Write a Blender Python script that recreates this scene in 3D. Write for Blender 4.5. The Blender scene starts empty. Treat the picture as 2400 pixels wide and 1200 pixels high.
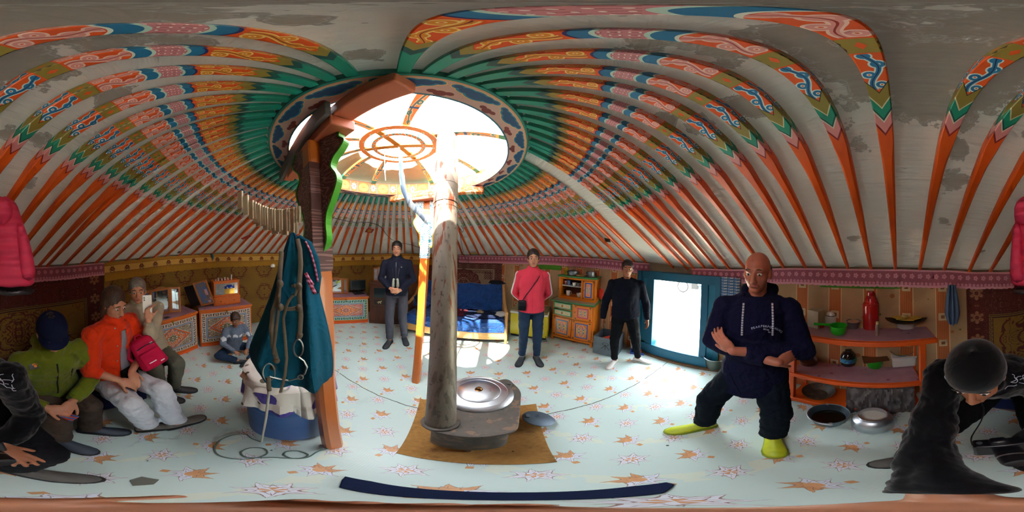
import bpy, bmesh, math, random
import numpy as np
from mathutils import Vector, Matrix, noise as mnoise
from mathutils.bvhtree import BVHTree
PI = math.pi; R_ = math.radians
random.seed(7)
SC = bpy.context.scene; COL = SC.collection

# ------------------------------------------------------------------ survey geometry
H = 1.6                       # camera height
T1, T2 = -0.0237, -0.0321     # the camera was held about two degrees off level
CX, CY = -0.7813, 0.9229      # centre of the tent
RW = 2.783                    # wall radius
RR = 0.8488                   # roof ring radius
ZT = 2.2774                   # underside of roof ring
TILT = Matrix.Rotation(T2, 3, 'Y') @ Matrix.Rotation(T1, 3, 'X')
def ray(px, py):
    a = (px-1200)*.15*PI/180; e = (600-py)*.15*PI/180
    return TILT @ Vector((math.sin(a)*math.cos(e), math.cos(a)*math.cos(e), math.sin(e)))
def G(px, py, z=0.0):         # point at height z seen in that direction
    d = ray(px, py); k = (z-H)/d.z
    return Vector((d.x*k, d.y*k, z))
def S(px, py, dist):          # point at that horizontal distance
    d = ray(px, py); s = dist/math.hypot(d.x, d.y)
    return Vector((d.x*s, d.y*s, H+d.z*s))
def wpt(px, py, rad=RW):      # point on a cylinder of that radius round the tent's centre
    d = ray(px, py); n = math.hypot(d.x, d.y); ux, uy = d.x/n, d.y/n
    b = ux*CX+uy*CY; s = b+math.sqrt(b*b-(CX*CX+CY*CY-rad*rad))
    return Vector((ux*s, uy*s, H+d.z/n*s))
def wth(px, py=620):
    p = wpt(px, py); return math.atan2(p.y-CY, p.x-CX) % (2*PI)
def pol(th, rad, z): return Vector((CX+math.cos(th)*rad, CY+math.sin(th)*rad, z))
_W = [(20,633),(150,627),(230,620),(300,613),(400,603),(500,598),(600,597),(780,600),(860,598),(960,597),(1100,601),(1180,602),(1300,604),(1400,609),(1517,620),(1600,632),(1680,634),(1900,633),(2000,635),(2100,636),(2200,638),(2300,642),(2360,642)]
_T = sorted((wth(x, y), wpt(x, y).z) for x, y in _W)
_T = [(_T[-1][0]-2*PI, _T[-1][1])]+_T+[(_T[0][0]+2*PI, _T[0][1])]
def wtop(th):
    th %= 2*PI
    for (a, za), (b, zb) in zip(_T, _T[1:]):
        if a <= th <= b:
            t = (th-a)/(b-a); t = t*t*(3-2*t); return za+(zb-za)*t
    return _T[0][1]

# ------------------------------------------------------------------ object helpers
def tag(o, label=None, cat=None, group=None, kind=None):
    if label: o['label'] = label
    if cat: o['category'] = cat
    if group: o['group'] = group
    if kind: o['kind'] = kind
    return o
MATS = {}
PM = {}                       # world matrices of parents
def emp(name, loc=(0,0,0), rz=0, label=None, cat=None, group=None, M=None):
    o = bpy.data.objects.new(name, None); COL.objects.link(o)
    o.empty_display_size = .05
    m = M or (Matrix.Translation(Vector(loc)) @ Matrix.Rotation(rz, 4, 'Z'))
    o.matrix_world = m; o.location = m.to_translation(); PM[o.name] = m.copy()
    return tag(o, label, cat, group)
def smoothed(me, ang=35):
    me.shade_smooth()
    try: me.set_sharp_from_angle(angle=R_(ang))
    except Exception: pass
def link(name, me, mat, parent=None, label=None):
    o = bpy.data.objects.new(name, me); COL.objects.link(o)
    if mat:
        for m in (mat if isinstance(mat, (list, tuple)) else [mat]): me.materials.append(m)
    if parent: o.parent = parent
    PM[o.name] = PM[parent.name].copy() if parent else Matrix()
    if label: o['label'] = label
    return o
class MB:
    """collects shapes; build() links them as ONE mesh object"""
    def __init__(s): s.v = []; s.f = []; s.uv = {}; s.mi = {}; s.cm = 0
    def add(s, vs, fs, uvs=None):
        n = len(s.v); s.v += [Vector(v) for v in vs]
        for k, f in enumerate(fs):
            i = len(s.f); s.f.append([n+j for j in f])
            if s.cm: s.mi[i] = s.cm
            if uvs: s.uv[i] = uvs[k]
        return s
    def box(s, c, d, M=None, rz=0, taper=1, uvside=False):
        """box centred at c, full size d"""
        x, y, z = d[0]/2, d[1]/2, d[2]/2; t = taper
        vs = [Vector(p) for p in ((-x,-y,-z),(x,-y,-z),(x,y,-z),(-x,y,-z),(-x*t,-y*t,z),(x*t,-y*t,z),(x*t,y*t,z),(-x*t,y*t,z))]
        m = (M.to_3x3() if M else Matrix.Rotation(rz, 3, 'Z')); c = Vector(c)
        fs = [(3,2,1,0),(4,5,6,7),(0,1,5,4),(1,2,6,5),(2,3,7,6),(3,0,4,7)]
        uq = [(0,0),(1,0),(1,1),(0,1)]
        return s.add([m @ v+c for v in vs], fs, [uq]*6)
    def ring_loft(s, rings, cap=True, closed=False):
        n = len(rings[0]); vs = [p for r in rings for p in r]; fs = []; m = len(rings)
        for i in range(m if closed else m-1):
            a, b = i*n, ((i+1) % m)*n
            for j in range(n):
                k = (j+1) % n; fs.append((a+j, a+k, b+k, b+j))
        if cap and not closed:
            fs.append(tuple(range(n))[::-1]); fs.append(tuple(range((m-1)*n, m*n)))
        return s.add(vs, fs)
    def tube(s, pts, r, n=8, closed=False, flat=1.0, cap=True):
        pts = [Vector(p) for p in pts]; m = len(pts)
        rs = r if isinstance(r, (list, tuple)) else [r]*m
        rings = []; up = None
        for i, p in enumerate(pts):
            a = pts[(i-1) % m] if (i or closed) else p; b = pts[(i+1) % m] if (i < m-1 or closed) else p
            t = (b-a).normalized()
            if t.length == 0: t = Vector((0,0,1))
            if up is None:
                up = Vector((0,0,1)) if abs(t.z) < .9 else Vector((0,1,0))
            u = (up-t*up.dot(t)).normalized(); w = t.cross(u); up = u
            rings.append([p+(u*math.cos(2*PI*j/n)+w*math.sin(2*PI*j/n)*flat)*rs[i] for j in range(n)])
        return s.ring_loft(rings, cap=cap, closed=closed)
    def lathe(s, prof, n=32, M=None, cap=False, arc=None):
        """prof = [(radius, z)...]"""
        M = M or Matrix(); rings = []
        for r_, z in prof:
            rings.append([M @ Vector((r_*math.cos(2*PI*j/n), r_*math.sin(2*PI*j/n), z)) for j in range(n)])
        return s.ring_loft(rings, cap=cap)
    def sph(s, c, r, n=14, m=9, M=None):
        r = (r, r, r) if isinstance(r, (int, float)) else r; c = Vector(c); M3 = M.to_3x3() if M else Matrix.Identity(3)
        vs = []; fs = []
        for i in range(1, m):
            a = PI*i/m
            for j in range(n):
                b = 2*PI*j/n; vs.append(c+M3 @ Vector((r[0]*math.sin(a)*math.cos(b), r[1]*math.sin(a)*math.sin(b), -r[2]*math.cos(a))))
        vs += [c+M3 @ Vector((0,0,-r[2])), c+M3 @ Vector((0,0,r[2]))]
        for i in range(m-2):
            for j in range(n):
                k = (j+1) % n; fs.append((i*n+j, i*n+k, (i+1)*n+k, (i+1)*n+j))
        b, t = len(vs)-2, len(vs)-1
        for j in range(n):
            k = (j+1) % n; fs.append((b, k, j)); fs.append((t, (m-2)*n+j, (m-2)*n+k))
        return s.add(vs, fs)
    def grid(s, fn, nu, nv, closed_u=False):
        """fn(u,v) in 0..1 -> point; carries uv"""
        vs = [fn(i/nu, j/nv) for j in range(nv+1) for i in range(nu+1)]; fs = []; uv = []
        for j in range(nv):
            for i in range(nu):
                a = j*(nu+1)+i; fs.append((a, a+1, a+nu+2, a+nu+1))
                uv.append([(i/nu,j/nv),((i+1)/nu,j/nv),((i+1)/nu,(j+1)/nv),(i/nu,(j+1)/nv)])
        return s.add(vs, fs, uv)
    def sheet(s, fn, nu, nv, th, nrm):
        """a sheet with thickness: fn(u,v), nrm(u,v) unit offset"""
        s.grid(fn, nu, nv)
        back = lambda u, v: fn(u, v)+nrm(u, v)*th
        n0 = len(s.f); s.grid(lambda u, v: back(1-u, v), nu, nv)
        edge = [(i/nu,0) for i in range(nu)]+[(1,j/nv) for j in range(nv)]+[(1-i/nu,1) for i in range(nu)]+[(0,1-j/nv) for j in range(nv)]
        ring = [fn(*e) for e in edge]+[back(*e) for e in edge]; m = len(edge)
        s.add(ring, [(j, j+m, (j+1) % m+m, (j+1) % m) for j in range(m)], [[edge[j]]*4 for j in range(m)])
        return s
    def prism(s, poly, z0, z1, M=None):
        """2D outline extruded"""
        M = M or Matrix(); n = len(poly)
        vs = [M @ Vector((x, y, z0)) for x, y in poly]+[M @ Vector((x, y, z1)) for x, y in poly]
        fs = [tuple(range(n))[::-1], tuple(range(n, 2*n))]+[(j, (j+1) % n, (j+1) % n+n, j+n) for j in range(n)]
        return s.add(vs, fs)
    def build(s, name, mat, parent=None, world=False, bev=0, sub=0, ang=35, label=None, recalc=True, seg=2):
        me = bpy.data.meshes.new(name)
        vs = s.v
        if world and parent: inv = PM[parent.name].inverted(); vs = [inv @ v for v in s.v]
        me.from_pydata([tuple(v) for v in vs], [], s.f)
        if s.uv:
            ul = me.uv_layers.new(name='UVMap')
            for p in me.polygons:
                q = s.uv.get(p.index)
                if q:
                    for li, c in zip(p.loop_indices, q): ul.data[li].uv = c
        for i, m_ in s.mi.items(): me.polygons[i].material_index = m_
        if recalc:
            bm = bmesh.new(); bm.from_mesh(me); bmesh.ops.recalc_face_normals(bm, faces=bm.faces); bm.to_mesh(me); bm.free()
        smoothed(me, ang)
        o = link(name, me, mat, parent, label)
        if bev:
            b = o.modifiers.new('bevel', 'BEVEL'); b.width = bev; b.segments = seg; b.limit_method = 'ANGLE'; b.angle_limit = R_(40)
        if sub:
            b = o.modifiers.new('sub', 'SUBSURF'); b.levels = b.render_levels = sub
        return o
def frame(p, fwd, up=(0,0,1)):
    """matrix with +y along fwd"""
    f = Vector(fwd).normalized(); u = Vector(up); x = f.cross(u).normalized(); z = x.cross(f)
    m = Matrix((x, f, z)).transposed().to_4x4(); m.translation = Vector(p); return m
def axis(p, a, b=None):
    """matrix with +z along a"""
    z = Vector(a).normalized(); t = Vector(b) if b else (Vector((0,0,1)) if abs(z.z) < .9 else Vector((0,1,0)))
    x = t.cross(z).normalized(); y = z.cross(x); m = Matrix((x, y, z)).transposed().to_4x4(); m.translation = Vector(p); return m
def copy_tree(o, parent=None):
    c = o.copy(); COL.objects.link(c); c.parent = parent
    if o.name in PM: PM[c.name] = PM[o.name].copy()
    for ch in [x for x in bpy.data.objects if x.parent == o]: copy_tree(ch, c)
    return c

# ------------------------------------------------------------------ material helpers
def hx(h):
    if not isinstance(h, str): return tuple(h)[:3]
    h = h.lstrip('#'); o = []
    for i in (0, 2, 4):
        c = int(h[i:i+2], 16)/255; o.append(c/12.92 if c <= .04045 else ((c+.055)/1.055)**2.4)
    return tuple(o)
NT = None
class V:
    def __init__(s, k): s.k = k
    def __add__(a, b): return mt('ADD', a, b)
    __radd__ = __add__
    def __sub__(a, b): return mt('SUBTRACT', a, b)
    def __rsub__(a, b): return mt('SUBTRACT', b, a)
    def __mul__(a, b): return mt('MULTIPLY', a, b)
    __rmul__ = __mul__
    def __truediv__(a, b): return mt('DIVIDE', a, b)
    def __rtruediv__(a, b): return mt('DIVIDE', b, a)
    def __neg__(a): return mt('MULTIPLY', a, -1)
def put(inp, x):
    if isinstance(x, V): NT.links.new(x.k, inp)
    elif isinstance(x, str): inp.default_value = hx(x)+(1,)
    elif isinstance(x, (tuple, list)):
        x = tuple(x); inp.default_value = x+(1,) if (inp.type == 'RGBA' and len(x) == 3) else x
    else: inp.default_value = x
def mt(op, a, b=None, c=None):
    n = NT.nodes.new('ShaderNodeMath'); n.operation = op
    for i, x in enumerate((a, b, c)):
        if x is not None: put(n.inputs[i], x)
    return V(n.outputs[0])
def sin(a): return mt('SINE', a)
def cos(a): return mt('COSINE', a)
def ab(a): return mt('ABSOLUTE', a)
def fr(a): return mt('FRACT', a)
def fl(a): return mt('FLOOR', a)
def mn(a, b): return mt('MINIMUM', a, b)
def mx(a, b): return mt('MAXIMUM', a, b)
def lt(a, b): return mt('LESS_THAN', a, b)
def gt(a, b): return mt('GREATER_THAN', a, b)
def sq(a): return mt('SQRT', a)
def pw(a, b): return mt('POWER', a, b)
def md(a, b): return mt('FLOORED_MODULO', a, b)
def atan2(a, b): return mt('ARCTAN2', a, b)
def inb(x, a, b): return gt(x, a)*lt(x, b)
def hyp(a, b): return sq(a*a+b*b)
def sm(x, a, b, lo=0.0, hi=1.0):
    n = NT.nodes.new('ShaderNodeMapRange'); n.interpolation_type = 'SMOOTHSTEP'
    put(n.inputs[0], x); n.inputs[1].default_value = a; n.inputs[2].default_value = b; n.inputs[3].default_value = lo; n.inputs[4].default_value = hi
    return V(n.outputs[0])
def mix(f, a, b, mode='MIX'):
    n = NT.nodes.new('ShaderNodeMix'); n.data_type = 'RGBA'; n.blend_type = mode
    put(n.inputs[0], f); put(n.inputs[6], a); put(n.inputs[7], b); return V(n.outputs[2])
def coord(k='Object'):
    n = NT.nodes.new('ShaderNodeTexCoord'); return V(n.outputs[k])
def sep(v):
    n = NT.nodes.new('ShaderNodeSeparateXYZ'); put(n.inputs[0], v); return [V(o) for o in n.outputs]
def comb(x=0.0, y=0.0, z=0.0):
    n = NT.nodes.new('ShaderNodeCombineXYZ'); put(n.inputs[0], x); put(n.inputs[1], y); put(n.inputs[2], z); return V(n.outputs[0])
def noi(v, s=5., d=2., rough=.5, dist=0.):
    n = NT.nodes.new('ShaderNodeTexNoise'); put(n.inputs['Vector'], v); n.inputs['Scale'].default_value = s
    n.inputs['Detail'].default_value = d; n.inputs['Roughness'].default_value = rough; n.inputs['Distortion'].default_value = dist
    return V(n.outputs['Fac'])
def vor(v, s=5., f='F1'):
    n = NT.nodes.new('ShaderNodeTexVoronoi'); n.feature = f; put(n.inputs['Vector'], v); n.inputs['Scale'].default_value = s
    return V(n.outputs['Distance'])
def mat(name, fn, rough=.6, metal=0., bump=None, bstr=.4, bd=.002, spec=.5, trans=0., sheen=0., alpha=None, emit=None, estr=0., coat=0.):
    """fn: colour or a function returning a colour socket (bump: a function returning a height)"""
    global NT
    m = bpy.data.materials.new(name); m.use_nodes = True; NT = m.node_tree; NT.nodes.clear()
    out = NT.nodes.new('ShaderNodeOutputMaterial'); b = NT.nodes.new('ShaderNodeBsdfPrincipled')
    NT.links.new(b.outputs[0], out.inputs[0])
    put(b.inputs['Base Color'], fn() if callable(fn) else hx(fn))
    put(b.inputs['Roughness'], rough() if callable(rough) else rough); put(b.inputs['Metallic'], metal)
    b.inputs['Specular IOR Level'].default_value = spec; b.inputs['Transmission Weight'].default_value = trans
    b.inputs['Sheen Weight'].default_value = sheen; b.inputs['Coat Weight'].default_value = coat
    if emit: put(b.inputs['Emission Color'], hx(emit)); b.inputs['Emission Strength'].default_value = estr
    if alpha is not None: put(b.inputs['Alpha'], alpha() if callable(alpha) else alpha)
    if bump:
        n = NT.nodes.new('ShaderNodeBump'); n.inputs['Strength'].default_value = bstr; n.inputs['Distance'].default_value = bd
        put(n.inputs['Height'], bump()); NT.links.new(n.outputs[0], b.inputs['Normal'])
    MATS[name] = m; return m
def cloth(name, col, var=.25, sc=6., rough=.9, bs=.35, sheen=.0, bd=.01):
    c = hx(col)
    def f():
        o = coord(); return mix(noi(o, sc, 3), tuple(x*(1-var) for x in c), tuple(min(1, x*(1+var)) for x in c))
    def bp():
        n = noi(coord(), 5.5, 2, .5, 1.1); q = noi(coord(), 13, 2, .5, .8); return pw(1-ab(n*2-1), 2.)*.8+pw(1-ab(q*2-1), 2.)*.22+noi(coord(), sc*2, 2)*.4+noi(coord(), 400, 1)*.02
    return mat(name, f, rough, bump=bp, bstr=bs*1.15, bd=bd, spec=.12, sheen=sheen)
def wood(name, a, b, sc=1., rough=.5, ax='z', coat=0.):
    def f():
        x, y, z = sep(coord()); k = {'x': (1,12,12), 'y': (12,1,12), 'z': (12,12,1)}[ax]
        return mix(noi(comb(x*k[0]*sc, y*k[1]*sc, z*k[2]*sc), 3., 4, .6, .6), a, b)
    return mat(name, f, rough, coat=coat, bump=lambda: noi(coord(), 60, 2), bstr=.1)
def painted(name, col, wear='#8a5a35', rough=.45, amt=.62):
    def f():
        n = noi(coord(), 9, 5, .7); c = mix(noi(coord(), 3, 2), tuple(v*.86 for v in hx(col)), hx(col))
        return mix(sm(n, amt, amt+.05), c, wear)
    return mat(name, f, rough, bump=lambda: noi(coord(), 30, 3), bstr=.12)
def metalm(name, col, rough=.35, var=.25, sc=8.):
    c = hx(col)
    return mat(name, lambda: mix(noi(coord(), sc, 4, .6), tuple(v*(1-var) for v in c), c), lambda: noi(coord(), sc, 3)*.3+(rough-.12), 1.0, bump=lambda: noi(coord(), sc*2, 3), bstr=.08)
SKY, SUN, EXPO = 6.5, 15.0, 1.46
# ------------------------------------------------------------------ pattern pieces
def fili(x, y, s=10., w=.16, seed=0., k=3.2):
    """mirrored arabesque lines: 1 on a line"""
    n = noi(comb(ab(x)+seed, ab(y)+seed*1.7, seed), s, 1, .4, .8)
    return lt(ab(fr(n*k*2)-.5), w)
def keyline(a, t):
    """greek key: a runs along, t in 0..1 across"""
    c = fr(a); r = mx(gt(t, .86), lt(t, .14))
    r = mx(r, inb(c, .0, .16)); r = mx(r, inb(c, .36, .5)*gt(t, .3)); r = mx(r, inb(c, .36, .84)*inb(t, .3, .44)); r = mx(r, inb(c, .7, .84)*inb(t, .3, .66))
    return r
def curls(a, u, pts, rad):
    """little spirals at pts (a0,u0)"""
    f = None; o = None
    for a0, u0, r0 in pts:
        d = hyp(a-a0, u-u0); k = inb(d, r0*.42, r0); e = mx(inb(d, r0, r0*1.3), inb(d, r0*.2, r0*.42))
        f = k if f is None else mx(f, k); o = e if o is None else mx(o, e)
    return f, o
def scrollc(bg, a, u, L, fg, line, lead):
    """scroll of length L (in half widths) with edge line; returns colour"""
    c = sin(a*(2*PI/L)*1.15+.4)*.42; d = ab(u-c)
    f, o = curls(a, u, [(L*.16, -.38, .5), (L*.42, .42, .5), (L*.68, -.42, .52), (L*.9, .25, .42)], 1)
    m = mx(f, lt(d, .2)); e = mx(o, lt(d, .34)); ins = inb(a, .25, L-.3)
    col = mix(e*ins, bg, line); col = mix(m*ins, col, fg); return mix(lt(d, .05)*ins, col, lead)

def pole_colour():
    u, v, _ = sep(coord('UV')); u = (u-.5)*2
    w = v-ab(u)*.018; OR = '#ec6a10'
    wear = noi(coord(), 14, 4, .7)
    c = mix(noi(coord(), 8, 2), '#d24a08', '#f0640f'); c = mix(sm(wear, .66, .7)*lt(w, .6), c, '#a8703a')
    def band(c, a, b, col): return mix(inb(w, a, b), c, col)
    c = band(c, .612, .617, '#8c1c20'); c = band(c, .617, .634, '#d98a86'); c = band(c, .634, .637, '#d9d0b8'); c = band(c, .637, .641, '#0c4a40')
    c = band(c, .641, .656, '#0f8a6c'); c = band(c, .656, .659, '#cfc9a0'); c = band(c, .659, .680, '#8d7c2c'); c = band(c, .680, .682, '#3a2410')
    L = 6.2
    blue = scrollc('#e8590c', (v-.684)*(1/.058)*L, u, L, '#1f78a8', '#d6e4dc', '#12305a')
    c = mix(inb(w, .682, .702)*inb(v, .6, .742), c, blue); c = mix(inb(w, .70, .9)*lt(v, .742), c, blue)
    g = mix(lt(ab(u)+ab(v-.752)*60, .34), '#97832f', '#e8590c')
    lobes = ab(sin(v*(PI/.009)))*.12+.86
    c = mix(inb(v, .741, .763), c, mix(gt(ab(u), lobes), g, '#3a2410'))
    pink = scrollc('#e2540f', (v-.763)*(1/.048)*5.2, u, 5.2, '#e0958a', '#f0c8b8', '#9c2a20')
    c = mix(inb(v, .763, .811), c, pink)
    z = v+ab(u)*ab(u)*.004
    c = mix(inb(z, .809, .811), c, '#d8e0d0'); c = mix(inb(z, .811, .821), c, '#12709a'); c = mix(inb(z, .821, .8235), c, '#b8d8c8')
    dots = lt(hyp(fr(v*260)-.5, fr(u*1.5)-.5), .16); dash = lt(ab(fr(u*2)-.5), .06)*gt(fr(v*130+.3), .4)
    c = mix(inb(z, .8235, .842), c, mix(dots, mix(dash, '#cc8488', '#6a2028'), '#f6e6da'))
    c = mix(inb(z, .842, .8445), c, '#b8d8c8'); c = mix(inb(z, .8445, .853), c, '#12709a'); c = mix(inb(z, .853, .855), c, '#20205a')
    och = scrollc('#e2540f', (v-.855)*(1/.058)*6.2, u, 6.2, '#e08a1c', '#f4cf78', '#8a2a10')
    c = mix(inb(v, .855, .915), c, och)
    q = v+ab(u)*.012
    c = mix(gt(q, .915), c, '#968338'); c = mix(gt(q, .931), c, '#0d4f4c'); c = mix(gt(q, .944), c, '#189078')
    return c
mPOLE = mat('painted_roof_pole', pole_colour, .42, bump=lambda: noi(coord(), 40, 3), bstr=.12, bd=.002)
mORANGE = painted('orange_paint', '#dc6e1a', '#8a4a20', .42, .68)
mREDOR = painted('red_orange_paint', '#e85c12', '#7a3018', .42, .72)

# ------------------------------------------------------------------ floor
def motif(a, b, kind):
    wob = (noi(comb(a, b, kind*3.), 9, 2)-.5)*.10; r = hyp(a*.9, b*1.08)+wob*.5; th = atan2(b, a)+wob*4
    r1 = .245-pw(ab(sin(th*3.5+kind)), .55)*.125; r2 = .165-pw(ab(sin(th*4+1.1)), .6)*.09
    lines = mx(lt(ab(r-r1), .0065), lt(ab(r-r2), .0055)*gt(r, .03)); lines = mx(lines, lt(ab(sin(th*3.5+kind)), .06)*inb(r, .09, .16))
    return r, r1, r2, lines*lt(r, .24)
def floor_colour():
    x, y, z = sep(coord()); ca, sa = math.cos(.1145), math.sin(.1145)
    p = x*ca+y*sa; q = y*ca-x*sa; n = noi(coord(), 1.6, 3); sw = noi(coord(), 7, 3)
    seam = (sw-.5)*.03+.985; far = gt(q, seam)
    P = (p-.6043+far*(.6043-.4186))/.308; Q = (q-.773+far*(.773-1.0843))/.308
    base = mix(n, '#b9d2cc', '#d2e4de'); base = mix(lt(ab(fr(P*.5+Q*.5)-.5), .1)*gt(noi(comb(P, Q), 3, 2), .5)*.35, base, '#e6e3bf')
    a = fr(P+.5)-.5; b = fr(Q+.5)-.5; r, r1, r2, ln = motif(a, b, 0)
    org = mix(noi(coord(), 30, 2), '#c98850', '#dcae80')
    c = mix(lt(r, r1), base, '#d9e2ee'); c = mix(lt(r, r1)*gt(b-a*.25, .015), c, org); c = mix(lt(r, .06), c, org)
    c = mix(ln*.85, c, '#8c6a5a'); c = mix(lt(mx(ab(a+.02), ab(b+.225)), .038), c, '#cc9866')
    a = fr(P)-.5; b = fr(Q)-.5; r, r1, r2, ln = motif(a, b, 1)
    c = mix(lt(r, r1), c, '#dde2ea'); c = mix(lt(r, .07)*gt(sin(atan2(b, a)*5), -.2), c, '#d0986c'); c = mix(ln*.85, c, '#84584c')
    c = mix(sm(noi(coord(), 2.3, 5, .65), .6, .75)*.25, c, '#8f8f80')
    d = ab(q-seam); c = mix(lt(d, .004)*gt(noi(coord(), 5, 3), .36), c, '#4a4438')
    c = mix(gt(vor(coord(), 3.1), 0.0)*lt(vor(coord(), 3.1), .028), c, '#3a362c')
    return c
mFLOOR = mat('flowered_linoleum', floor_colour, lambda: noi(coord(), 4, 3)*.3+.3, bump=lambda: noi(coord(), 5, 3)*1.0+sin(sep(coord())[0]*500+sep(coord())[1]*300)*.03*gt(noi(coord(), 6, 1), .5), bstr=.3, bd=.012)
b = MB(); N = 96
ring = [pol(2*PI*i/N, RW+.02, 0) for i in range(N)]
nr = 14; vs = [Vector((CX, CY, 0))]; fs = []
def fz(x, y):
    return (mnoise.noise(Vector((x*1.7, y*1.7, 3)))+.5*mnoise.noise(Vector((x*4, y*4, 1))))*.006-.006
for k in range(1, nr+1):
    for i in range(N):
        p = pol(2*PI*i/N, (RW+.02)*k/nr, 0); p.z = 0.0; vs.append(p)
for i in range(N):
    fs.append((0, 1+i, 1+(i+1) % N))
    for k in range(nr-1):
        a = 1+k*N; c_ = a+N; fs.append((a+i, c_+i, c_+(i+1) % N, a+(i+1) % N))
b.add(vs, fs); n0 = len(b.v)
b.add([pol(2*PI*i/N, RW+.02, -.06) for i in range(N)]+[pol(2*PI*i/N, RW+.02, 0) for i in range(N)], [(i, (i+1) % N, (i+1) % N+N, i+N) for i in range(N)])
tag(b.build('floor', mFLOOR), kind='structure')

# ------------------------------------------------------------------ wall shell, with the doorway left open
DL, DR = wth(1497), wth(1694)           # door span (angle falls as x grows)
def wall_arc(name, th0, th1, rad, z0, ztop, th, m, n=None):
    """th0 > th1; z0, ztop functions or numbers; closed sheet"""
    n = n or max(6, int((th0-th1)*24)); zt = ztop if callable(ztop) else (lambda a: ztop)
    def f(u, v):
        a = th0+(th1-th0)*u; return pol(a, rad, z0+(zt(a)-z0)*v)
    b = MB(); b.sheet(f, n, 4, th, lambda u, v: Vector((math.cos(th0+(th1-th0)*u), math.sin(th0+(th1-th0)*u), 0)))
    return b
mWALL = cloth('wall_felt', '#9a8f78', .12, 4)
tag(wall_arc('w', DR+2*PI if DR < DL else DR, DL, RW+.03, -.02, lambda a: wtop(a)+.062, .05, mWALL, 120).build('wall_round', mWALL), kind='structure')

# ------------------------------------------------------------------ roof felt
def roofhit(px, py, lift=.045):
    d = ray(px, py); o = Vector((0, 0, H)); s = .1
    while s < 6:
        p = o+d*s; q = p-Vector((CX, CY, 0)); rho = math.hypot(q.x, q.y); hw = wtop(math.atan2(q.y, q.x))
        if p.z > hw+(RW-rho)/(RW-RR)*(ZT-hw)+lift: break
        s += .004
    return p
STAINS = [(2200,165,.16,1.),(2260,230,.1,.9),(2170,200,.09,.9),(2215,240,.07,.8),(110,55,.1,.8),(210,42,.09,.6),(25,155,.09,.9),(235,100,.05,.8),(700,48,.03,.7),(860,130,.045,.7),(265,235,.05,.8),(1560,105,.06,.7),(1700,125,.06,.7),(1850,85,.05,.7),(1740,250,.06,.6),(2235,350,.05,.8),(2245,430,.06,.8),(70,430,.05,.7),(30,320,.05,.7),(100,330,.04,.6),(2330,185,.07,.8),(1630,290,.07,.5),(1560,280,.06,.5),(2030,200,.06,.6),(2020,340,.05,.5),(2300,590,.05,.5),(2000,560,.06,.4),(2210,520,.05,.5),(450,105,.05,.6),(380,95,.05,.5)]
def roof_colour():
    o = coord(); x, y, z = sep(o); c = mix(noi(o, 2.2, 4, .6), '#b9b5aa', '#d6d4cc')
    n = noi(o, 7, 5, .65, .6); n2 = noi(o, 26, 4, .6)
    best = None
    for px, py, r, k in STAINS:
        p = roofhit(px, py); d = hyp(x-p.x, y-p.y)/(r*1.25)+(n-.5)*2.4+(n2-.5)*.9
        d = d+(1-k)*.6; best = d if best is None else mn(best, d)
    c = mix(sm(best, .62, .9, 1, 0)*.82, c, mix(n2, '#5a4636', '#7d6a52')); c = mix(inb(best, .74, .84)*.55, c, '#4a382a')
    return c
def roof_bump():
    x, y, z = sep(coord()); x = x-CX; y = y-CY; r = hyp(x, y); t = atan2(y, x)
    return noi(comb(r*22, t*2.2, 0.0), 2.2, 3, .6)+noi(coord(), 3, 2)*.6
mROOF = mat('roof_canvas', roof_colour, .95, bump=roof_bump, bstr=.55, bd=.012, spec=.2)
ROOFR = RR-.004
def roofp(th, t, lift):
    hw = wtop(th); rad = RW+.03+(ROOFR-RW-.03)*t
    z = hw+(RW-rad)/(RW-RR)*(ZT-hw)+lift
    z += mnoise.noise(Vector((math.cos(th)*6, math.sin(th)*6, t*5)))*.008*math.sin(PI*min(1, max(0, t)))
    return pol(th, rad, z)
b = MB(); nth = 180; nt = 12
fs = []; 
for lift in (.05, .075):
    n0 = len(b.v); vs = [roofp(2*PI*i/nth, k/nt, lift) for k in range(nt+1) for i in range(nth)]
    b.add(vs, [(k*nth+i, k*nth+(i+1) % nth, (k+1)*nth+(i+1) % nth, (k+1)*nth+i) for k in range(nt) for i in range(nth)])
tag(b.build('ceiling', mROOF), kind='structure')

# ------------------------------------------------------------------ roof poles: (angle at wall, angle at ring)
_base = [(x,) for x in []]
_bx = [87,107,147,187,222,257,295,325,360,388,418,447,470,497,521,545,567,587,606,627,645,752,770,792,812,832,852,872,890,968,987,1085,1103,1124,1142,1166,1185,1210,1295,1318,1340,1365,1388,1413,1437,1517,1578,1612,1629,1655,1682,1713,1890,1936,1989,2042,2099,2155,2212,2269,2319,2367]
_ba = [math.degrees(wth(x, 620)) for x in _bx]+[285.3,281.2,186.2,181.8,177.4,173.0,135,130.8,126.5,114,109.8,105.6,101.4,67.3,63.2,59,25,20.8,346,341.3,336.5]
_kn = [(0,354.0-360+0.0),(3,357.0-360),(7.7,1.5),(16.6,13.5),(29.4,28),(45,45),(277,277),(289.5,288.3),(294,292.2),(298.4,296.1),(303.4,299.7),(308.3,303.3),(313,310.6),(317.9,314.1),(322.5,317.8),(327.3,320.9),(331.6,323.9),(336.5,327.7),(341.3,331.5),(346,336.1),(350.3,340.4),(354,344.8),(357.4,349.4),(360,354)]
def ringang(a):
    a %= 360
    for (p, q), (r, s) in zip(_kn, _kn[1:]):
        if p <= a <= r: return q+(s-q)*(a-p)/(r-p)
    return a
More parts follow.
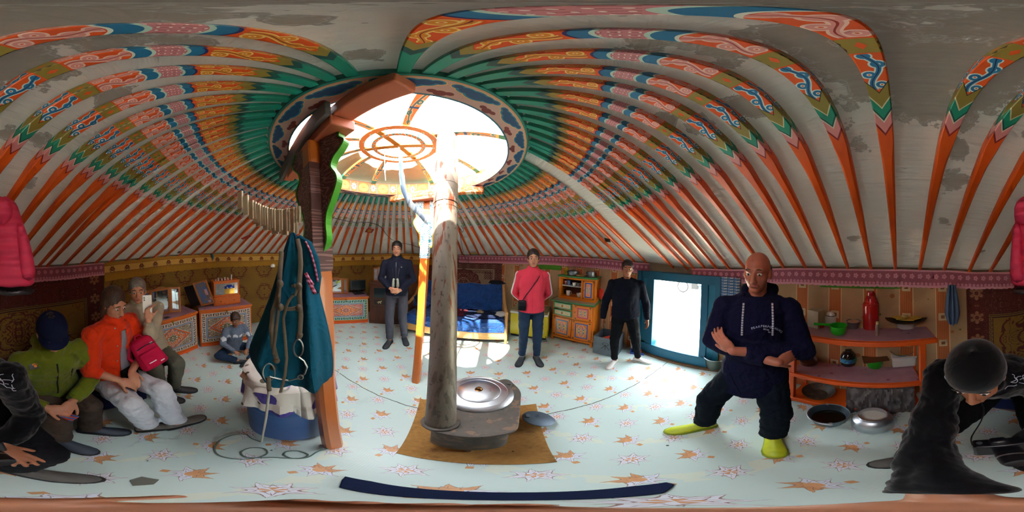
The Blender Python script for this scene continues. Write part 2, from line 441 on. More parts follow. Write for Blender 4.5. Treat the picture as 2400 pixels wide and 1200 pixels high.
def pole(a_wall, a_ring, idx):
    tw, tr = R_(a_wall), R_(a_ring); hw = wtop(tw)
    A = pol(tw, RW-.01, hw+.0); B = pol(tr, RR+.0, ZT+.012); B.z = ZT+.008
    d = (B-A); L = d.length; t = d.normalized(); side = t.cross(Vector((0,0,1))).normalized(); up = side.cross(t)
    rings = []; ts = [0, .04, .3, .56, .60, .66, .8, .93, 1.0]
    b = MB(); secs = []
    for s_ in ts:
        w = .0145+.0045*min(1, s_/.6) if s_ < .6 else .0195
        if s_ > .62: w = .0190-(s_-.62)*.0125
        hgt = w*1.05; rnd = .42 if s_ < .57 else .12
        sag = -math.sin(PI*s_)*.006
        c = A+d*s_+up*(w*1.0+.0+sag)
        q = []
        for (sx, sz) in ((-1,-1),(1,-1),(1,1),(-1,1)):
            # chamfered corner: two points per corner
            if (sx, sz) == (-1,-1): q += [(-1, -1+rnd), (-1+rnd, -1)]
            elif (sx, sz) == (1,-1): q += [(1-rnd, -1), (1, -1+rnd)]
            elif (sx, sz) == (1,1): q += [(1, 1-rnd), (1-rnd, 1)]
            else: q += [(-1+rnd, 1), (-1, 1-rnd)]
        secs.append([c+side*(x*w)+up*(z*hgt) for x, z in q])
    uu = [-1, -.82, .82, 1]  # bottom face u across; sides carry the same pattern
    for i in range(len(ts)-1):
        for j in range(8):
            k = (j+1) % 8; pts = [secs[i][j], secs[i][k], secs[i+1][k], secs[i+1][j]]
            if j == 1: ua, ub = .06, .94           # underside
            elif j == 0: ua, ub = -.0, .06
            elif j == 2: ua, ub = .94, 1.0
            elif j in (3, 7): ua, ub = .02, .98
            else: ua, ub = .1, .9
            b.add(pts, [(0,1,2,3)], [[(ua, ts[i]), (ub, ts[i]), (ub, ts[i+1]), (ua, ts[i+1])]])
    b.add(secs[0], [tuple(range(8))[::-1]], [[(.5, 0)]*8]); b.add(secs[-1], [tuple(range(8))], [[(.5, 1)]*8])
    o = b.build('roof_pole', mPOLE, ang=30)
    return tag(o, 'orange wooden roof pole painted with scrolls and chevrons, running from wall to roof ring', 'roof pole', 'painted roof poles')
for i, a in enumerate(_ba): pole(a, ringang(a), i)
# the canvas lets a little daylight through
_nt = mROOF.node_tree; _out = [n for n in _nt.nodes if n.type == 'OUTPUT_MATERIAL'][0]; _bs = [n for n in _nt.nodes if n.type == 'BSDF_PRINCIPLED'][0]
_tr = _nt.nodes.new('ShaderNodeBsdfTranslucent'); _tr.inputs[0].default_value = (.82, .79, .72, 1); _mx = _nt.nodes.new('ShaderNodeMixShader'); _mx.inputs[0].default_value = .05
_nt.links.new(_bs.outputs[0], _mx.inputs[1]); _nt.links.new(_tr.outputs[0], _mx.inputs[2]); _nt.links.new(_mx.outputs[0], _out.inputs[0])
# ------------------------------------------------------------------ roof ring (crown wheel)
def crown_under():
    x, y, z = sep(coord()); r = hyp(x, y); t = atan2(y, x)*(1/(2*PI))*44
    c = mix(noi(coord(), 5, 3), '#b98f80', '#c9a595')
    t = t*(26/44); s = fr(t)-.5; q = (r-.735)/(.11)
    d = mn(mn(hyp(s*1.15, (q-.60)*1.1), hyp((ab(s)-.20)*1.25, (q-.66)*1.25)+.05), hyp((ab(s)-.36)*1.6, (q-.74)*1.5)+.10)
    c = mix(lt(d, .30), c, '#dba868'); c = mix(lt(d, .265), c, '#2b7a94'); c = mix(lt(d, .21), c, '#164468')
    s2 = fr(t+.5)-.5; e = mn(hyp(s2*1.5, (q-.22)*1.2), hyp((ab(s2)-.14)*1.5, (q-.28)*1.3)+.05); c = mix(lt(e, .17), c, '#74302a')
    c = mix(gt(q, .9), c, '#d98a4a'); c = mix(gt(q, .94), c, '#17786c'); c = mix(lt(q, .08), c, '#2c6a7c'); return c
def crown_face():
    x, y, z = sep(coord()); t = atan2(y, x)*(1/(2*PI))*20; s = fr(t)-.5; h = (z-.075)/.075
    c = mix(noi(coord(), 6, 2), '#e0661a', '#ee8434')
    f = hyp(s*4.6, h); th = atan2(h, s*4.6); c = mix(lt(f, ab(cos(th*4))*.35+.3), c, '#f2e4da'); c = mix(lt(f, .14), c, '#d9541a')
    s2 = fr(t+.5)-.5; c = mix(lt(hyp(s2*3.2, h*1.1), .8)*gt(ab(h)+ab(s2), .12), c, '#e2a24c')
    c = mix(inb(ab(s2), .30, .33), c, '#1c86a0'); return mix(gt(ab(h), .93), c, '#7c2c20')
mCU = mat('crown_underside', crown_under, .5, bump=lambda: noi(coord(), 30, 3), bstr=.15)
mCF = mat('crown_inner_face', crown_face, .5)
mCO = painted('crown_teal', '#157564', '#3a3028', .5, .66)
def spoke_col():
    u, v, _ = sep(coord('UV')); u = (u-.5)*2
    c = scrollc('#dc9048', fr(v*1.0)*9, u, 9, '#2f8f90', '#f0d8b0', '#8a2a18')
    c = mix(lt(fr(v*1.0), .12), c, '#2c8a78'); c = mix(inb(fr(v), .12, .16), c, '#d8c070'); return mix(inb(ab(fr(v)-.55), .0, .02), c, '#1f5a8a')
mSP = mat('painted_spoke', spoke_col, .45)
CR = emp('crown_wheel', (CX, CY, ZT), 0, 'big round painted wooden roof ring with spokes under the bright sky', 'roof ring')
def annulus(b, r0, r1, z0, z1, n=96):
    return b.lathe([(r1, z0), (r0, z0), (r0, z1), (r1, z1), (r1, z0)], n)
b = MB(); b.lathe([(.735, .0), (.846, 0)], 120); b.build('rim_underside', mCU, CR)
b = MB(); b.lathe([(.735, -.0005), (.735, .15)], 120); b.build('rim_face', mCF, CR)
b = MB(); annulus(b, .7355, .8485, .001, .15, 120); b.build('rim', mCO, CR)
HZ = 2.50-ZT
def ringcol():
    x, y, z = sep(coord()); r = hyp(x, y); t = atan2(y, x)*(1/(2*PI)); q = md(r-.16, .1)
    c = scrollc('#d88a48', fr(t*14)*5, (fr((r-.16)*9)-.5)*2.6, 5, '#3c8c88', '#f2dcb8', '#8a2c1c')
    return c
mRC = mat('painted_hub', ringcol, .45)
for r0, r1 in ((.165, .195), (.245, .285)):
    b = MB(); annulus(b, r0, r1, HZ-.02, HZ+.02, 64); b.build('hub_ring', mRC, CR)
mGOLD = painted('gold_paint', '#c98a2a', '#8a5a20', .4)
for a in (98, 32):
    b = MB(); b.box((0,0,HZ+.0+(.005 if a > 50 else 0)), (.57, .042, .03), rz=R_(a)); b.build('hub_bar', mGOLD, CR, bev=.003)
for a in (318, 4, 53, 99, 153, 182, 212, 243, 276):
    b = MB(); t = R_(a); n = 8; pts = []
    for i in range(n+1):
        s_ = i/n; r_ = .735+(.27-.735)*s_; pts.append((r_, .135+(HZ-.135)*(1-(1-s_)**1.8)))
    def f(u, v, t=t, pts=pts):
        k = min(len(pts)-1, int(round(v*n))); r_, z = pts[k]; w = (.026-.006*v)
        return Vector((math.cos(t)*r_, math.sin(t)*r_, z))+Vector((-math.sin(t), math.cos(t), 0))*(u-.5)*2*w
    b.sheet(f, 1, n, .028, lambda u, v: Vector((0,0,1))); b.build('spoke', mSP, CR, bev=.002)
# felt flap drawn over part of the ring
mFLAP = cloth('flap_canvas', '#8a7c66', .15, 5)
b = MB(); 
def f(u, v):
    t = R_(104+(196-104)*u); rr = .86+(.46+.12*math.sin(u*PI*1.3)-.86)*v
    return Vector((math.cos(t)*rr, math.sin(t)*rr, .185+(1-(1-v)**2)*.085+.006*math.sin(u*40)*v))
b.sheet(f, 30, 8, .012, lambda u, v: Vector((0,0,1)))
tag(b.build('roof_flap', mFLAP, world=False), 'beige canvas flap drawn over one side of the roof ring', 'roof flap').location = (CX, CY, ZT)

# ------------------------------------------------------------------ hanging sheets on the wall
def hang(name, x0, x1, zt, zb, rad, fn, label, cat, wav=(0, 0), th=.006, scallop=None, rough=.9, group=None, nv=10, bump=None, kind=None, metres=True):
    a0, a1 = wth(x0), wth(x1)
    if a1 > a0: a0 += 2*PI
    W_ = (a0-a1)*rad; n = max(12, int(W_/.025)); ztf = zt if callable(zt) else (lambda a: zt)
    Hh = ztf((a0+a1)/2)-zb if not callable(zb) else ztf((a0+a1)/2)-zb((a0+a1)/2)
    zbf = zb if callable(zb) else (lambda a: zb)
    def P(u, v):
        a = a0+(a1-a0)*u; s_ = u*W_
        lo = zbf(a)+(scallop[1]*abs(math.sin(s_*PI/scallop[0]))**.6*-1 if scallop else 0)
        w = math.sin(s_*wav[1]*2*PI)*wav[0]*(1-.35*v) if wav[0] else 0
        return pol(a, rad+w, lo+(ztf(a)-lo)*v)
    b = MB(); b.sheet(P, n, nv, th, lambda u, v: Vector((math.cos(a0+(a1-a0)*u), math.sin(a0+(a1-a0)*u), 0)))
    def col():
        u, v, _ = sep(coord('UV')); return fn(u*W_, v*Hh, W_, Hh)
    m = mat(name+'_cloth', col, rough, bump=bump or (lambda: noi(coord(), 8, 3)+noi(coord(), 200, 1)*.1), bstr=.4, bd=.008, sheen=.1)
    o = b.build(name, m); return tag(o, label, cat, group, kind)
def lace(u, v, W_, Hh):
    c = mix(noi(comb(u, v), 12, 2), '#8a4254', '#a05a6c')
    s_ = fr(u/.075)-.5; h = (v-.1)/.075; r = hyp(s_, h); th = atan2(h, s_)
    c = mix(lt(r, ab(cos(th*2.5))*.12+.2), c, '#d493a4'); c = mix(lt(r, .07), c, '#9c5468')
    s2 = fr(u/.0375)-.5; c = mix(lt(hyp(s2*.5, (v-.035)/.075), .18), c, '#cf8a9c'); c = mix(mx(lt(v, .022), gt(v, Hh-.015)), c, '#d79aaa')
    return mix(lt(ab(fr(u*120)-.5)*1.0, .15)*.25, c, '#d9a0ae')
hang('lace_valance', 18, 240, lambda a: wtop(a)+.022, lambda a: wtop(a)-.135, RW-.06, lace, 'pink lace valance hanging below the roof poles between the pink jacket and the yellow trim', 'valance', scallop=(.045, .014), th=.003)
hang('lace_valance', 1076, 1526, lambda a: wtop(a)+.022, lambda a: wtop(a)-.135, RW-.06, lace, 'pink lace valance above the sofa and the orange cupboard, ending at the door', 'valance', scallop=(.045, .014), th=.003)
hang('lace_valance', 1626, 2372, lambda a: wtop(a)+.022, lambda a: wtop(a)-.135, RW-.06, lace, 'pink lace valance above the orange kitchen shelf, from the door to the pink jacket', 'valance', scallop=(.045, .014), th=.003)
def trim(u, v, W_, Hh):
    c = mix(noi(comb(u, v), 60, 1), '#a5741c', '#b5852a'); s_ = fr(u/.235)-.5; X = s_*.235; Y = v-.16
    body = inb(v, .115, .205); c = mix(body, c, mix(gt(fr((u+v)*90)*fr((u-v)*90), .3), '#c79a44', '#d4aa58'))
    c = mix(mx(inb(v, .111, .115), inb(v, .205, .209)), c, '#5a1c14')
    r = hyp(X, Y*1.05); th = atan2(Y, X); c = mix(lt(r, ab(cos(th*3))*.012+.026)*body, c, '#6a3014'); c = mix(inb(hyp(X, Y+.012), .034, .042)*lt(Y, .0), c, '#2a2a30')
    c = mix(lt(r, .014), c, '#9a5a20'); c = mix(inb(v, .08, .111)*.6, c, '#8c6212')
    fringe = mix(noi(comb(u*140, v*3), 1.5, 2), '#7c5610', '#c08f22'); return mix(lt(v, .08), c, fringe)
a0 = RW-.055
def trimlow(a): return wtop(a)-.235-.016*mnoise.noise(Vector((a*160, 0, 0)))
hang('yellow_valance', 240, 1062, lambda a: wtop(a)+.018, trimlow, RW-.06, trim, 'yellow fringed valance with dark emblems above the chests and the television', 'valance', th=.004)

def goldcarpet(u, v, W_, Hh):
    c = mix(noi(comb(u, v), 5, 3), '#6e5018', '#8e6a24'); RD = '#571e12'
    X = u-W_*.42; Y = v-.62; r = hyp(X, Y); th = atan2(Y, X)
    m = fili(X, Y, 7, .11, 1.3)*inb(r, .22, .46); m = mx(m, lt(ab(r-.22-ab(cos(th*4))*.05), .012)); m = mx(m, fili(X, Y, 10, .2, 5.)*lt(r, .19))
    m = mx(m, fili(ab(X)-.75, Y-.0, 6, .1, 2.2)*gt(noi(comb(u, v), 2.2, 1), .5))
    m = mx(m, lt(ab(r-.43-ab(cos(th*8))*.03), .010))
    d = mn(mn(u, W_-u), mn(v-.05, Hh-.13-v)); c = mix(m*gt(d, .3), c, RD)
    # border of dark red with flowers and a key line
    bd = lt(d, .27); e = mix(noi(comb(u, v), 9, 2), '#3f0f0c', '#5c1a12')
    fx = fr(v/.26)-.5; fy = (mn(u, W_-u)-.13)/.26; rr = hyp(fx, fy); tt = atan2(fy, fx)
    e = mix(lt(rr, ab(cos(tt*3))*.16+.12), e, '#9a6a48'); e = mix(lt(rr, .08), e, '#5a1a14'); e = mix(fili(fx, fy, 6, .08, .4), e, '#7a4634')
    c = mix(bd, c, e); kk = keyline(mx(v, 0.0)/.05, (d-.24)/.05); return mix(inb(d, .24, .29), c, mix(kk, '#8a6a34', '#3a1a10'))
hang('gold_carpet', 2255, 238, lambda a: wtop(a)-.05, .12, RW-.03, goldcarpet, 'large gold wall carpet with dark red border behind the seated people', 'wall carpet', th=.012)
def yellowcloth(u, v, W_, Hh):
    c = mix(noi(comb(u, v), 4, 3), '#6b4d16', '#8c6a24'); X = (fr(u/.55)-.5)*.55; Y = (fr(v/.5+.1)-.5)*.5
    r = hyp(X, Y); m = fili(X, Y, 9, .12, 2.)*lt(r, .2); m = mx(m, lt(ab(r-.12-ab(cos(atan2(Y, X)*3))*.04), .01)); return mix(m, c, '#5c2412')
hang('gold_wall_cloth', 240, 905, lambda a: wtop(a)-.05, .02, RW-.03, yellowcloth, 'gold wall cloth with dark red scrolls behind the painted chests', 'wall cloth', th=.006)
def curtain(u, v, W_, Hh):
    c = mix(noi(comb(u, v), 3, 3), '#a5825a', '#c4a67c'); n = noi(comb(u, v), 9, 2)
    c = mix(lt(vor(comb(u*1., v*1.), 6), .16)*gt(n, .4), c, '#a5683a'); c = mix(lt(vor(comb(u+.2, v+.3), 9), .1), c, '#6a6a34')
    s_ = fr(u/.34); st = inb(s_, .0, .34); stc = mix(lt(ab(fr(u*60)-.5), .2), '#b05a28', '#c27a48')
    q = mx(ab((s_-.17)*.34), ab((fr(v/.3)-.5)*.3)); stc = mix(lt(q, .04), stc, '#cdb58c'); stc = mix(lt(q, .018), stc, '#8a5a34')
    c = mix(st, c, stc); return mix(mx(inb(s_, .34, .37), gt(s_, .97)), c, '#d8b88a')
hang('flowered_curtain', 1676, 2262, lambda a: wtop(a)-.05, .02, RW-.035, curtain, 'flowered curtain with orange stripes on the wall behind the kitchen shelf', 'curtain', wav=(.012, 3.2))
hang('flowered_curtain', 1172, 1508, lambda a: wtop(a)-.05, .02, RW-.035, curtain, 'flowered curtain with orange stripes on the wall behind the orange cupboard', 'curtain', wav=(.012, 3.2))
def browncloth(u, v, W_, Hh):
    c = mix(noi(comb(u, v), 6, 3), '#6a4630', '#86603f'); s_ = fr(u/.22); c = mix(inb(s_, .1, .42), c, '#8a4a2a'); return mix(lt(vor(comb(u, v), 7), .15), c, '#5a3420')
hang('brown_wall_cloth', 903, 1082, lambda a: wtop(a)-.05, .02, RW-.035, browncloth, 'brown striped wall cloth behind the person with binoculars', 'wall cloth', wav=(.012, 3.5))
def redcarpet(u, v, W_, Hh):
    c = mix(noi(comb(u, v), 30, 2), '#8c7860', '#a89478'); X = u-W_*.5; Y = v-Hh*.5; r = hyp(X*.8, Y); th = atan2(Y, X); RD = mix(noi(comb(u, v), 40, 1), '#54201f', '#6e2f2c')
    c = mix(lt(r, ab(cos(th*6))*.03+.30), c, RD); c = mix(fili(X, Y, 12, .13, 3.)*lt(r, .3), c, '#9a7c64'); c = mix(inb(r, .10, .115), c, '#a08468')
    d = mn(mn(u, W_-u), mn(v, Hh-v)); kk = keyline((u+v)/.08, (d-.2)/.07)
    corner = lt(mx(ab(ab(X)-W_*.5+.32), ab(ab(Y)-Hh*.5+.32)), .09); c = mix(corner*gt(fr((X+Y)*20), .5), c, '#54201f')
    c = mix(inb(d, .2, .27)*kk, c, '#54201f'); e = mix(fili(fr(u/.2)-.5, fr(v/.2)-.5, 4, .16, 1.), '#4c1a1c', '#8a6454'); return mix(lt(d, .17), c, e)
hang('red_carpet', 1000, 1178, lambda a: wtop(a)-.11, .35, RW-.05, redcarpet, 'dark red and beige wall carpet with round medallion above the blue sofa', 'wall carpet', th=.012)
# green cloth strip peeping out below the lace
mGREEN = cloth('green_cloth', '#4f8a2c', .2)
for x0, x1, lb in ((1925, 2110, 'thin green cloth strip under the lace valance above the red flask'), (1262, 1318, 'bright green cloth hanging under the lace beside the orange cupboard')):
    a0, a1 = wth(x0), wth(x1); w_ = .165 if x0 > 1900 else .24
    bb = wall_arc('g', a0, a1, RW-.052, wtop((a0+a1)/2)-w_, wtop((a0+a1)/2)-.05, .008, mGREEN, 20); tag(bb.build('green_cloth', mGREEN), lb, 'cloth')
# ------------------------------------------------------------------ doorway (outer plane tangent to the wall)
mBLUE = painted('door_blue', '#1b6f8f', '#4a4a3c', .45, .68); mBLUE2 = painted('door_blue_light', '#2a86a6', '#5a5a48', .45, .7)
thd = (wth(1500)+wth(1690)+2*PI)/2 % (2*PI) if abs(wth(1500)-wth(1690)) > PI else (wth(1500)+wth(1690))/2
dn = Vector((math.cos(thd), math.sin(thd), 0)); dt = Vector((math.sin(thd), -math.cos(thd), 0))   # dt points to the right seen from inside
pl = wpt(1500, 700); pr = wpt(1690, 700); dist0 = ((pl+pr)/2-Vector((CX, CY, 0))).dot(dn)
def onpl(px, py, off=0.0):
    d = ray(px, py); o = Vector((0, 0, H)); c = Vector((CX, CY, 0)); k = (dist0+off-(o-c).dot(dn))/d.dot(dn); p = o+d*k
    return (p-c).dot(dt), p.z
L0 = onpl(1500, 720)[0]; R0 = onpl(1690, 720)[0]; l1 = onpl(1536, 720)[0]; r1 = onpl(1645, 720)[0]
ztop = onpl(1592, 641)[1]; zo = onpl(1592, 660)[1]; zs = (onpl(1532, 805)[1]+onpl(1638, 828)[1])/2; zb = 0.0
DM = Matrix((dt, dn, Vector((0,0,1)))).transposed().to_4x4(); DM.translation = Vector((CX, CY, 0))+dn*dist0
DF = bpy.data.objects.new('door_1', None); COL.objects.link(DF); DF.matrix_world = DM; DF.location = DM.to_translation(); DF.rotation_euler = DM.to_euler(); PM[DF.name] = DM.copy(); tag(DF, kind='structure')
def dbox(name, x0, x1, y0, y1, z0, z1, m, bev=.004):
    b = MB(); b.box(((x0+x1)/2, (y0+y1)/2, (z0+z1)/2), (x1-x0, y1-y0, z1-z0)); return b.build(name, m, DF, bev=bev)
dbox('jamb', L0, L0+.07, -.09, .1, zb, ztop, mBLUE); dbox('jamb', R0-.07, R0, -.09, .1, zb, ztop, mBLUE)
dbox('jamb_board', L0+.07, L0+.16, -.04, .06, zb, ztop-.07, mBLUE2); dbox('jamb_board', R0-.16, R0-.07, -.04, .06, zb, ztop-.07, mBLUE2)
dbox('stile', L0+.16, l1, -.065, .06, zs-.02, zo+.02, mBLUE); dbox('stile', r1, R0-.16, -.065, .06, zs-.02, zo+.02, mBLUE)
dbox('head_rail', L0+.07, R0-.07, -.075, .1, zo, ztop, mBLUE); dbox('threshold', L0+.07, R0-.07, -.08, .1, zb+.03, zs, mBLUE)
dbox('sill_board', L0-.02, R0+.02, -.12, .1, -.0, .032, mat('old_wood', lambda: mix(noi(coord(), 9, 4), '#5a4430', '#8a6e50'), .8), .003)
hb_ = wall_arc('h', DL, DR-(2*PI if DR > DL else 0), RW+.03, ztop-.01, lambda a: wtop(a)+.062, .05, mWALL, 20).build('wall_over_door', mWALL); tag(hb_, kind='structure')
for sx in (L0-.03, R0+.03): dbox('wing_board', sx-.05, sx+.05, .03, .11, 0, ztop+.03, mBLUE)
# side wings closing the round wall to the flat frame
tag(DF, None, None)
# ------------------------------------------------------------------ outside
mEARTH = mat('outside_ground', lambda: mix(noi(coord(), 1.2, 5), '#b9b79c', '#dcdac8'), .95)
b = MB(); b.box((0,0,-.09), (160,160,.05)); og = b.build('outside_ground', mEARTH); tag(og, kind='structure')
# motorbike standing outside
mBLK = mat('black_rubber', '#18181a', .7); mCHR = metalm('chrome', '#c8ccd0', .22); mBIKE = mat('bike_blue', '#2f4a9a', .3, coat=.6); mWPAN = mat('bike_white', '#e4e6ea', .4)
bp = G(1600, 682); bdir = Matrix.Rotation(0, 3, 'Z') @ dt; BM = frame((bp.x, bp.y, -.065), (dt.x, dt.y, 0))
BK = emp('motorbike', M=BM, label='blue and white motorbike parked outside the open blue door', cat='motorbike'); BK.rotation_euler = BM.to_euler()
for y in (0, 1.22):
    w = MB(); m_ = Matrix.Translation((0, y, .3)) @ Matrix.Rotation(PI/2, 4, 'Y')
    w.tube([m_ @ Vector((.27*math.cos(2*PI*i/28), .27*math.sin(2*PI*i/28), 0)) for i in range(28)], .035, 8, closed=True); wo = w.build('wheel', mBLK, BK)
    w = MB(); w.tube([m_ @ Vector((.235*math.cos(2*PI*i/24), .235*math.sin(2*PI*i/24), 0)) for i in range(24)], .012, 6, closed=True)
    for i in range(12): w.tube([m_ @ Vector((0,0,0)), m_ @ Vector((.235*math.cos(2*PI*i/12), .235*math.sin(2*PI*i/12), 0))], .003, 4)
    w.tube([m_ @ Vector((0,0,-.05)), m_ @ Vector((0,0,.05))], .03, 10); w.build('rim', mCHR, wo)
w = MB(); w.tube([(0,.0,.3),(0,.22,.75),(0,.3,.98)], .022, 8); w.tube([(-.3,.34,1.02),(0,.3,.98),(.3,.34,1.02)], .014, 8); w.build('fork', mCHR, BK)
w = MB(); w.tube([(0,.26,.8),(0,.55,.45),(0,.85,.42),(0,1.22,.3)], .025, 8); w.tube([(0,.3,.75),(0,.8,.72),(0,1.2,.68)], .025, 8); w.box((0,.62,.36),(.22,.3,.26)); w.build('frame', mBLK, BK, bev=.01)
w = MB(); w.sph((0,.5,.8),(.13,.24,.12)); w.build('tank', mBIKE, BK); w = MB(); w.box((0,.98,.8),(.22,.55,.08)); w.build('seat', mBLK, BK, bev=.03)
w = MB(); w.grid(lambda u, v: Vector(((v-.5)*.12, .0+.33*math.cos(PI*(.1+.6*u)), .3+.33*math.sin(PI*(.1+.6*u)))), 14, 2); w.build('fender', mWPAN, BK)
w = MB(); w.box((.12,.95,.55),(.06,.3,.22)); w.build('side_panel', mWPAN, BK, bev=.02)
b = MB(); q = G(1643, 683); b.box((q.x, q.y, .3), (.35, .3, .75)); tag(b.build('water_drum', mat('drum_blue', '#6a94c0', .5), bev=.06), 'pale blue drum standing outside beside the motorbike', 'drum')

# ------------------------------------------------------------------ supports of the roof ring
mBEAM = painted('beam_paint', '#c46c48', '#8a4a34', .5, .66); mGREY = wood('grey_board', '#4c4a4e', '#7a7672', 1, .7, 'x')
A = Vector((-1.30, .27, 2.2)); B2 = Vector((-.235, .30, 2.2)); mid = (A+B2)/2; ln = (B2-A).length; az = math.atan2((B2-A).y, (B2-A).x)
BE = emp('support_beam', mid, az, 'red-brown beam with bolster under the near side of the roof ring', 'beam')
b = MB(); b.box((0, .0, .035), (ln, .085, .075)); b.build('beam', mBEAM, BE, bev=.008)
b = MB(); b.box((-.03, .0, -.035), (.62, .1, .065), taper=1.0); b.build('bolster', mBEAM, BE, bev=.006)
b = MB(); b.box((-.12, -.062, .03), (.82, .022, .10)); b.build('grey_board', mGREY, BE, bev=.004, label='weathered grey board')
def swirlcol(bg, fg, ed):
    def f():
        x, y, z = sep(coord()); n = fili(fr(x*5)-.5+noi(coord(), 3, 1)*.2, fr(z*5)-.5, 3.2, .2, .7, 4.5)
        c = mix(noi(coord(), 6, 3), bg, tuple(v*1.25 for v in hx(bg))); return mix(n, c, fg)
    return f
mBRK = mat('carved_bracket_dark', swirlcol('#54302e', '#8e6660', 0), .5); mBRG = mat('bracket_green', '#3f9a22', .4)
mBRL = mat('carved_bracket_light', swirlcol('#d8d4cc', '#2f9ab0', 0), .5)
mPOST = wood('post_orange', '#b45a1a', '#d8761f', .6, .4, 'z', .2)
def outline(side, s=1.0):
    o = [(0,.0),(.012,.01),(.028,.06),(.024,.12),(.030,.17),(.055,.23),(.075,.29),(.070,.33),(.050,.37),(.060,.41),(.090,.45),(.105,.49),(.085,.52),(.080,.55),(0,.55)]
    o = [(x*1.45, z) for x, z in o]; q = []
    for i in range(1, len(o)-2):
        p0, p1, p2, p3 = [Vector(v) for v in (o[i-1], o[i], o[i+1], o[i+2])]
        for k in range(4): t = k/4; q.append(.5*((2*p1)+(p2-p0)*t+(2*p0-5*p1+4*p2-p3)*t*t+(3*p1-p0-3*p2+p3)*t**3))
    o = [o[0]]+[(max(.004, v.x), v.y) for v in q]+[o[-2], o[-1]]
    return [(x*side*s, z) for x, z in o]
def bracket(parent, side, org, ax, m, me_, s=1.0, th=.05):
    """carved board in the plane of ax"""
    M = Matrix((Vector(ax), Vector((0,0,1)), Vector(ax).cross(Vector((0,0,1))))).transposed().to_4x4(); M.translation = Vector(org)
    b = MB(); b.prism(outline(side, s), -th/2, th/2, M); o = b.build('bracket', m, parent, world=True, bev=.004)
    pts = outline(side, s)[1:-1]; b = MB()
    for i in range(len(pts)-1):
        (x0, z0), (x1, z1) = pts[i], pts[i+1]; d = Vector((x1-x0, z1-z0)).normalized(); nx = Vector((abs(d.y), -d.x*(1 if side > 0 else -1)))*.004
        b.prism([(x0, z0), (x0+side*.008, z0), (x1+side*.008, z1), (x1, z1)], -th/2-.002, th/2+.002, M)
    b.build('painted_edge', me_, o, world=True)
def post(base, top, label, m, mb, me_, ax, sides=(1, -1), w=.052, turn=0.0, bz=.62, sc=1.):
    P_ = emp('support_post', base, 0, label, 'support post'); base = Vector(base); top = Vector(top); d = top-base
    b = MB(); rings = []
    for t in (0, .02, .45, .55, 1):
        r_ = w*(.92 if t < .5 else 1.0)*(1.0 if t > 0 else .9); ch = .62 if t < .5 else .85; c = base+d*t; q = []
        for sx, sy in ((1, 1), (-1, 1), (-1, -1), (1, -1)):
            a_, b_ = (sx, sy*ch), (sx*ch, sy)
            q += [a_, b_] if sx*sy > 0 else [b_, a_]
        axv = Vector(ax); ay = Vector((-axv.y, axv.x, 0)); rings.append([c+axv*x*r_*.8+ay*y*r_*.8 for x, y in q])
    b.ring_loft(rings); b.build('post', m, P_, world=True, ang=30)
    pt = lambda z: base+d*(z/d.z); b = MB(); axv = Vector(ax); ay = Vector((-axv.y, axv.x, 0)); r_ = w*.84
    b.ring_loft([[pt(z)+axv*x*r_*q_+ay*y*r_*q_ for x, y in ((1,1),(-1,1),(-1,-1),(1,-1))] for z, q_ in ((1.50,.90),(1.53,1.03),(1.98,1.03),(2.0,.95))]); b.build('carved_sleeve', mb, P_, world=True, bev=.003)
    ax = Matrix.Rotation(turn, 3, 'Z') @ Vector(ax)
    for s_ in sides: bracket(P_, s_, base+d*((top.z-.555)/top.z)+(top-(base+d*((top.z-.555)/top.z))).xy.to_3d()*.5+Vector(ax)*s_*.036, ax, mb, me_, sc, .030)
    return P_
bx = Vector((math.cos(az), math.sin(az), 0))
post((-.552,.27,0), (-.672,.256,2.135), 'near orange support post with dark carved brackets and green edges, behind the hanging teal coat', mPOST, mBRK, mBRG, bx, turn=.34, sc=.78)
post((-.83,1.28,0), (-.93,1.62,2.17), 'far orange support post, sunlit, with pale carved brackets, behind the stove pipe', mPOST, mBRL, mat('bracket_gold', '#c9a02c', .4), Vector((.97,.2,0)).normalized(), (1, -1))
A = Vector((-1.37,1.49,2.21)); B2 = Vector((-.3,1.60,2.21)); mid = (A+B2)/2; ln = (B2-A).length
az2 = math.atan2((B2-A).y, (B2-A).x); BE = emp('support_beam', mid, az2, 'orange painted beam under the far side of the roof ring', 'beam')
mB2 = mat('beam_scroll', lambda: mix(fili(sep(coord())[0]*2, sep(coord())[2]*3, 6, .15, .4), '#e2701f', '#f0d8b0'), .5)
b = MB(); b.box((0,0,.03),(ln,.08,.07)); b.build('beam', mB2, BE, bev=.008); b = MB(); b.box((-.03,0,-.025),(.5,.085,.04)); b.build('bolster', mBEAM, BE, bev=.006)

# ------------------------------------------------------------------ stove, pipe and lid
def castc():
    n = noi(coord(), 7, 5, .7); c = mix(n, '#3a3632', '#6e655c'); c = mix(sm(noi(coord(), 16, 3), .55, .62), c, '#7a6250'); return mix(sm(noi(coord(), 50, 2), .68, .74), c, '#1c1a18')
mCAST = mat('stove_iron', castc, .62, .35, bump=lambda: noi(coord(), 25, 4), bstr=.25)
def pipec():
    x, y, z = sep(coord()); n = noi(comb(x*14, y*14, z*1.2), 1.6, 5, .65, .5); c = mix(n, '#6a5c4c', '#a29a8c')
    r = sm(noi(comb(x*20, y*20, z*1.0), 1.8, 4), .52, .6); c = mix(r*gt(z, 1.3), c, '#7c3f26'); c = mix(r*lt(z, 1.3)*.5, c, '#4a3a2c'); return mix(sm(noi(coord(), 40, 3), .62, .7)*.5, c, '#3a2a20')
mPIPE = mat('pipe_metal', pipec, .5, .45, bump=lambda: noi(coord(), 20, 3), bstr=.12)
zs_ = .50
ST = emp('stove', (-.1, .75, 0), 0, 'flat-topped iron stove with tall rusty pipe rising through the roof ring', 'stove')
c4 = [G(1000,1003,zs_), G(1214,1020,zs_), G(1222,925,zs_), G(1055,915,zs_)]
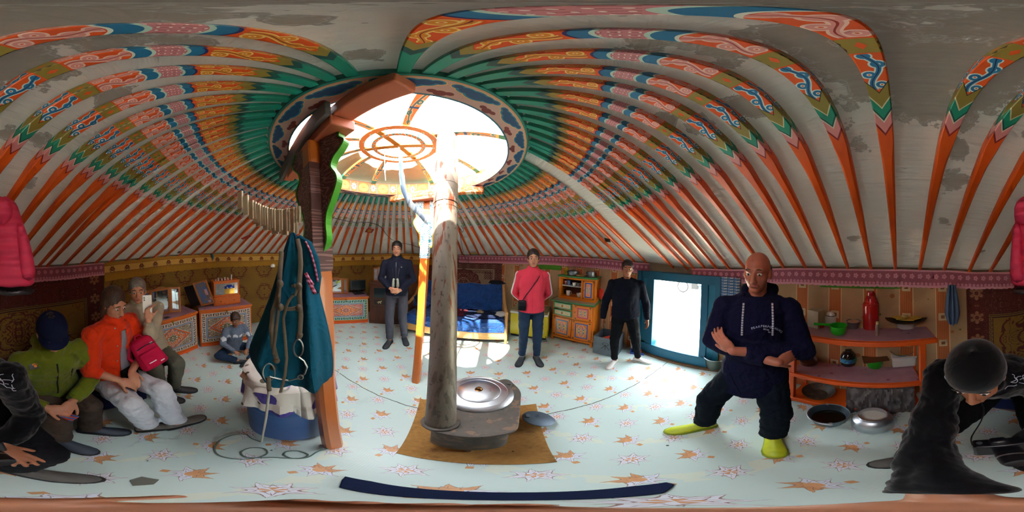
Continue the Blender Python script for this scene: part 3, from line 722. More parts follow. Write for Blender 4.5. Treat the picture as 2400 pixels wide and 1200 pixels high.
def rounded(pts, r=.05, n=6):
    out = []; m = len(pts)
    for i in range(m):
        p = Vector(pts[i][:2]); a = (Vector(pts[i-1][:2])-p); b_ = (Vector(pts[(i+1) % m][:2])-p); ra = min(r, a.length*.45, b_.length*.45)
        A_ = p+a.normalized()*ra; B_ = p+b_.normalized()*ra
        for k in range(n+1):
            t = k/n; q = A_*(1-t)**2+p*2*t*(1-t)+B_*t*t; out.append((q.x, q.y))
    return out
# stove plate: wide at the fire end, narrowing to the pipe
PX, PY = G(1032, 990, zs_).x, G(1032, 990, zs_).y
fr_, br_ = G(1214,1012,zs_), G(1222,915,zs_)
plate = [(PX-.075,PY-.05),(PX+.02,PY-.085),(G(1110,1027,zs_).x,G(1110,1027,zs_).y),(fr_.x+.0,fr_.y-.0),(br_.x,br_.y),(G(1190,885,zs_).x,G(1190,885,zs_).y),(PX-.06,PY+.36),(PX-.08,PY+.06)]
pr_ = rounded(plate, .06, 5)
b = MB(); b.prism(pr_, zs_-.022, zs_); b.build('top_plate', mCAST, ST, world=True, bev=.004)
cc = Vector((sum(p[0] for p in pr_)/len(pr_), sum(p[1] for p in pr_)/len(pr_)))
inn = [((x-cc.x)*.82+cc.x, (y-cc.y)*.82+cc.y) for x, y in pr_]
b = MB(); b.prism(inn, .10, zs_-.02); b.build('firebox', mCAST, ST, world=True, bev=.006)
for k in (2, 14, 26, 38):
    x, y = inn[k % len(inn)]; b = MB(); x = cc.x+(x-cc.x)*.85; y = cc.y+(y-cc.y)*.85; b.tube([(x, y, .012), (x, y, .11)], [.014, .02], 8); b.build('leg', mCAST, ST, world=True)
b = MB(); r_ = .066
prof = [(r_+.012, zs_), (r_+.014, zs_+.015), (r_, zs_+.02)]
b.lathe(prof, 28, Matrix.Translation((PX, PY, 0))); b.build('pipe_collar', mCAST, ST, world=True)
top_ = Vector((-.372, .851, 0)); dx = (top_.x-PX)/1.4; dy = (top_.y-PY)/1.4
def pax(z): return Vector((PX+dx*(z-zs_), PY+dy*(z-zs_), z))
def pipe(z0, z1, r0, r1, nm, seam=True):
    b = MB(); b.tube([pax(z0), pax(z0+.01), pax((z0+z1)/2), pax(z1-.01), pax(z1)], [r0*.985, r0, (r0+r1)/2, r1, r1*.985], 32)
    if seam: b.tube([pax(z1-.05)+Vector((0,0,0)), pax(z1-.045)], [r1*1.02, r1*1.02], 32)
    o = b.build(nm, mPIPE, ST, world=True); return o
pipe(zs_+.0, 1.885, .0655, .0655, 'pipe_section'); pipe(1.865, 2.42, .0695, .067, 'pipe_section'); pipe(2.40, 3.3, .0655, .0655, 'pipe_section')
b = MB(); b.tube([pax(1.99), pax(1.994)], [.0705, .0705], 32); b.build('pipe_band', mPIPE, ST, world=True)
# wok lid on the stove
LC = (G(1050,900,.53)+G(1200,910,.53))/2; LC = Vector((G(1122,915,.54).x, G(1122,915,.54).y, 0)); rl = (G(1204,915,.53)-G(1122,915,.53)).length
mALU = metalm('aluminium', '#d4d8de', .36, .12, 14); mALD = metalm('aluminium_dull', '#9aa0a6', .42, .25, 10)
WL = emp('covered_wok', (LC.x, LC.y, zs_), 0, 'iron wok sunk in the stove under a big round aluminium lid with brown knob', 'wok')
b = MB(); b.lathe([(0,.052),(.035,.052),(.07,.048),(rl*.60,.040),(rl*.62,.034),(rl*.64,.037),(rl*.82,.026),(rl*.84,.029),(rl*.97,.016),(rl,.006),(rl,.0),(rl*.97,.0)], 64); lid_ = b.build('lid', mALU, WL, ang=50)
b = MB(); b.lathe([(0,.075),(.014,.074),(.02,.066),(.016,.056),(.024,.052)], 20); b.build('knob', metalm('brass_knob', '#8a6238', .3), lid_)
WK = WL
b = MB(); b.lathe([(0,-.1),(rl*.5,-.08),(rl*.85,-.02),(rl*.99,-.001),(rl*.93,.0),(rl*.8,-.02),(0,-.09)], 48)
for s_ in (0, PI): b.tube([(rl*.97*math.cos(s_-.2+.6), rl*.97*math.sin(s_-.2+.6), 0), (rl*1.13*math.cos(s_+.6), rl*1.13*math.sin(s_+.6), .01), (rl*.97*math.cos(s_+.2+.6), rl*.97*math.sin(s_+.2+.6), 0)], .008, 6)
b.build('pan', mCAST, WK)
# cast lid leaning beside the stove
p0 = G(1262, 985, .06); lr = .105
tl = (Vector((0,0,1))+Vector((.42,.12,0))).normalized(); M = axis((p0.x, p0.y, .1), tl, (0,1,0))
SL = emp('fire_hole_cover', M=M, label='round grey cast iron cover leaning on the floor beside the stove', cat='iron cover'); SL.rotation_euler = M.to_euler()
mSLID = mat('lid_blue_grey', lambda: mix(noi(coord(), 9, 4), '#3f4a54', '#5e6a76'), .5, .5, bump=lambda: noi(coord(), 30, 3), bstr=.2)
b = MB(); b.lathe([(0,.006),(lr*.9,.006),(lr,.0),(lr,-.006),(lr*.96,-.01),(0,-.01)], 40)
for i in range(5): b.box((-.01+.014*math.sin(i*2), -.03+.016*i, .007), (.03, .006, .003), rz=i*.5)
b.build('disc', mSLID, SL); b = MB(); b.box((-lr*.78, .01, .018), (.03,.045,.02)); b.build('handle', mSLID, SL, bev=.004)
# hearth board
hb = [G(928,1062), G(1306,1083), G(1238,948), G(985,935)]
hp = [(hb[0].x,hb[0].y),(hb[1].x,hb[1].y),(hb[2].x+.06,hb[2].y),(hb[3].x,hb[3].y)]
mHB = mat('hearth_fibreboard', lambda: mix(sm(noi(coord(), 6, 5, .7), .35, .7), mix(noi(coord(), 40, 3), '#8a5a24', '#b98a48'), '#6a4420'), .85, bump=lambda: noi(coord(), 60, 3), bstr=.3)
def hearthc():
    o = coord(); c = mix(noi(o, 40, 3), '#8f6228', '#bb8c4a'); c = mix(sm(noi(o, 7, 5, .7), .48, .7)*.7, c, '#5e3c1c'); return mix(lt(vor(o, 13), .10)*gt(noi(o, 5, 1), .52), c, '#3a2412')
mHB = mat('hearth_board', hearthc, .85, bump=lambda: noi(coord(), 60, 3), bstr=.3)
b = MB(); b.prism(hp, .0, .009); tag(b.build('hearth_board', mHB, bev=.002), 'brown fibreboard sheet under the stove on the floor', 'board')
# ------------------------------------------------------------------ furniture helpers
def FR(name, A, B, label, cat, z=0, group=None):
    A = Vector((A[0], A[1], z)); B = Vector((B[0], B[1], z)); x = (B-A).normalized(); zz = Vector((0,0,1)); y = zz.cross(x)
    M = Matrix((x, y, zz)).transposed().to_4x4(); M.translation = A
    o = emp(name, M=M, label=label, cat=cat, group=group); o.rotation_euler = M.to_euler(); o['L'] = (B-A).length; return o
def bx_(name, P, x0, x1, y0, y1, z0, z1, m, bev=.003, label=None):
    b = MB(); b.box(((x0+x1)/2, (y0+y1)/2, (z0+z1)/2), (x1-x0, y1-y0, z1-z0)); return b.build(name, m, P, bev=bev, label=label)
def one(name, b, m, label, cat, group=None, **k): return tag(b.build(name, m, **k), label, cat, group)
def EM(name, p, label, cat, rz=0, group=None): return emp(name, p, rz, label, cat, group)
def top(px, py, z): p = G(px, py, z); return Vector((p.x, p.y, z))
def chestcol(L, z0, z1, cols):
    OR, KB, KW, LB, FW, F2 = cols
    def f():
        x, y, z = sep(coord()); X = x-L/2; Z = z-(z0+z1)/2; hw, hh = L/2-.012, (z1-z0)/2-.01
        dx = hw-ab(X); dz = hh-ab(Z); d = mn(dx, dz); al = lt(dx, dz); a = al*Z+(1-al)*X
        c = mix(noi(coord(), 7, 3), tuple(v*.85 for v in hx(OR)), OR)
        k = keyline(a/.115+.1, (d-.022)/.058); c = mix(inb(d, .018, .085), c, mix(k, KB, KW))
        c = mix(inb(d, .09, .1), c, LB); c = mix(inb(d, .1, .106), c, '#d8dcd0'); c = mix(inb(d, .106, .116), c, LB)
        inn = gt(d, .12); lz = ab(X)/(hw-.13)+ab(Z)/(hh-.10)
        n = noi(comb(ab(ab(X)-.03), ab(Z), .5), 15, 0, .3, 1.6); ln = lt(ab(fr(n*5)-.5), .17)
        c = mix(inn*gt(lz, 1.06), c, mix(ln, F2, FW)); c = mix(inn*inb(lz, 1.02, 1.06), c, '#d8dcd0')
        c2 = ab(X)/(hw*.62)+ab(Z)/(hh*.62)+(ab(sin(atan2(Z, X)*6)))*.14
        c = mix(inn*lt(c2, 1.), c, mix(ln, mix(lt(c2, .5), OR, F2), FW)); c = mix(inn*inb(c2, .97, 1.03), c, LB); c = mix(inn*inb(c2, .3, .36), c, '#3a6a4a')
        return c
    return f
PAL1 = ('#e0680f', '#7a4a2c', '#c8ccbe', '#2a7ea6', '#d2cdbc', '#7c5a28'); PAL2 = ('#e07a1a', '#1f4a44', '#9cd0bc', '#2a8ab4', '#ecb8a8', '#c25a4a')
mPINKCL = mat('purple_flowered_oilcloth', lambda: mix(lt(vor(coord(), 9), .14), mix(noi(coord(), 12, 3), '#946c7a', '#b88e9a'), '#94506a'), .5)
mDKW = wood('dark_wood', '#3a1c10', '#6a3a22', 1, .45, 'z'); mMIR = mat('mirror_glass', '#e8ecec', .03, 1.0)
def chest(A, B, Hc, dep, label, pal, scal=False):
    C_ = FR('painted_chest', A, B, label, 'chest'); L = C_['L']
    fm = mat('chest_front', chestcol(L, .06, Hc-.035, pal), .35, coat=.3)
    bx_('body', C_, 0.004, L-.004, .012, dep, .03, Hc-.03, mORANGE)
    b = MB(); b.box((L/2, .006, (Hc-.035+.06)/2), (L-.03, .014, Hc-.105)); b.build('front_panel', fm, C_, bev=.002)
    bx_('lid', C_, -.006, L+.006, -.01, dep, Hc-.035, Hc, mORANGE, .005)
    b = MB(); b.box((L/2, dep/2, Hc+.002), (L-.01, dep-.02, .006)); b.build('oilcloth', mPINKCL, C_)
    bx_('plinth', C_, .01, L-.01, .0, dep, .0, .045, mREDOR)
    b = MB(); b.sph((L/2, -.014, Hc-.05), (.014, .01, .02)); b.tube([(L/2, -.016, Hc-.065), (L/2, -.022, Hc-.085)], .006, 8); b.build('latch', metalm('brass', '#b08a3a', .3) if 'brass' not in MATS else MATS['brass'], C_)
    return C_
CH1 = chest(G(335,858), G(466,815), .69, .42, 'orange painted chest with diamond pattern under the three-part mirror, nearest the seated people', PAL1)
CH2 = chest(G(470,813), G(592,793), .69, .42, 'orange painted chest behind the crouching child, carrying the photo frame and little glass cabinet', PAL1)
CH3 = chest(G(757,759), G(864,755), .61, .42, 'blue and orange painted chest under the television', PAL2)
mFRW = wood('mirror_frame_wood', '#8a4c1c', '#b8702e', 1, .4, 'z')
def triptych(P, x0, x1, y, z0, z1, label, wing, ang=.5):
    c = PM[P.name]; A = c @ Vector((x0, y, z0)); B = c @ Vector((x1, y, z0))
    T = FR('folding_mirror', A, B, label, 'mirror', z=z0); w = T['L']; h = z1-z0
    def leaf(nm, X0, a, w_, sgn):
        M = Matrix.Translation((X0, 0, 0)) @ Matrix.Rotation(a, 4, 'Z'); t = .03
        b = MB()
        for (cx, cz, dx, dz) in ((sgn*t/2, h/2, t, h), (sgn*(w_-t/2), h/2, t, h), (sgn*w_/2, t/2, w_-2*t, t), (sgn*w_/2, h-t/2, w_-2*t, t)):
            b.box(M @ Vector((cx, 0, cz)), (dx, .022, dz), M)
        o = b.build(nm, mFRW, T, bev=.003)
        g = MB(); g.box(M @ Vector((sgn*w_/2, .003, h/2)), (w_-2*t+.004, .006, h-2*t+.004), M); g.build('glass', mMIR, o)
    leaf('centre_leaf', 0, 0, w, 1); leaf('side_leaf', w+.002, -ang, wing, 1); leaf('side_leaf', -.002, ang, wing, -1)
    b = MB(); n = 12; b.prism([(w*.2+w*.6*i/n, h+.0+.022*abs(math.sin(i*PI/n*1.0))+.008*math.sin(i*2.1)**2) for i in range(n+1)]+[(w*.8, h-.004), (w*.2, h-.004)], -.008, .008, Matrix.Rotation(PI/2, 4, 'X'))
    b.build('crest', mFRW, T); return T
def loc(P, w): return PM[P.name].inverted() @ w
def zat(px, py, P, lx, ly):
    w = PM[P.name] @ Vector((lx, ly, 0)); d = ray(px, py); return H+d.z*math.hypot(w.x, w.y)/math.hypot(d.x, d.y)
triptych(CH1, .235, .545, .20, .70, 1.10, 'three-part folding mirror in brown wood frame on the nearer painted chest', .155)
triptych(CH3, .13, .42, .26, .62, .97, 'three-part folding mirror on the chest beside the television, door reflected in it', .13)
# bits on chest 1
mWHT = mat('white_plastic', '#dcdcd6', .35); mBLP = mat('black_plastic', '#15151a', .35); mGLS = mat('clear_glass', '#e8f0ee', .05, trans=.9)
p = PM[CH1.name] @ Vector((.30,.12,.697)); BO = EM('cosmetic_bottle', p, 'slim pale cosmetic bottle standing in front of the nearer folding mirror', 'bottle')
b = MB(); b.lathe([(0,0),(.016,0),(.017,.01),(.016,.09),(.009,.105),(.009,.11)], 16); b.build('bottle', mat('frosted', '#b8c0b4', .3), BO); b = MB(); b.lathe([(.0,.11),(.011,.11),(.011,.14),(0,.142)], 14); b.build('cap', mat('peach_cap', '#c8885a', .4), BO)
p = PM[CH1.name] @ Vector((.24,.09,.70)); b = MB(); b.box((0,0,.009), (.10,.035,.018), rz=-.5); o = one('power_adapter', b, mWHT, 'white flat adapter lying on the purple cloth of the nearer chest', 'adapter', bev=.006); o.location = p
b = MB(); w_ = PM[CH1.name]; b.tube([w_ @ Vector(q) for q in ((.25,.07,.706),(.2,.05,.706),(.24,.03,.706),(.33,.05,.706),(.40,.06,.706),(.36,.035,.706),(.45,.04,.706))], .003, 6); b.box(w_ @ Vector((.38,.035,.712)), (.06,.03,.015), w_)
one('charging_cable', b, mBLP, 'black charging cable with plug lying on the purple cloth of the nearer chest', 'cable')
# photo frame, leaning
def photos():
    x, y, z = sep(coord()); i = fl(x/.045); j = fl(z/.05); n = noi(comb(i*3.1, j*5.7), 2.3, 0); m_ = noi(comb(x, z), 30, 3)
    c = mix(m_, mix(n, '#20242c', '#7a8fa8'), mix(sm(n, .4, .6), '#8a6a50', '#3a5a98')); return mix(gt(noi(comb(j*7., i*2.3), 3, 0), .62), c, mix(m_, '#b02a5a', '#d8c8c0'))
mPHO = mat('photo_collage', photos, .15)
p = PM[CH2.name] @ Vector((.06,.10,.70)); M = PM[CH2.name].to_3x3().to_4x4(); M.translation = p
M = M @ Matrix.Rotation(-.30, 4, 'Z') @ Matrix.Rotation(.18, 4, 'X') @ Matrix.Rotation(-.28, 4, 'Y')
PF = emp('photo_frame', M=M, label='brown framed collage of small photographs leaning on the chest behind the child', cat='picture frame'); PF.rotation_euler = M.to_euler()
b = MB(); w, h, t = .23, .42, .028
for cx, cz, dx, dz in ((t/2,h/2,t,h),(w-t/2,h/2,t,h),(w/2,t/2,w-2*t,t),(w/2,h-t/2,w-2*t,t)): b.box((cx+.0,0,cz+.03),(dx,.02,dz))
b.build('frame', mFRW, PF, bev=.004); b = MB(); b.box((w/2,.004,h/2+.03),(w-2*t+.004,.004,h-2*t+.004)); b.build('photos', mPHO, PF)
M = PM[CH2.name].to_3x3().to_4x4(); M.translation = PM[CH2.name] @ Vector((-.02,.2,.70)); M = M @ Matrix.Rotation(-.3, 4, 'Y') @ Matrix.Rotation(-.5, 4, 'Z')
b = MB(); b.box((0,0,.19),(.18,.03,.36)); o = one('dark_case', b, mat('dark_case', '#140e10', .4), 'flat dark case leaning between the folding mirror and the photo frame', 'case', bev=.01); o.matrix_world = M
# little glass cabinet on chest 2
c2 = PM[CH2.name]; A = c2 @ Vector((.26,.12,.70)); B = c2 @ Vector((.72,.12,.70)); GC = FR('glass_cabinet', A, B, 'small orange cabinet with mirrored glass front and drawers on the chest behind the child', 'cabinet', z=.70); L = GC['L']
bx_('drawer_case', GC, 0, L, 0, .24, 0, .15, mORANGE, .004)
for k in range(2):
    d_ = bx_('drawer', GC, .02+k*L/2, L/2-.012+k*L/2, -.008, .01, .02, .13, mORANGE, .004); b = MB(); b.sph((L*.25+k*L/2,-.016,.075),.012); b.build('knob', mFRW, d_)
for nm, x0, x1, z0, z1 in (('side_post',0.01,.035,.15,.40),('side_post',L-.035,L-.01,.15,.40),('rail',.035,L-.035,.15,.18),('rail',.035,L-.035,.37,.40)): bx_(nm, GC, x0, x1, .02, .22, z0, z1, mORANGE, .003)
bx_('top_board', GC, 0, L, .01, .24, .40, .415, mORANGE, .003)
def foil():
    x, y, z = sep(coord()); n = noi(coord(), 9, 4, .7, 2.); c = mix(n, '#5a6468', '#d8dcd4'); k = inb(x, L*.42, L*.8)
    c = mix(k*inb(z, .27, .34)*gt(noi(coord(), 20, 2), .42), c, '#1c3aa0'); return mix(k*lt(z, .275)*gt(noi(coord(), 14, 2), .4), c, '#c89a3a')
b = MB(); b.box((L/2,.03,.275),(L-.07,.006,.19)); b.build('glass_front', mat('foil_glass', foil, .12, .6), GC)
for k, (x, h_) in enumerate(((.06,.03),(.11,.045),(.17,.035),(.22,.05),(.28,.035),(.34,.085))):
    p = PM[GC.name] @ Vector((x,.1,.415)); b = MB(); b.lathe([(0,0),(.016,0),(.012,h_*.4),(.02,h_),(.016,h_),(.01,h_*.5),(0,.01)], 14)
    one('silver_cup' if k < 5 else 'slim_vase', b, mALU, 'tiny silver cup in the row on top of the small glass cabinet' if k < 5 else 'slim bright vase on the right end of the small glass cabinet', 'cup' if k < 5 else 'vase', 'silver cups on the glass cabinet' if k < 5 else None).location = p
# TV set
c3 = PM[CH3.name]; A = c3 @ Vector((.60,.25,.617)); B = c3 @ Vector((.93,.30,.617)); TV = FR('television', A, B, 'small black flat television on the blue and orange chest', 'television', z=.617); L = TV['L']
bx_('bezel', TV, -.01, L+.01, 0, .04, .075, .30, mBLP, .006); bx_('screen', TV, .012, L-.012, -.003, .01, .105, .28, mat('tv_screen', '#1c2426', .12), .002)
bx_('neck', TV, L/2-.03, L/2+.03, .01, .04, .02, .09, mBLP); bx_('foot', TV, L/2-.11, L/2+.11, -.06, .09, .0, .022, mBLP, .006)
b = MB(); b.box((L/2,-.10,.012),(.24,.05,.024)); o = one('set_top_box', b, mBLP, 'flat black receiver box lying before the television', 'receiver', bev=.004); o.matrix_world = PM[TV.name] @ Matrix.Translation((0,0,.002))
# brown cupboard with glass
BC = FR('brown_cupboard', G(866,757), G(958,760), 'dark brown wooden cupboard with small glass door behind the person with binoculars', 'cupboard'); L = BC['L']
bx_('body', BC, 0, L, .012, .36, .04, .88, mDKW, .004); bx_('top_board', BC, -.015, L+.015, -.02, .37, .88, .905, mDKW, .005); bx_('plinth', BC, -.005, L+.005, -.005, .36, 0, .05, mDKW, .004)
for k in range(2):
    x0 = .04+k*(L/2); x1 = L/2-.03+k*L/2
    bx_('door', BC, x0, x1, .0, .015, .08, .40, mDKW, .006)
    d_ = bx_('glazed_door', BC, x0, x1, .002, .014, .42, .85, mDKW, .004); bx_('pane', d_, x0+.05, x1-.05, -.002, .006, .60, .81, mat('dim_glass', '#2a3436', .1), .001)
    bx_('horse_plaque', d_, x0+.05, x1-.05, -.003, .004, .45, .56, mat('plaque', '#2a1c10', .4), .001)
    b = MB(); cx = (x0+x1)/2; b.sph((cx,-.004,.51),(.035,.003,.016)); b.sph((cx+.035,-.004,.528),(.014,.003,.012)); [b.tube([(cx+q,-.004,.505),(cx+q*1.15,-.004,.47)],.0045,5) for q in (-.025,-.012,.015,.027)]; b.tube([(cx-.033,-.004,.515),(cx-.05,-.004,.49)],.004,5); b.build('horse_figure', mat('cream_figure', '#c8b48a', .5), d_)
for k, (x, z1, w_, ly) in enumerate(((.13,.32,.22,.22),(.03,.30,.14,.27))):
    A = PM[BC.name] @ Vector((x, ly, .905)); B = PM[BC.name] @ Vector((x+w_, ly, .905)); Q = FR('picture_frame', A, B, ['picture frame full of small grey photographs on the brown cupboard', 'narrow pale picture frame half hidden behind the photograph frame on the brown cupboard'][k], 'picture frame', z=.905)
    bx_('frame', Q, 0, w_, 0, .02, 0, z1, mFRW, .004); bx_('photos', Q, .022, w_-.022, -.003, .005, .03, z1-.025, mat('photos_grey', lambda: mix(noi(coord(), 26, 4), '#303a44', '#dfe6ea'), .15), .001)
# sofa with blue cover
mVEL = cloth('blue_velvet', '#17407c', .45, 7, .42, .9, .15, .03); mLTW = wood('light_wood', '#b07a3c', '#d8a866', 1, .4, 'x'); mLTZ = wood('light_wood_upright', '#a8743a', '#cfa062', 1, .4, 'z')
SF = FR('sofa', G(948,779), G(1188,806), 'wooden sofa bed draped with crumpled blue velvet, lit by the sun', 'sofa'); L = SF['L']
bx_('front_rail', SF, .04, L-.03, .0, .03, .09, .24, mLTW, .008)
for x in (.0, L-.045):
    bx_('arm_post', SF, x, x+.045, -.015, .04, 0, .60, mLTZ, .01); bx_('rear_post', SF, x, x+.045, .62, .68, 0, .95, mLTZ, .01)
    b = MB(); b.tube([(x+.022,-.02,.60),(x+.022,.15,.615),(x+.022,.4,.70),(x+.022,.65,.93)], .026, 10); b.build('armrest', mLTZ, SF)
def crumple(x, y, a=.02): return mnoise.noise(Vector((x*5, y*5, .3)))*a+mnoise.noise(Vector((x*13, y*11, 2)))*a*.5
b = MB(); b.sheet(lambda u, v: Vector((.05+(L-.1)*u, -.012+.62*v-(.02 if v == 0 else 0), .44+crumple(u*1.6, v)-.0)), 40, 16, .10, lambda u, v: Vector((0,0,-1))); b.build('seat_cushion', mVEL, SF)
b = MB(); b.sheet(lambda u, v: Vector((.05+(L-.1)*u, -.018-.012*math.sin(v*3)+crumple(u*2, v*.6, .012), .24+.19*v)), 40, 8, .015, lambda u, v: Vector((0,1,0))); b.build('front_drape', mVEL, SF)
b = MB(); b.sheet(lambda u, v: Vector((.05+(L-.1)*u, .52+.12*v+crumple(u*1.7, v, .025), .46+.50*v+.012*math.sin(u*22))), 40, 14, .09, lambda u, v: Vector((0,1,-.1))); b.build('backrest', mVEL, SF)
def lump(name, p, r, m, label, cat, seed=0, f=7, a=.35):
    b = MB(); b.sph((0,0,0), r, 28, 18)
    for v in b.v:
        k = 1+a*mnoise.noise(Vector((v.x*f/r[0]*.3+seed, v.y*f/r[1]*.3, v.z*f/r[2]*.3))); v.x *= k; v.y *= k; v.z *= k; v.z = max(v.z, -r[2]*.5)
    o = b.build(name, m, ang=70); o.location = p; return tag(o, label, cat)
c = PM[SF.name]; mDKB = cloth('dark_blue_cloth', '#1a2238', .3)
lump('dark_garment', c @ Vector((L-.42,.25,.47)), (.30,.16,.045), mDKB, 'dark blue garment lying flat on the sofa seat', 'clothing', 1)
lump('maroon_garment', c @ Vector((L-.85,.3,.47)), (.2,.14,.05), cloth('maroon_cloth', '#4a1c28', .3), 'dark maroon garment on the sofa seat beside the stove pipe', 'clothing', 2)
lump('grey_rag', c @ Vector((L-.10,.2,.505)), (.09,.08,.045), cloth('pale_rag', '#b8b4a8', .2), 'crumpled pale grey rag on the sofa seat by the right arm', 'rag', 3)
lump('brown_toy', c @ Vector((L-.45,.22,.535)), (.06,.035,.03), cloth('tan_cloth', '#8a7a5a', .3), 'small tan bundle on top of the dark garment on the sofa', 'bundle', 4)
lump('folded_black_cloth', c @ Vector((L-.16,.66,.99)), (.15,.07,.045), cloth('black_cloth', '#1c1e22', .3), 'black folded cloth lying on top of the sofa back', 'cloth', 5)
lump('blue_bedding', c @ Vector((.18,.38,.60)), (.16,.2,.16), mVEL, 'heap of blue bedding at the left end of the sofa', 'bedding', 6)
# freezer
FZ = FR('chest_freezer', G(1194,786), G(1281,799), 'yellow chest freezer with grey lid behind the person in the pink jacket', 'freezer'); L = FZ['L']
mYEL = mat('yellow_enamel', lambda: mix(noi(coord(), 3, 3), '#bfae1c', '#d6c62e'), .35)
bx_('body', FZ, 0, L, 0, .40, .05, .49, mYEL, .012); bx_('lid_trim', FZ, -.005, L+.005, -.01, .41, .49, .53, mat('freezer_white', '#d4d2c4', .4), .01)
bx_('lid', FZ, .0, L, .0, .40, .53, .56, mat('freezer_lid', '#8c8258', .5), .012); bx_('plinth', FZ, .02, L-.02, .02, .38, 0, .05, mBLP, .004)
b = MB(); b.lathe([(0,.004),(.03,.003),(.034,0)], 24, PM[FZ.name].inverted() @ PM[FZ.name] @ Matrix.Translation((L-.09,-.001,.17)) @ Matrix.Rotation(PI/2, 4, 'X')); b.build('badge', mALU, FZ)
b = MB(); q = PM[FZ.name]; b.tube([q @ Vector(v) for v in ((L-.02,-.01,.10),(L+.0,-.04,.03),(L-.04,-.06,.006),(L-.10,-.05,.006),(L-.08,-.015,.006),(L+.02,-.02,.006))], .005, 6); one('freezer_cable', b, mBLP, 'black power cord curled on the floor at the corner of the yellow freezer', 'cord')
# kitchen cupboard
def medallion(cx, cz, hw, hh, edge, rim='#b8c4c8'):
    def f():
        x, y, z = sep(coord()); X = x-cx; Z = z-cz; d = mn(hw-ab(X), hh-ab(Z)); c = mix(noi(coord(), 8, 3), '#cf6a10', '#e2821e')
        in_ = gt(d, 0.0); c = mix(in_*lt(d, .020), c, edge); c = mix(in_*inb(d, .018, .022), c, rim)
        aX = ab(X)/hw; aZ = ab(Z)/hh; r = hyp(aX, aZ); s1 = hyp(aX-.3, aZ-.28); s2 = hyp(aX-.05, aZ-.5)
        core = gt(d, .022)
        c = mix(core*lt(s1, .27), c, '#2f6a58'); c = mix(core*inb(s1, .2, .25), c, '#d8cfa8'); c = mix(core*lt(s1, .1), c, '#3a4a98')
        c = mix(core*inb(s2, .18, .3), c, '#d2404e'); c = mix(core*inb(s2, .3, .34), c, '#e8c4a0'); s3 = ab(aX-.62)+ab(aZ)*1.2; c = mix(core*inb(s3, .16, .24), c, '#c9b04a')
        n = noi(comb(ab(X), ab(Z), 1.5), 34, 0, .3, 1.2); c = mix(core*lt(r, .85)*lt(ab(fr(n*4)-.5), .08), c, '#e6d6b4')
        co = mx(gt(ab(X), hw+.012)*gt(ab(Z), hh-.0), 0.0); return mix(mx(lt(ab(ab(X)-hw-.03)+ab(ab(Z)-hh-.02), .02), co*0.0), c, '#6a4a1c')
    return f
KC = FR('kitchen_cupboard', G(1291,792), G(1388,815), 'tall orange kitchen cupboard with green edges and painted doors by the metal box', 'cupboard'); L = KC['L']
mKO = painted('cupboard_orange', '#d9780f', '#7a4418', .4, .7); mKG = painted('cupboard_green', '#2f7a3c', '#6a6a40', .45, .66)
bx_('lower_body', KC, 0, L, .018, .38, .06, .775, mKO, .003); bx_('worktop', KC, -.02, L+.015, -.02, .39, .775, .80, mKG, .004); b = MB(); b.box((L/2,.17,.802),(L-.01,.36,.006)); b.build('oilcloth', cloth('beige_oilcloth', '#a8967a', .15, 6, .6), KC)
for x in (.0, L-.05): bx_('leg', KC, x, x+.05, .0, .05, 0, .09, mKO); bx_('leg', KC, x, x+.05, .32, .37, 0, .09, mKO)
bx_('bottom_rail', KC, .0, L, .0, .03, .06, .10, mKO)
dm = lambda cx, cz, hw, hh, e: mat('door_painting', medallion(cx, cz, hw, hh, e), .35)
def kdoor(x0, x1, z0, z1, e, k=.06, y=0.0, nm='door'):
    cx, cz = (x0+x1)/2, (z0+z1)/2; o = bx_(nm, KC, x0, x1, y, y+.02, z0, z1, dm(cx, cz, (x1-x0)/2-k, (z1-z0)/2-k*.7, e), .004)
    b = MB(); b.sph((x0+.02, y-.012, cz), .011); b.build('knob', mFRW, o); return o
def drawercol(cx, cz):
    def f():
        x, y, z = sep(coord()); X = ab(x-cx)/.15; Z = ab(z-cz)/.04; d = mn(1-X, (1-Z)*.3); c = mix(lt(d, .05), '#c8c08c', '#2f7a3c'); c = mix(inb(d, .05, .07), c, '#dcdcc8')
        n = noi(comb(ab(x-cx), ab(z-cz), 2.), 40, 0, .3, 1.); return mix(gt(d, .09)*lt(ab(fr(n*4)-.5), .14), c, '#c8604a')
    return f
for z0 in (.65, .52):
    o = bx_('drawer', KC, .03, .37, .0, .02, z0, z0+.11, mat('drawer_painting', drawercol(.20, z0+.055), .35), .004); b = MB(); b.sph((.2,-.012,z0+.055),.014); b.build('knob', mFRW, o)
kdoor(.41, L-.03, .50, .76, '#b8285a'); kdoor(.03, .37, .11, .48, '#3a6a98'); kdoor(.385, L-.03, .11, .48, '#2a4aa0')
# upper part
U0, U1, UY = .05, L-.02, .12
for nm, x0, x1, y0, y1, z0, z1 in (('upper_side',U0,U0+.035,UY,.38,.80,1.20),('upper_side',U1-.03,U1,UY,.38,.80,1.20),('upper_side',.47,.50,UY,.36,.85,1.17),('upper_back',U0,U1,.36,.375,.80,1.20),('upper_rail',U0+.035,U1-.03,UY,UY+.02,.803,.85),('upper_rail',U0+.035,U1-.03,UY,UY+.02,1.165,1.20),('upper_floor',U0+.03,U1-.03,UY+.02,.36,.84,.855)): bx_(nm, KC, x0, x1, y0, y1, z0, z1, mKO if nm != 'upper_back' else mDKW, .002)
bx_('upper_top', KC, U0-.02, U1+.02, UY-.02, .39, 1.20, 1.23, mKG, .004); bx_('inner_shelf', KC, U0+.035, .47, UY+.05, .36, 1.03, 1.042, mWHT, .001)
kdoor(.505, U1-.035, .855, 1.16, '#2a4aa0', .035, UY, 'upper_door')
kc = PM[KC.name]; mCER = mat('white_ceramic', '#dcd8d0', .2, coat=.4); mBLC = mat('blue_ceramic', '#4a6a9a', .25)
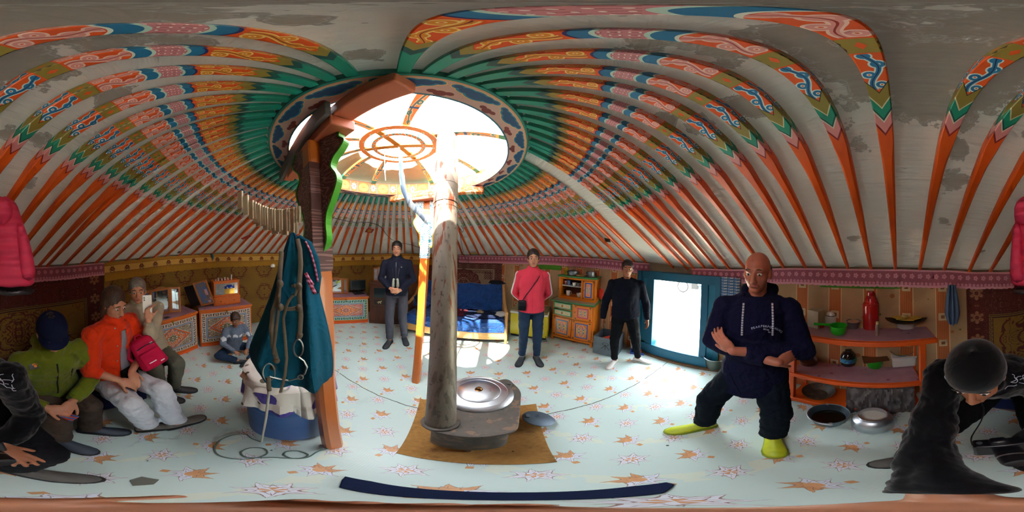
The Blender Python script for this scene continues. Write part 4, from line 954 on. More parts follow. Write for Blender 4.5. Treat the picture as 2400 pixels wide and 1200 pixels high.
def cup(name, lx, ly, z, r, h, m, label, cat='cup', handle=True, wide=1.0):
    o = EM(name, kc @ Vector((lx, ly, z)), label, cat); b = MB(); b.lathe([(0,.0),(r*.6,.0),(r*.7,.004),(r*wide,h),(r*wide-.003,h),(r*.62,.008),(0,.008)], 20); b.build('bowl' if not handle else 'body', m, o)
    if handle: b = MB(); b.tube([(r*.9,0,h*.75),(r*1.5,0,h*.7),(r*1.45,0,h*.3),(r*.85,0,h*.2)], .004, 6); b.build('handle', m, o)
    return o
cup('mug', .20, .20, .857, .042, .085, mCER, 'white mug on the floor of the open cupboard compartment', handle=True); cup('tea_bowl', .42, .19, .857, .05, .065, mCER, 'white bowl on the floor of the open compartment, beside the painted door', 'bowl', False, 1.1)
cup('mug', .13, .24, 1.044, .035, .07, mat('pink_ceramic', '#c87888', .3), 'pink mug on the inner cupboard shelf'); cup('mug', .20, .22, 1.044, .038, .09, mBLC, 'tall blue mug on the inner cupboard shelf'); cup('tea_bowl', .31, .22, 1.044, .045, .055, mCER, 'small white bowl on the inner cupboard shelf', 'bowl', False)
for k in range(4): cup('saucer', .41, .23, 1.044+k*.012, .05, .012, mCER, 'white saucer in the stack on the inner cupboard shelf', 'saucer', False, 1.2)['group'] = 'stacked saucers'
cup('glass', .10, .27, .857, .028, .09, mat('dark_glass', '#3a2c28', .1), 'dark glass in the shadowed corner of the open compartment', 'glass', False)
def pot(lx, ly, z, r, h, m, label, lid=True, dark=False):
    o = EM('cooking_pot', kc @ Vector((lx, ly, z)), label, 'pot'); b = MB(); b.lathe([(0,0),(r*.95,0),(r,.01),(r,h),(r-.004,h),(r-.006,.012),(0,.01)], 28); b.build('body', m, o)
    for s_ in (0, PI): b = MB(); b.tube([(r*math.cos(s_-.25), r*math.sin(s_-.25), h*.75), (r*1.25*math.cos(s_), r*1.25*math.sin(s_), h*.75), (r*math.cos(s_+.25), r*math.sin(s_+.25), h*.75)], .006, 6); b.build('handle', mBLP, o)
    if lid: b = MB(); b.lathe([(0,h+.03),(.012,h+.03),(.014,h+.02),(r*.6,h+.014),(r,h+.002),(0,h)], 28); b.build('lid', m, o)
pot(.27, .22, 1.231, .10, .075, mALD, 'squat metal pot with lid on top of the orange cupboard'); pot(.60, .22, 1.231, .075, .085, mALD, 'taller metal pot at the right end on top of the orange cupboard', False)
b = MB(); b.lathe([(0,0),(.045,0),(.045,.09),(.03,.11),(.018,.13),(0,.13)], 18); o = one('yellow_jar', b, mat('yellow_jar', '#b89a1c', .3), 'yellow jar on top of the orange cupboard at its left end', 'jar'); o.location = kc @ Vector((.12,.25,1.231))
b = MB(); b.box((0,0,.012),(.16,.14,.022)); o = one('cutting_board', b, mLTW, 'small pale board lying between the pots on the orange cupboard', 'board', bev=.004); o.matrix_world = kc @ Matrix.Translation((.44,.2,1.232))
lump('red_bag', kc @ Vector((L+.045,.22,.93)), (.035,.07,.12), mat('red_plastic', '#c8301c', .35), 'bright red plastic bag hanging at the right side of the orange cupboard', 'bag', 7)
# metal box with red cloth
MBX = FR('metal_box', G(1389,826), G(1440,838), 'open grey metal box with a painted sign and red cloth inside', 'box'); L = .36
mGM = metalm('grey_tin', '#7e8890', .5, .2)
def boxface():
    x, y, z = sep(coord()); X = x-.19; Z = z-.22; c = mix(noi(coord(), 8, 4), '#5f6a70', '#86929a'); k = inb(hyp(X, Z*1.6), .04, .048); k = mx(k, lt(ab(X-Z*.0), .004)*inb(Z, -.1, -.0)); k = mx(k, lt(ab(ab(X)*1.2+Z+.02), .006)*inb(Z, -.1, -.02)); return mix(k*lt(y, .01), c, '#22262a')
mGF = mat('grey_tin_sign', boxface, .5, .5)
for nm, x0, x1, y0, y1, m in (('front', 0, L, 0, .012, mGF), ('back', 0, L, .33, .342, mGM), ('side', 0, .012, .012, .33, mGM), ('side', L-.012, L, .012, .33, mGM)): bx_(nm, MBX, x0, x1, y0, y1, 0, .33, m, .002)
bx_('bottom', MBX, .012, L-.012, .012, .33, 0, .012, mGM, .001)
lump('red_cloth', PM[MBX.name] @ Vector((.19,.18,.20)), (.13,.12,.06), mat('red_cloth', '#b03a24', .8), 'crumpled red cloth inside the grey metal box', 'cloth', 8)
# broom and dustpan
p = G(1477, 826); BR = EM('dustpan', (p.x+.10, p.y-.04, 0), 'blue dustpan with red rim on the floor between the white shoes', 'dustpan', rz=.6)
mBPL = mat('blue_plastic', '#1f4aa0', .35); b = MB(); b.prism([(-.11,-.12),(.11,-.12),(.08,.08),(-.08,.08)], .002, .010); b.box((0,.08,.03),(.17,.01,.06)); b.box((-.10,-.02,.02),(.01,.2,.045)); b.box((.10,-.02,.02),(.01,.2,.045)); b.build('pan', mBPL, BR)
b = MB(); b.tube([(0,.085,.05),(0,.12,.35),(0,.15,.75)], .011, 8); b.build('handle', mat('pale_stick', '#a8927a', .6), BR); b = MB(); b.box((0,-.02,.03),(.16,.12,.035)); b.build('brush', mat('red_brush', '#b8402c', .8), BR, bev=.008)
# bucket by the door
def bucket(name, p, r0, r1, h, m, label, cat='bucket', fill=None, bail=True, a=0.):
    o = EM(name, p, label, cat); b = MB(); b.lathe([(0,0),(r0,0),(r1,h),(r1+.006,h+.003),(r1+.006,h-.003),(r1-.003,h-.004),(r0-.004,.012),(0,.01)], 40); b.build('body', m, o, ang=40)
    if bail:
        b = MB()
        b.tube([(math.cos(a)*(r1+.012)*math.cos(t)-math.sin(a)*(r1+.012)*math.sin(t)*.96, math.sin(a)*(r1+.012)*math.cos(t)+math.cos(a)*(r1+.012)*math.sin(t)*.96, h-.012+.01*math.sin(t)) for t in [PI*i/16 for i in range(17)]], .004, 6); b.build('bail', mALU, o)
        [MB().box((math.cos(a)*(r1+.004)*s_, math.sin(a)*(r1+.004)*s_, h-.015), (.02,.02,.03), rz=a).build('lug', mALU, o) for s_ in (1,-1)]
    if fill: b = MB(); b.lathe([(0,h*fill[1]),(r0+(r1-r0)*fill[1]-.004,h*fill[1]),(r0+(r1-r0)*fill[1]-.006,h*fill[1]-.004),(0,h*fill[1]-.004)], 32); b.build('contents', fill[0], o)
    return o
mGALV = metalm('galvanised', '#8fa0aa', .4, .25, 12); mMILK = mat('milk', '#e0dcd0', .3)
bucket('bucket', G(1673, 862), .095, .125, .225, metalm('dull_zinc', '#7c8880', .5, .25, 8), 'dull grey zinc bucket on the floor beside the blue door frame', fill=(mat('dark_water','#1c1e1c',.2), .55), a=1.)
bucket('bucket', G(1942, 985), .10, .132, .14, mGALV, 'low galvanised bucket with dark liquid on the floor before the orange shelf', fill=(mat('dark_liquid', '#14140f', .08), .45), a=-.3)
p = G(2046, 995); MC = EM('milk_can', p, 'shiny aluminium milk can with milk in it, beside the low galvanised bucket', 'can')
b = MB(); b.lathe([(0,0),(.125,0),(.13,.006),(.13,.12),(.122,.145),(.09,.165),(.088,.20),(.092,.205),(.085,.205),(.082,.165),(.118,.14),(.122,.02),(0,.01)], 48); b.build('body', mALU, MC, ang=45)
b = MB(); b.lathe([(0,.150),(.10,.150),(.10,.146),(0,.146)], 32); b.build('milk', mMILK, MC); b = MB(); b.tube([(.09*math.cos(t), .09*math.sin(t), .205+.0*t) for t in [1.0+2.4*i/12 for i in range(13)]], .0035, 6); b.build('rim_rust', mat('rust', '#7a4a2c', .8), MC)
# ------------------------------------------------------------------ kitchen shelf
SA, SB = Vector((1.40,-.205,0)), Vector((.722,-1.038,0))
SH = FR('kitchen_shelf', SA, SB, 'three-tier orange kitchen shelf standing against the flowered curtain', 'shelf'); L = SH['L']; sh = PM[SH.name]; D_ = .30
def board(z, x0, x1, m, cm):
    o = bx_('shelf_board', SH, x0, x1, -.01, D_, z-.045, z, m, .006); b = MB(); b.box(((x0+x1)/2, D_/2+.01, z+.001), (x1-x0-.02, D_-.03, .004)); b.build('oilcloth', mPINKCL, o)
board(.95, -.06, L+.09, mREDOR, 1); board(.47, 0, L-.04, mREDOR, 1); bx_('bottom_board', SH, 0, L-.04, -.005, D_, .02, .075, mREDOR, .006)
for x in (0, L-.05): bx_('post', SH, x, x+.05, 0, .045, 0, .907, mREDOR, .005); bx_('post', SH, x+.015, x+.035, D_-.02, D_, 0, .907, mREDOR, .003)
def on(px, py, z, dy=0):
    p = G(px, py, z); return Vector((p.x, p.y, z))
Z1, Z2, Z3 = .954, .474, .078
mRED = mat('red_enamel', lambda: mix(noi(coord(), 4, 2), '#9c0f12', '#c01a1a'), .25, coat=.5)
p = on(2041, 768, Z1); TH = EM('vacuum_flask', p, 'tall red vacuum flask on the top tier of the orange shelf', 'flask'); TH.scale = (1.38,1.38,1.0)
b = MB(); pr = [(0,0),(.052,0),(.054,.01),(.054,.235)]
for i in range(5): pr += [(.052-.003*i,.245+.014*i),(.055-.004*i,.25+.014*i)]
b.lathe(pr+[(.034,.32),(.026,.335),(0,.335)], 32); b.build('body', mRED, TH); b = MB(); b.lathe([(0,.335),(.027,.335),(.026,.365),(.018,.375),(0,.376)], 24); b.build('cap', mRED, TH)
b = MB(); b.tube([(.05,.02,.24),(.085,.03,.22),(.09,.03,.14),(.055,.02,.10)], .008, 8); b.build('handle', mRED, TH)
p = on(1948, 758, Z1); KT = EM('enamel_kettle', p, 'white enamel pot with lid and dark rim behind the green dipper', 'kettle')
b = MB(); b.lathe([(0,0),(.055,0),(.062,.02),(.062,.075),(.055,.095),(.05,.1)], 28); b.build('body', mCER, KT); b = MB(); b.lathe([(.057,.096),(.059,.1),(.057,.104)], 28); b.build('rim', mBLP, KT)
b = MB(); b.lathe([(.055,.1),(.045,.125),(.02,.14),(0,.142)], 28); b.sph((0,0,.148),.01); b.build('lid', mCER, KT); b = MB(); b.tube([(.03,-.05,.05),(.06,-.08,.08),(.075,-.09,.105)], [.012,.009,.007], 8); b.build('spout', mGREEN if 0 else mALD, KT)
p = on(2000, 768, Z1+.0); b = MB(); BW = EM('steel_bowl', p, 'small steel bowl of milky tea behind the green dipper', 'bowl'); b.lathe([(0,0),(.045,0),(.06,.06),(.066,.075),(.062,.075),(.05,.02),(0,.01)], 28); b.build('bowl', mALD, BW); b = MB(); b.lathe([(0,.066),(.06,.066),(.058,.062),(0,.062)], 28); b.build('tea', mat('milk_tea', '#c09a78', .3), BW)
p = on(1965, 782, Z1); DP = EM('dipper', p, 'bright green plastic dipper with long handle on the front edge of the top tier', 'dipper', rz=0.0); mGP = mat('green_plastic', '#1fa81a', .3)
b = MB(); b.lathe([(0,0),(.035,0),(.05,.02),(.056,.075),(.053,.075),(.046,.02),(0,.006)], 28); b.build('bowl', mGP, DP); DP.scale = (1.3,1.3,1.15); b = MB(); x_ = (SA-SB).normalized(); b.tube([x_*.05+Vector((0,0,.07)), x_*.10+Vector((0,0,.066)), x_*.17+Vector((0,0,.06))], [.013,.010,.012], 8, flat=.5); b.build('handle', mGP, DP)
p = on(2056, 786, Z1); GJ = EM('spice_bottle', p, 'slim clear bottle with yellowish cap in front of the red flask', 'bottle'); b = MB(); b.lathe([(0,0),(.016,0),(.0165,.01),(.0165,.10),(.011,.112)], 18); b.build('glass', mat('smoky_glass', '#8a7466', .12), GJ); b = MB(); b.lathe([(0,.11),(.012,.11),(.012,.135),(0,.136)], 16); b.build('cap', mat('cream_cap', '#c8a872', .5), GJ)
p = on(2124, 765, Z1); PB = EM('white_basin', p, 'white plastic basin under the plate of curd slices', 'basin'); b = MB(); b.lathe([(0,0),(.07,0),(.09,.06),(.096,.068),(.09,.068),(.068,.01),(0,.006)], 36); b.build('basin', mWHT, PB); PB.scale = (1.2,1.2,1.35)
PT = EM('fluted_plate', (p.x, p.y, Z1+.090), 'wide dark fluted plate of yellow curd slices on the white basin', 'plate'); b = MB(); n = 40
rings = []
for r_, z in ((0.002,0),(.075,.0),(.10,.002),(.15,.007),(.152,.010),(.098,.007),(.072,.006),(.002,.006)):
    rings.append([Vector((r_*(1+.015*(i % 2)*(r_ > .09))*math.cos(2*PI*i/n), r_*(1+.015*(i % 2)*(r_ > .09))*math.sin(2*PI*i/n), z+(.003*(i % 2) if r_ > .09 else 0))) for i in range(n)])
b.ring_loft(rings); b.build('plate', metalm('dark_tin', '#5a544c', .4), PT); PT.scale = (1.3,1.3,1.1); mCUR = mat('curd', lambda: mix(noi(coord(), 30, 3), '#a8862c', '#cfae4c'), .6)
random.seed(3)
for k in range(7):
    a = k*2.4; r_ = .085 if k else 0; bb = MB(); w_ = random.uniform(.06, .075); bb.prism([(-w_,-.03),(w_*.9,-.045),(w_,.03),(0,.055),(-w_*.9,.03)], 0, .007, Matrix.Rotation(random.uniform(0, 6), 4, 'Z') @ Matrix.Rotation(random.uniform(-.15, .15), 4, 'X'))
    o = one('curd_slice', bb, mCUR, 'yellow slice of dried curd on the fluted plate', 'curd slice', 'curd slices on the plate', bev=.002); o.location = (p.x+math.cos(a)*r_, p.y+math.sin(a)*r_, Z1+.098+.004*k)
lump('cream_heap', (p.x-.02, p.y+.055, Z1+.126), (.035,.02,.012), mat('cream', '#cfc08a', .6), 'small pale heap of cream on the fluted plate', 'cream', 9)
# box at the left end behind the standing person
b = MB(); b.box((0,0,.09),(.12,.1,.18)); o = one('carton', b, mat('carton_beige', '#a89a80', .7), 'beige carton on the left end of the top shelf tier', 'carton', bev=.003); o.location = on(1905, 770, Z1)+Vector((.05,-.04,0)); o.rotation_euler.z = .7
lump('red_jar', on(1926, 768, Z1)+Vector((0,0,.02)), (.022,.022,.03), mRED, 'small red jar beside the carton', 'jar', 11, a=.05)
# middle tier
p = on(1988, 853, Z2); WJ = EM('water_jar', p, 'dark round water jar with blue label on the middle tier', 'jar')
b = MB(); b.lathe([(0,0),(.055,0),(.064,.015),(.066,.09),(.06,.13),(.04,.16),(.028,.17),(.028,.185),(0,.186)], 32); WJ.scale = (1.15,1.15,1.05); b.build('jar', mat('dark_jar_glass', '#241c1c', .08, coat=.5), WJ)
def lab():
    x, y, z = sep(coord()); n = noi(coord(), 22, 3); c = mix(gt(n, .5), '#2a62b0', '#3f9ac0'); return mix(gt(noi(coord(), 30, 2), .6), c, '#3a8a4a')
b = MB(); b.lathe([(.0668,.05),(.0672,.055),(.067,.095),(.0655,.10)], 32); b.build('label', mat('jar_label', lab, .4), WJ)
p = on(2051, 858, Z2); GT_ = EM('plastic_tub', p, 'green plastic tub covered by a brown board on the middle tier', 'tub'); b = MB(); b.lathe([(0,0),(.05,0),(.056,.01),(.062,.095),(.058,.095),(.05,.01),(0,.008)], 32); b.build('tub', mGP, GT_); GT_.scale = (1.25,1.25,1.1)
b = MB(); b.box((-.05,-.025,.045),(.003,.03,.035),rz=.5); b.build('sticker', mWHT, GT_)
b = MB(); b.box((0,0,.005),(.2,.15,.01)); o = one('brown_board', b, wood('brown_board', '#4a2c16', '#6e4424', 1, .6, 'x'), 'brown wooden board lying on the green tub', 'board', bev=.003); o.location = (p.x, p.y, Z2+.107); o.scale = (1.15,1.15,1); o.rotation_euler = (.03, .05, 1.1)
p = on(2117, 852, Z2); WB = EM('lunch_box', p, 'white lidded plastic box under a metal bowl on the middle tier', 'box', rz=SH.rotation_euler.z); b = MB(); b.box((0,0,.045),(.18,.14,.09), taper=1.04); b.build('box', mWHT, WB, bev=.012); b = MB(); b.box((0,0,.095),(.195,.155,.012)); b.build('lid', mWHT, WB, bev=.005); WB.scale = (1.18,1.1,1.35)
MBW = EM('metal_bowl', (p.x+.01, p.y-.0, Z2+.138), 'shallow metal bowl with yellow scraps on the white box', 'bowl'); b = MB(); b.lathe([(0,0),(.06,0),(.085,.02),(.10,.045),(.104,.045),(.098,.042),(.06,.008),(0,.006)], 36); b.build('bowl', mALD, MBW); b = MB(); b.lathe([(0,.02),(.07,.014),(.05,.009),(0,.009)], 20); b.build('scraps', mCUR, MBW); MBW.scale = (1.18,1.18,1.1)
p = on(1895, 850, Z2); b = MB(); b.lathe([(0,0),(.08,0),(.09,.05),(.085,.05),(.07,.01),(0,.01)], 28); one('wooden_bowl', b, mDKW, 'dark brown bowl on the left end of the middle tier', 'bowl').location = p
# bottom tier: covered bundle
b = MB()
def f(u, v): 
    x = L*.45+(L*.46)*u; return Vector((x, .02+crumple(u*2, v, .03)-.03*math.sin(v*PI), .09+.30*v-.0)+(0,) if False else (x, .0+crumple(u*3, v, .03)+.02*v-.02, .03+.37*v-.04*(1-v)*math.sin(u*PI)))
b.sheet(f, 40, 12, .22, lambda u, v: Vector((0,1,0))); o = b.build('covered_bundle', mat('grey_checked_cloth', lambda: mix(noi(comb(sep(coord())[0]*30, sep(coord())[2]*3), 1.5, 3), '#2c2624', '#7a7070'), .7, bump=lambda: noi(coord(), 12, 3), bstr=.6, bd=.02)); o.matrix_world = sh; tag(o, 'grey plastic-wrapped bundle filling the bottom tier of the orange shelf', 'bundle')
p = sh @ Vector((.22,.13,Z3)); b = MB(); b.lathe([(0,0),(.09,0),(.14,.07),(.145,.08),(.135,.075),(.08,.01),(0,.01)], 32); one('black_pan', b, mCAST, 'black iron pan on the left of the bottom shelf tier', 'pan').location = p
# hanging towels
def towel(px, py0, py1, rad, w, m, label, cat='towel', fold=3, taper=.5):
    th = wth(px); q = wpt(px, py0, rad); z0 = q.z; z1 = wpt(px, py1, rad).z; t = Vector((math.sin(th), -math.cos(th), 0)); nrm = Vector((math.cos(th), math.sin(th), 0)); b = MB()
    def f(u, v):
        ww = w*(.5+.5*math.sin(min(1, v*1.25)*PI*.5))*(1-taper*max(0, v-.75)*3) if taper else w
        return Vector((q.x, q.y, 0))+t*(u-.5)*ww+nrm*(math.sin(u*fold*2*PI+1)*.012-.012)+Vector((0,0,z0+(z1-z0)*v-(abs(u-.5)*-.05*v)))
    b.sheet(f, 24, 12, .012, lambda u, v: nrm); return one('hanging_towel', b, m, label, cat)
towel(2231, 668, 762, RW-.09, .14, cloth('grey_blue_towel', '#51647e', .25, 10), 'grey-blue towel hanging below the lace valance at the edge of the gold carpet')
def check():
    x, y, z = sep(coord()); return mix(mx(lt(fr(z*30), .45), lt(fr((x+y)*22), .45)), '#b8c4cc', '#3f6a94')
towel(1712, 650, 700, RW-.09, .24, mat('blue_check', check, .9), 'blue and white checked towel on the wall beside the blue door', taper=0)
b = MB(); th = wth(1708); q = pol(th, RW-.08, 1.0); b.box((0,0,0), (.02,.2,.16)); o = one('paper_sheet', b, mat('paper', '#c8c4b4', .8), 'pale paper sheet on the wall under the checked towel', 'paper'); o.location = q; o.rotation_euler.z = th

# ------------------------------------------------------------------ barrel with flowered cover, rope, coat and bridle
bc = Vector((-.885, .165, 0)); BA = EM('plastic_barrel', bc, 'blue plastic barrel standing behind the near support post', 'barrel')
mBAR = mat('barrel_blue', lambda: mix(noi(coord(), 5, 4), '#1c3f72', '#2f5c98'), .45, bump=lambda: noi(coord(), 12, 3), bstr=.1)
b = MB(); b.lathe([(0,.0),(.19,.0),(.225,.02),(.24,.06),(.245,.3),(.245,.7),(.235,.76),(.20,.80),(0,.80)], 56); b.build('body', mBAR, BA); b = MB(); b.lathe([(.246,.5),(.25,.51),(.25,.54),(.246,.55)], 56); b.build('band', mBAR, BA)
def flow():
    x, y, z = sep(coord()); o = coord(); n = noi(o, 3, 3); c = mix(n, '#cfc8bc', '#e8e4dc'); v = vor(comb(x*1, y*1, z*1), 5.5); k = noi(o, 12, 2)
    c = mix(lt(v+(k-.5)*.3, .36)*gt(noi(o, 2.6, 1), .36), c, mix(k, '#2e2a86', '#5c4a9a')); c = mix(lt(vor(o, 11), .16), c, '#5a5040')
    c = mix(sm(y+noi(o, 3, 1)*.08, .10, .12), c, mix(noi(o, 20, 2), '#7c66a8', '#b8a8cc')); return mix(sm(noi(o, 4, 4), .62, .75)*.5, c, '#6a5038')
b = MB()
def f(u, v):
    a = 2*PI*u; fold = .012*math.sin(a*9+2*math.sin(a*2))+.010*math.sin(a*17)
    if v < .35: r_ = .245*v/.35+.001; z = .845-.02*(v/.35)**3
    else: t = (v-.35)/.65; r_ = .252+fold*t*1.4+.015*t; z = .825-(.25+.035*math.sin(a*2+.8)+.02*math.sin(a*5))*t
    return Vector((math.cos(a)*r_, math.sin(a)*r_, z))
b.grid(f, 96, 24); o = b.build('flowered_cover', mat('flowered_cotton', flow, .85, bump=lambda: noi(coord(), 10, 3), bstr=.4, bd=.01)); o.location = bc; tag(o, 'white cloth with blue and purple flowers draped over the blue barrel', 'cloth')
md_ = o.modifiers.new('thick', 'SOLIDIFY'); md_.thickness = .004; md_.offset = 1
lump('folded_bag', bc+Vector((.12,-.13,.87)), (.14,.12,.06), MATS['flowered_cotton'], 'flowered bundle heaped on the barrel cover', 'bundle', 12)
mCOAT = cloth('teal_wool', '#0b4a60', .35, 5, .85, .5, 0, .02)
lv = [(543,681,690,.60,.012),(560,673,702,.60,.03),(590,664,722,.60,.045),(630,652,738,.59,.055),(690,634,750,.58,.06),(740,614,764,.57,.07),(790,592,775,.56,.075),(825,578,780,.56,.08),(850,596,781,.56,.08),(872,606,780,.55,.08),(890,640,779,.55,.075)]
b = MB(); rings = []; nn = 48
for i, (y, xl, xr, d, dp) in enumerate(lv):
    Lp = S(xl, y, d+.05); Rp = S(xr, y, d+.05); c = (Lp+Rp)/2; a_ = (Rp-Lp)/2; n_ = Vector((-a_.y, a_.x, 0)).normalized(); n_ = n_ if n_.dot(c.xy.to_3d()) > 0 else -n_; r = []
    for j in range(nn):
        t = 2*PI*j/nn; fo = 1+(.34*math.sin(t*5+i*.12)+.20*math.sin(t*11+1+i*.1))*min(1, i/3)
        p = c+a_*math.cos(t)+n_*(math.sin(t)*dp*fo); p.z = c.z+a_.z*math.cos(t)+(-.02*math.sin(t*4)*(i == len(lv)-1)); r.append(p)
    rings.append(r)
b.ring_loft(rings)
CO = EM('hanging_coat', (rings[0][0].x, rings[0][0].y, 0), 'long teal wool coat hanging on the near support post above the barrel', 'coat'); b.build('body', mCOAT, CO, world=True, ang=80, sub=1)
b = MB(); b.tube([S(698,556,.60),S(716,575,.59),S(728,610,.59),S(735,650,.60),S(737,685,.61)], [.012,.026,.032,.03,.02], 14, flat=.6); b.build('sleeve', mCOAT, CO, world=True)
mPKT = mat('pink_braid', lambda: mix(gt(fr(sep(coord())[2]*60), .5), '#8a2a44', '#c87898'), .7)
b = MB(); b.tube([S(716,566,.575),S(728,590,.565),S(738,625,.565),S(745,660,.575)], .004, 6); b.tube([S(716,640,.54),S(724,655,.54),S(733,668,.54)], .006, 6); b.tube([S(722,655,.54),S(738,688,.54)], .007, 6); b.build('braid', mPKT, CO, world=True)
mLEA = mat('old_leather', lambda: mix(noi(coord(), 20, 3), '#2e241c', '#6a5a44'), .7, bump=lambda: noi(coord(), 40, 3), bstr=.3); mSTL = metalm('steel', '#a8a8a4', .3)
BRD = EM('horse_bridle', (S(690,800,.48).x, S(690,800,.48).y, 0), 'old leather horse bridle with metal rings hanging in front of the teal coat', 'bridle')
def strap(pts, r=.007, flat=.35, nm='strap', m=None):
    b = MB(); b.tube([S(x, y, d) for x, y, d in pts], r, 8, flat=flat); return b.build(nm, m or mLEA, BRD, world=True)
strap([(697,560,.545),(703,585,.535),(705,620,.52),(702,660,.51),(702,700,.50),(705,740,.49),(703,775,.485),(700,798,.48)], .008)
strap([(660,590,.55),(656,640,.52),(655,665,.51),(650,700,.50),(640,730,.50),(636,770,.49),(640,810,.485),(648,840,.48)], .008)
strap([(656,668,.50),(654,700,.495),(652,735,.49),(645,790,.485),(640,830,.48)], .005); strap([(657,720,.495),(670,724,.49),(685,724,.49),(700,720,.49)], .007, .8)
strap([(690,690,.49),(680,700,.485),(672,715,.485),(664,745,.485),(668,790,.48),(672,840,.475),(668,880,.47),(657,920,.46)], .005)
for x, y in ((656,665),(700,672),(657,720),(700,722),(702,785),(648,845),(640,862)): b = MB(); b.sph(S(x, y, .488), (.011,.011,.013)); b.build('knot', mLEA, BRD, world=True)
strap([(684,672,.49),(690,668,.485),(697,676,.485),(692,692,.485),(683,690,.49)], .005)
def ringpx(cx, cy, rx, ry, d, r=.0028, rot=0): 
    b = MB(); b.tube([S(cx+rx*math.cos(t)*math.cos(rot)-ry*math.sin(t)*math.sin(rot), cy+ry*math.sin(t)*math.cos(rot)+rx*math.cos(t)*math.sin(rot), d) for t in [2*PI*i/28 for i in range(28)]], r, 8, closed=True); return b.build('metal_ring', mSTL, BRD, world=True)
ringpx(699, 816, 11, 20, .475); b = MB(); b.tube([S(x, y, .47) for x, y in ((700,836),(712,845),(719,860),(714,876),(700,886),(676,892),(655,888),(632,882))], .0035, 8); b.build('bit', mSTL, BRD, world=True)
ringpx(630, 872, 14, 20, .47); ringpx(704, 884, 6, 5, .465)
b = MB(); b.tube([S(629,885,.46),S(630,905,.46),S(631,915,.46)], .007, 8); b.build('swivel', mLEA, BRD, world=True)
mROP = mat('white_rope', lambda: mix(fr(sep(coord())[2]*90), '#8a847a', '#c8c4ba'), .9)
b = MB(); e_ = G(613,1036,.01); s0 = S(631,905,.46); b.tube([s0, s0.lerp(e_, .3)+Vector((.004,0,.0)), s0.lerp(e_, .7)+Vector((-.008,0,0)), e_], .005, 8); b.build('lead_rope', mROP, BRD, world=True)
b = MB(); pts = [(613,1036),(590,1028),(575,1018),(545,1020),(515,1032),(503,1052),(515,1068),(560,1076),(605,1072),(626,1062),(618,1051),(585,1050),(565,1060),(580,1072),(640,1072),(700,1074),(722,1066),(700,1057),(672,1058),(666,1066),(685,1074),(720,1072),(745,1058),(775,1050)]
def sm_path(P, k=5):
    out = []
    for i in range(len(P)-1):
        p0, p1, p2, p3 = P[max(0,i-1)], P[i], P[i+1], P[min(len(P)-1,i+2)]
        for j in range(k):
            t = j/k; out.append(.5*((2*p1)+(p2-p0)*t+(2*p0-5*p1+4*p2-p3)*t*t+(3*p1-p0-3*p2+p3)*t**3))
    return out+[P[-1]]
b.tube(sm_path([G(x, y, .008) for x, y in pts]), .0045, 6); one('rope_coil', b, mat('green_rope', '#5c6e64', .8), 'thin grey-green rope looping over the floor before the barrel', 'rope')
b = MB(); pts = [(630,1045),(650,1033),(690,1030),(730,1034),(715,1050),(670,1055),(640,1050)]
# dried curd garland
GA = EM('curd_garland', S(640,500,.9), 'string of pale dried curd slices hanging between a roof pole and the near post', 'garland')
a0_, a1_ = S(563,460,1.02), S(703,492,.70); mCG = mat('pale_curd', lambda: mix(noi(coord(), 20, 2), '#a89468', '#e2d8b4'), .7); mCG = mat('curd_side', '#dccba2', .7); mCE = mat('curd_edge', '#fff6dc', .6)
xs = [562,575]+[588+5.6*i for i in range(20)]; pts = []
for k, x in enumerate(xs):
    t = (x-560)/145; d = 1.02-.33*t; y = 456+62*t-30*t*t+16*math.sin(t*PI)+ (0 if k > 1 else -4); p = S(x, y, d); pts.append(p); hgt = .115+.012*math.sin(k*1.7)+(0 if t < .9 else -.03)
    yaw = math.atan2(-p.y, -p.x)-PI/2+.72+.10*math.sin(k*2.2)
    b = MB(); b.box((p.x, p.y, p.z-hgt/2+.012), (.0075,.042,hgt), rz=yaw); [b.__setattr__('cm', 0)]
    o = b.build('curd_slice', mCG, GA, world=True, bev=.002); b = MB(); w_ = Matrix.Rotation(yaw, 3, 'Z') @ Vector((0,-.021,0)); w2 = w_ if math.hypot(p.x+w_.x, p.y+w_.y) < math.hypot(p.x-w_.x, p.y-w_.y) else -w_
    b.box((p.x+w2.x, p.y+w2.y, p.z-hgt/2+.012), (.0105,.008,hgt*1.02), rz=yaw); b.build('crust', mCE, o, world=True, bev=.0015)
b = MB(); b.tube([S(545,450,1.05)]+pts+[Vector((-.66,.25,1.78))], .0016, 5); b.build('string', mROP, GA, world=True)
# scarf from hub to far post
SCF = MB(); pp = [Vector((CX,CY,2.49)),Vector((CX-.0,CY+.02,2.40)),Vector((CX+.005,CY+.03,2.25)),Vector((CX+.008,CY+.05,2.10)),Vector((-.775,1.06,1.99)),Vector((-.80,1.28,1.92)),Vector((-.86,1.50,1.88))]
SCF.tube(sm_path(pp, 4), [.010]*4+[.022]*5+[.030]*5+[.032]*5+[.028]*4+[.014]*2, 14, flat=.4)
for v in SCF.v: v += Vector((mnoise.noise(v*25)*.006, mnoise.noise(v*25+Vector((5,0,0)))*.006, 0))
one('ceremonial_scarf', SCF, mat('pale_blue_silk', lambda: mix(sm(noi(comb(sep(coord())[0]*8, sep(coord())[1]*8, sep(coord())[2]*1.5), 3, 3), .4, .6), '#56748e', '#b4c2cc'), .45, sheen=.3), 'pale blue silk scarf hanging from the hub of the roof ring', 'scarf')
b = MB(); b.tube([Vector((CX-.11,CY-.03,2.49)), Vector((CX-.11,CY-.03,2.32)), Vector((CX-.112,CY-.02,2.26)), Vector((CX-.105,CY-.03,2.24)), Vector((CX-.11,CY-.03,2.27)), Vector((CX-.108,CY-.02,2.17))], .004, 6); one('dangling_string', b, mROP, 'short white cord dangling from the hub rings of the roof ring', 'cord')
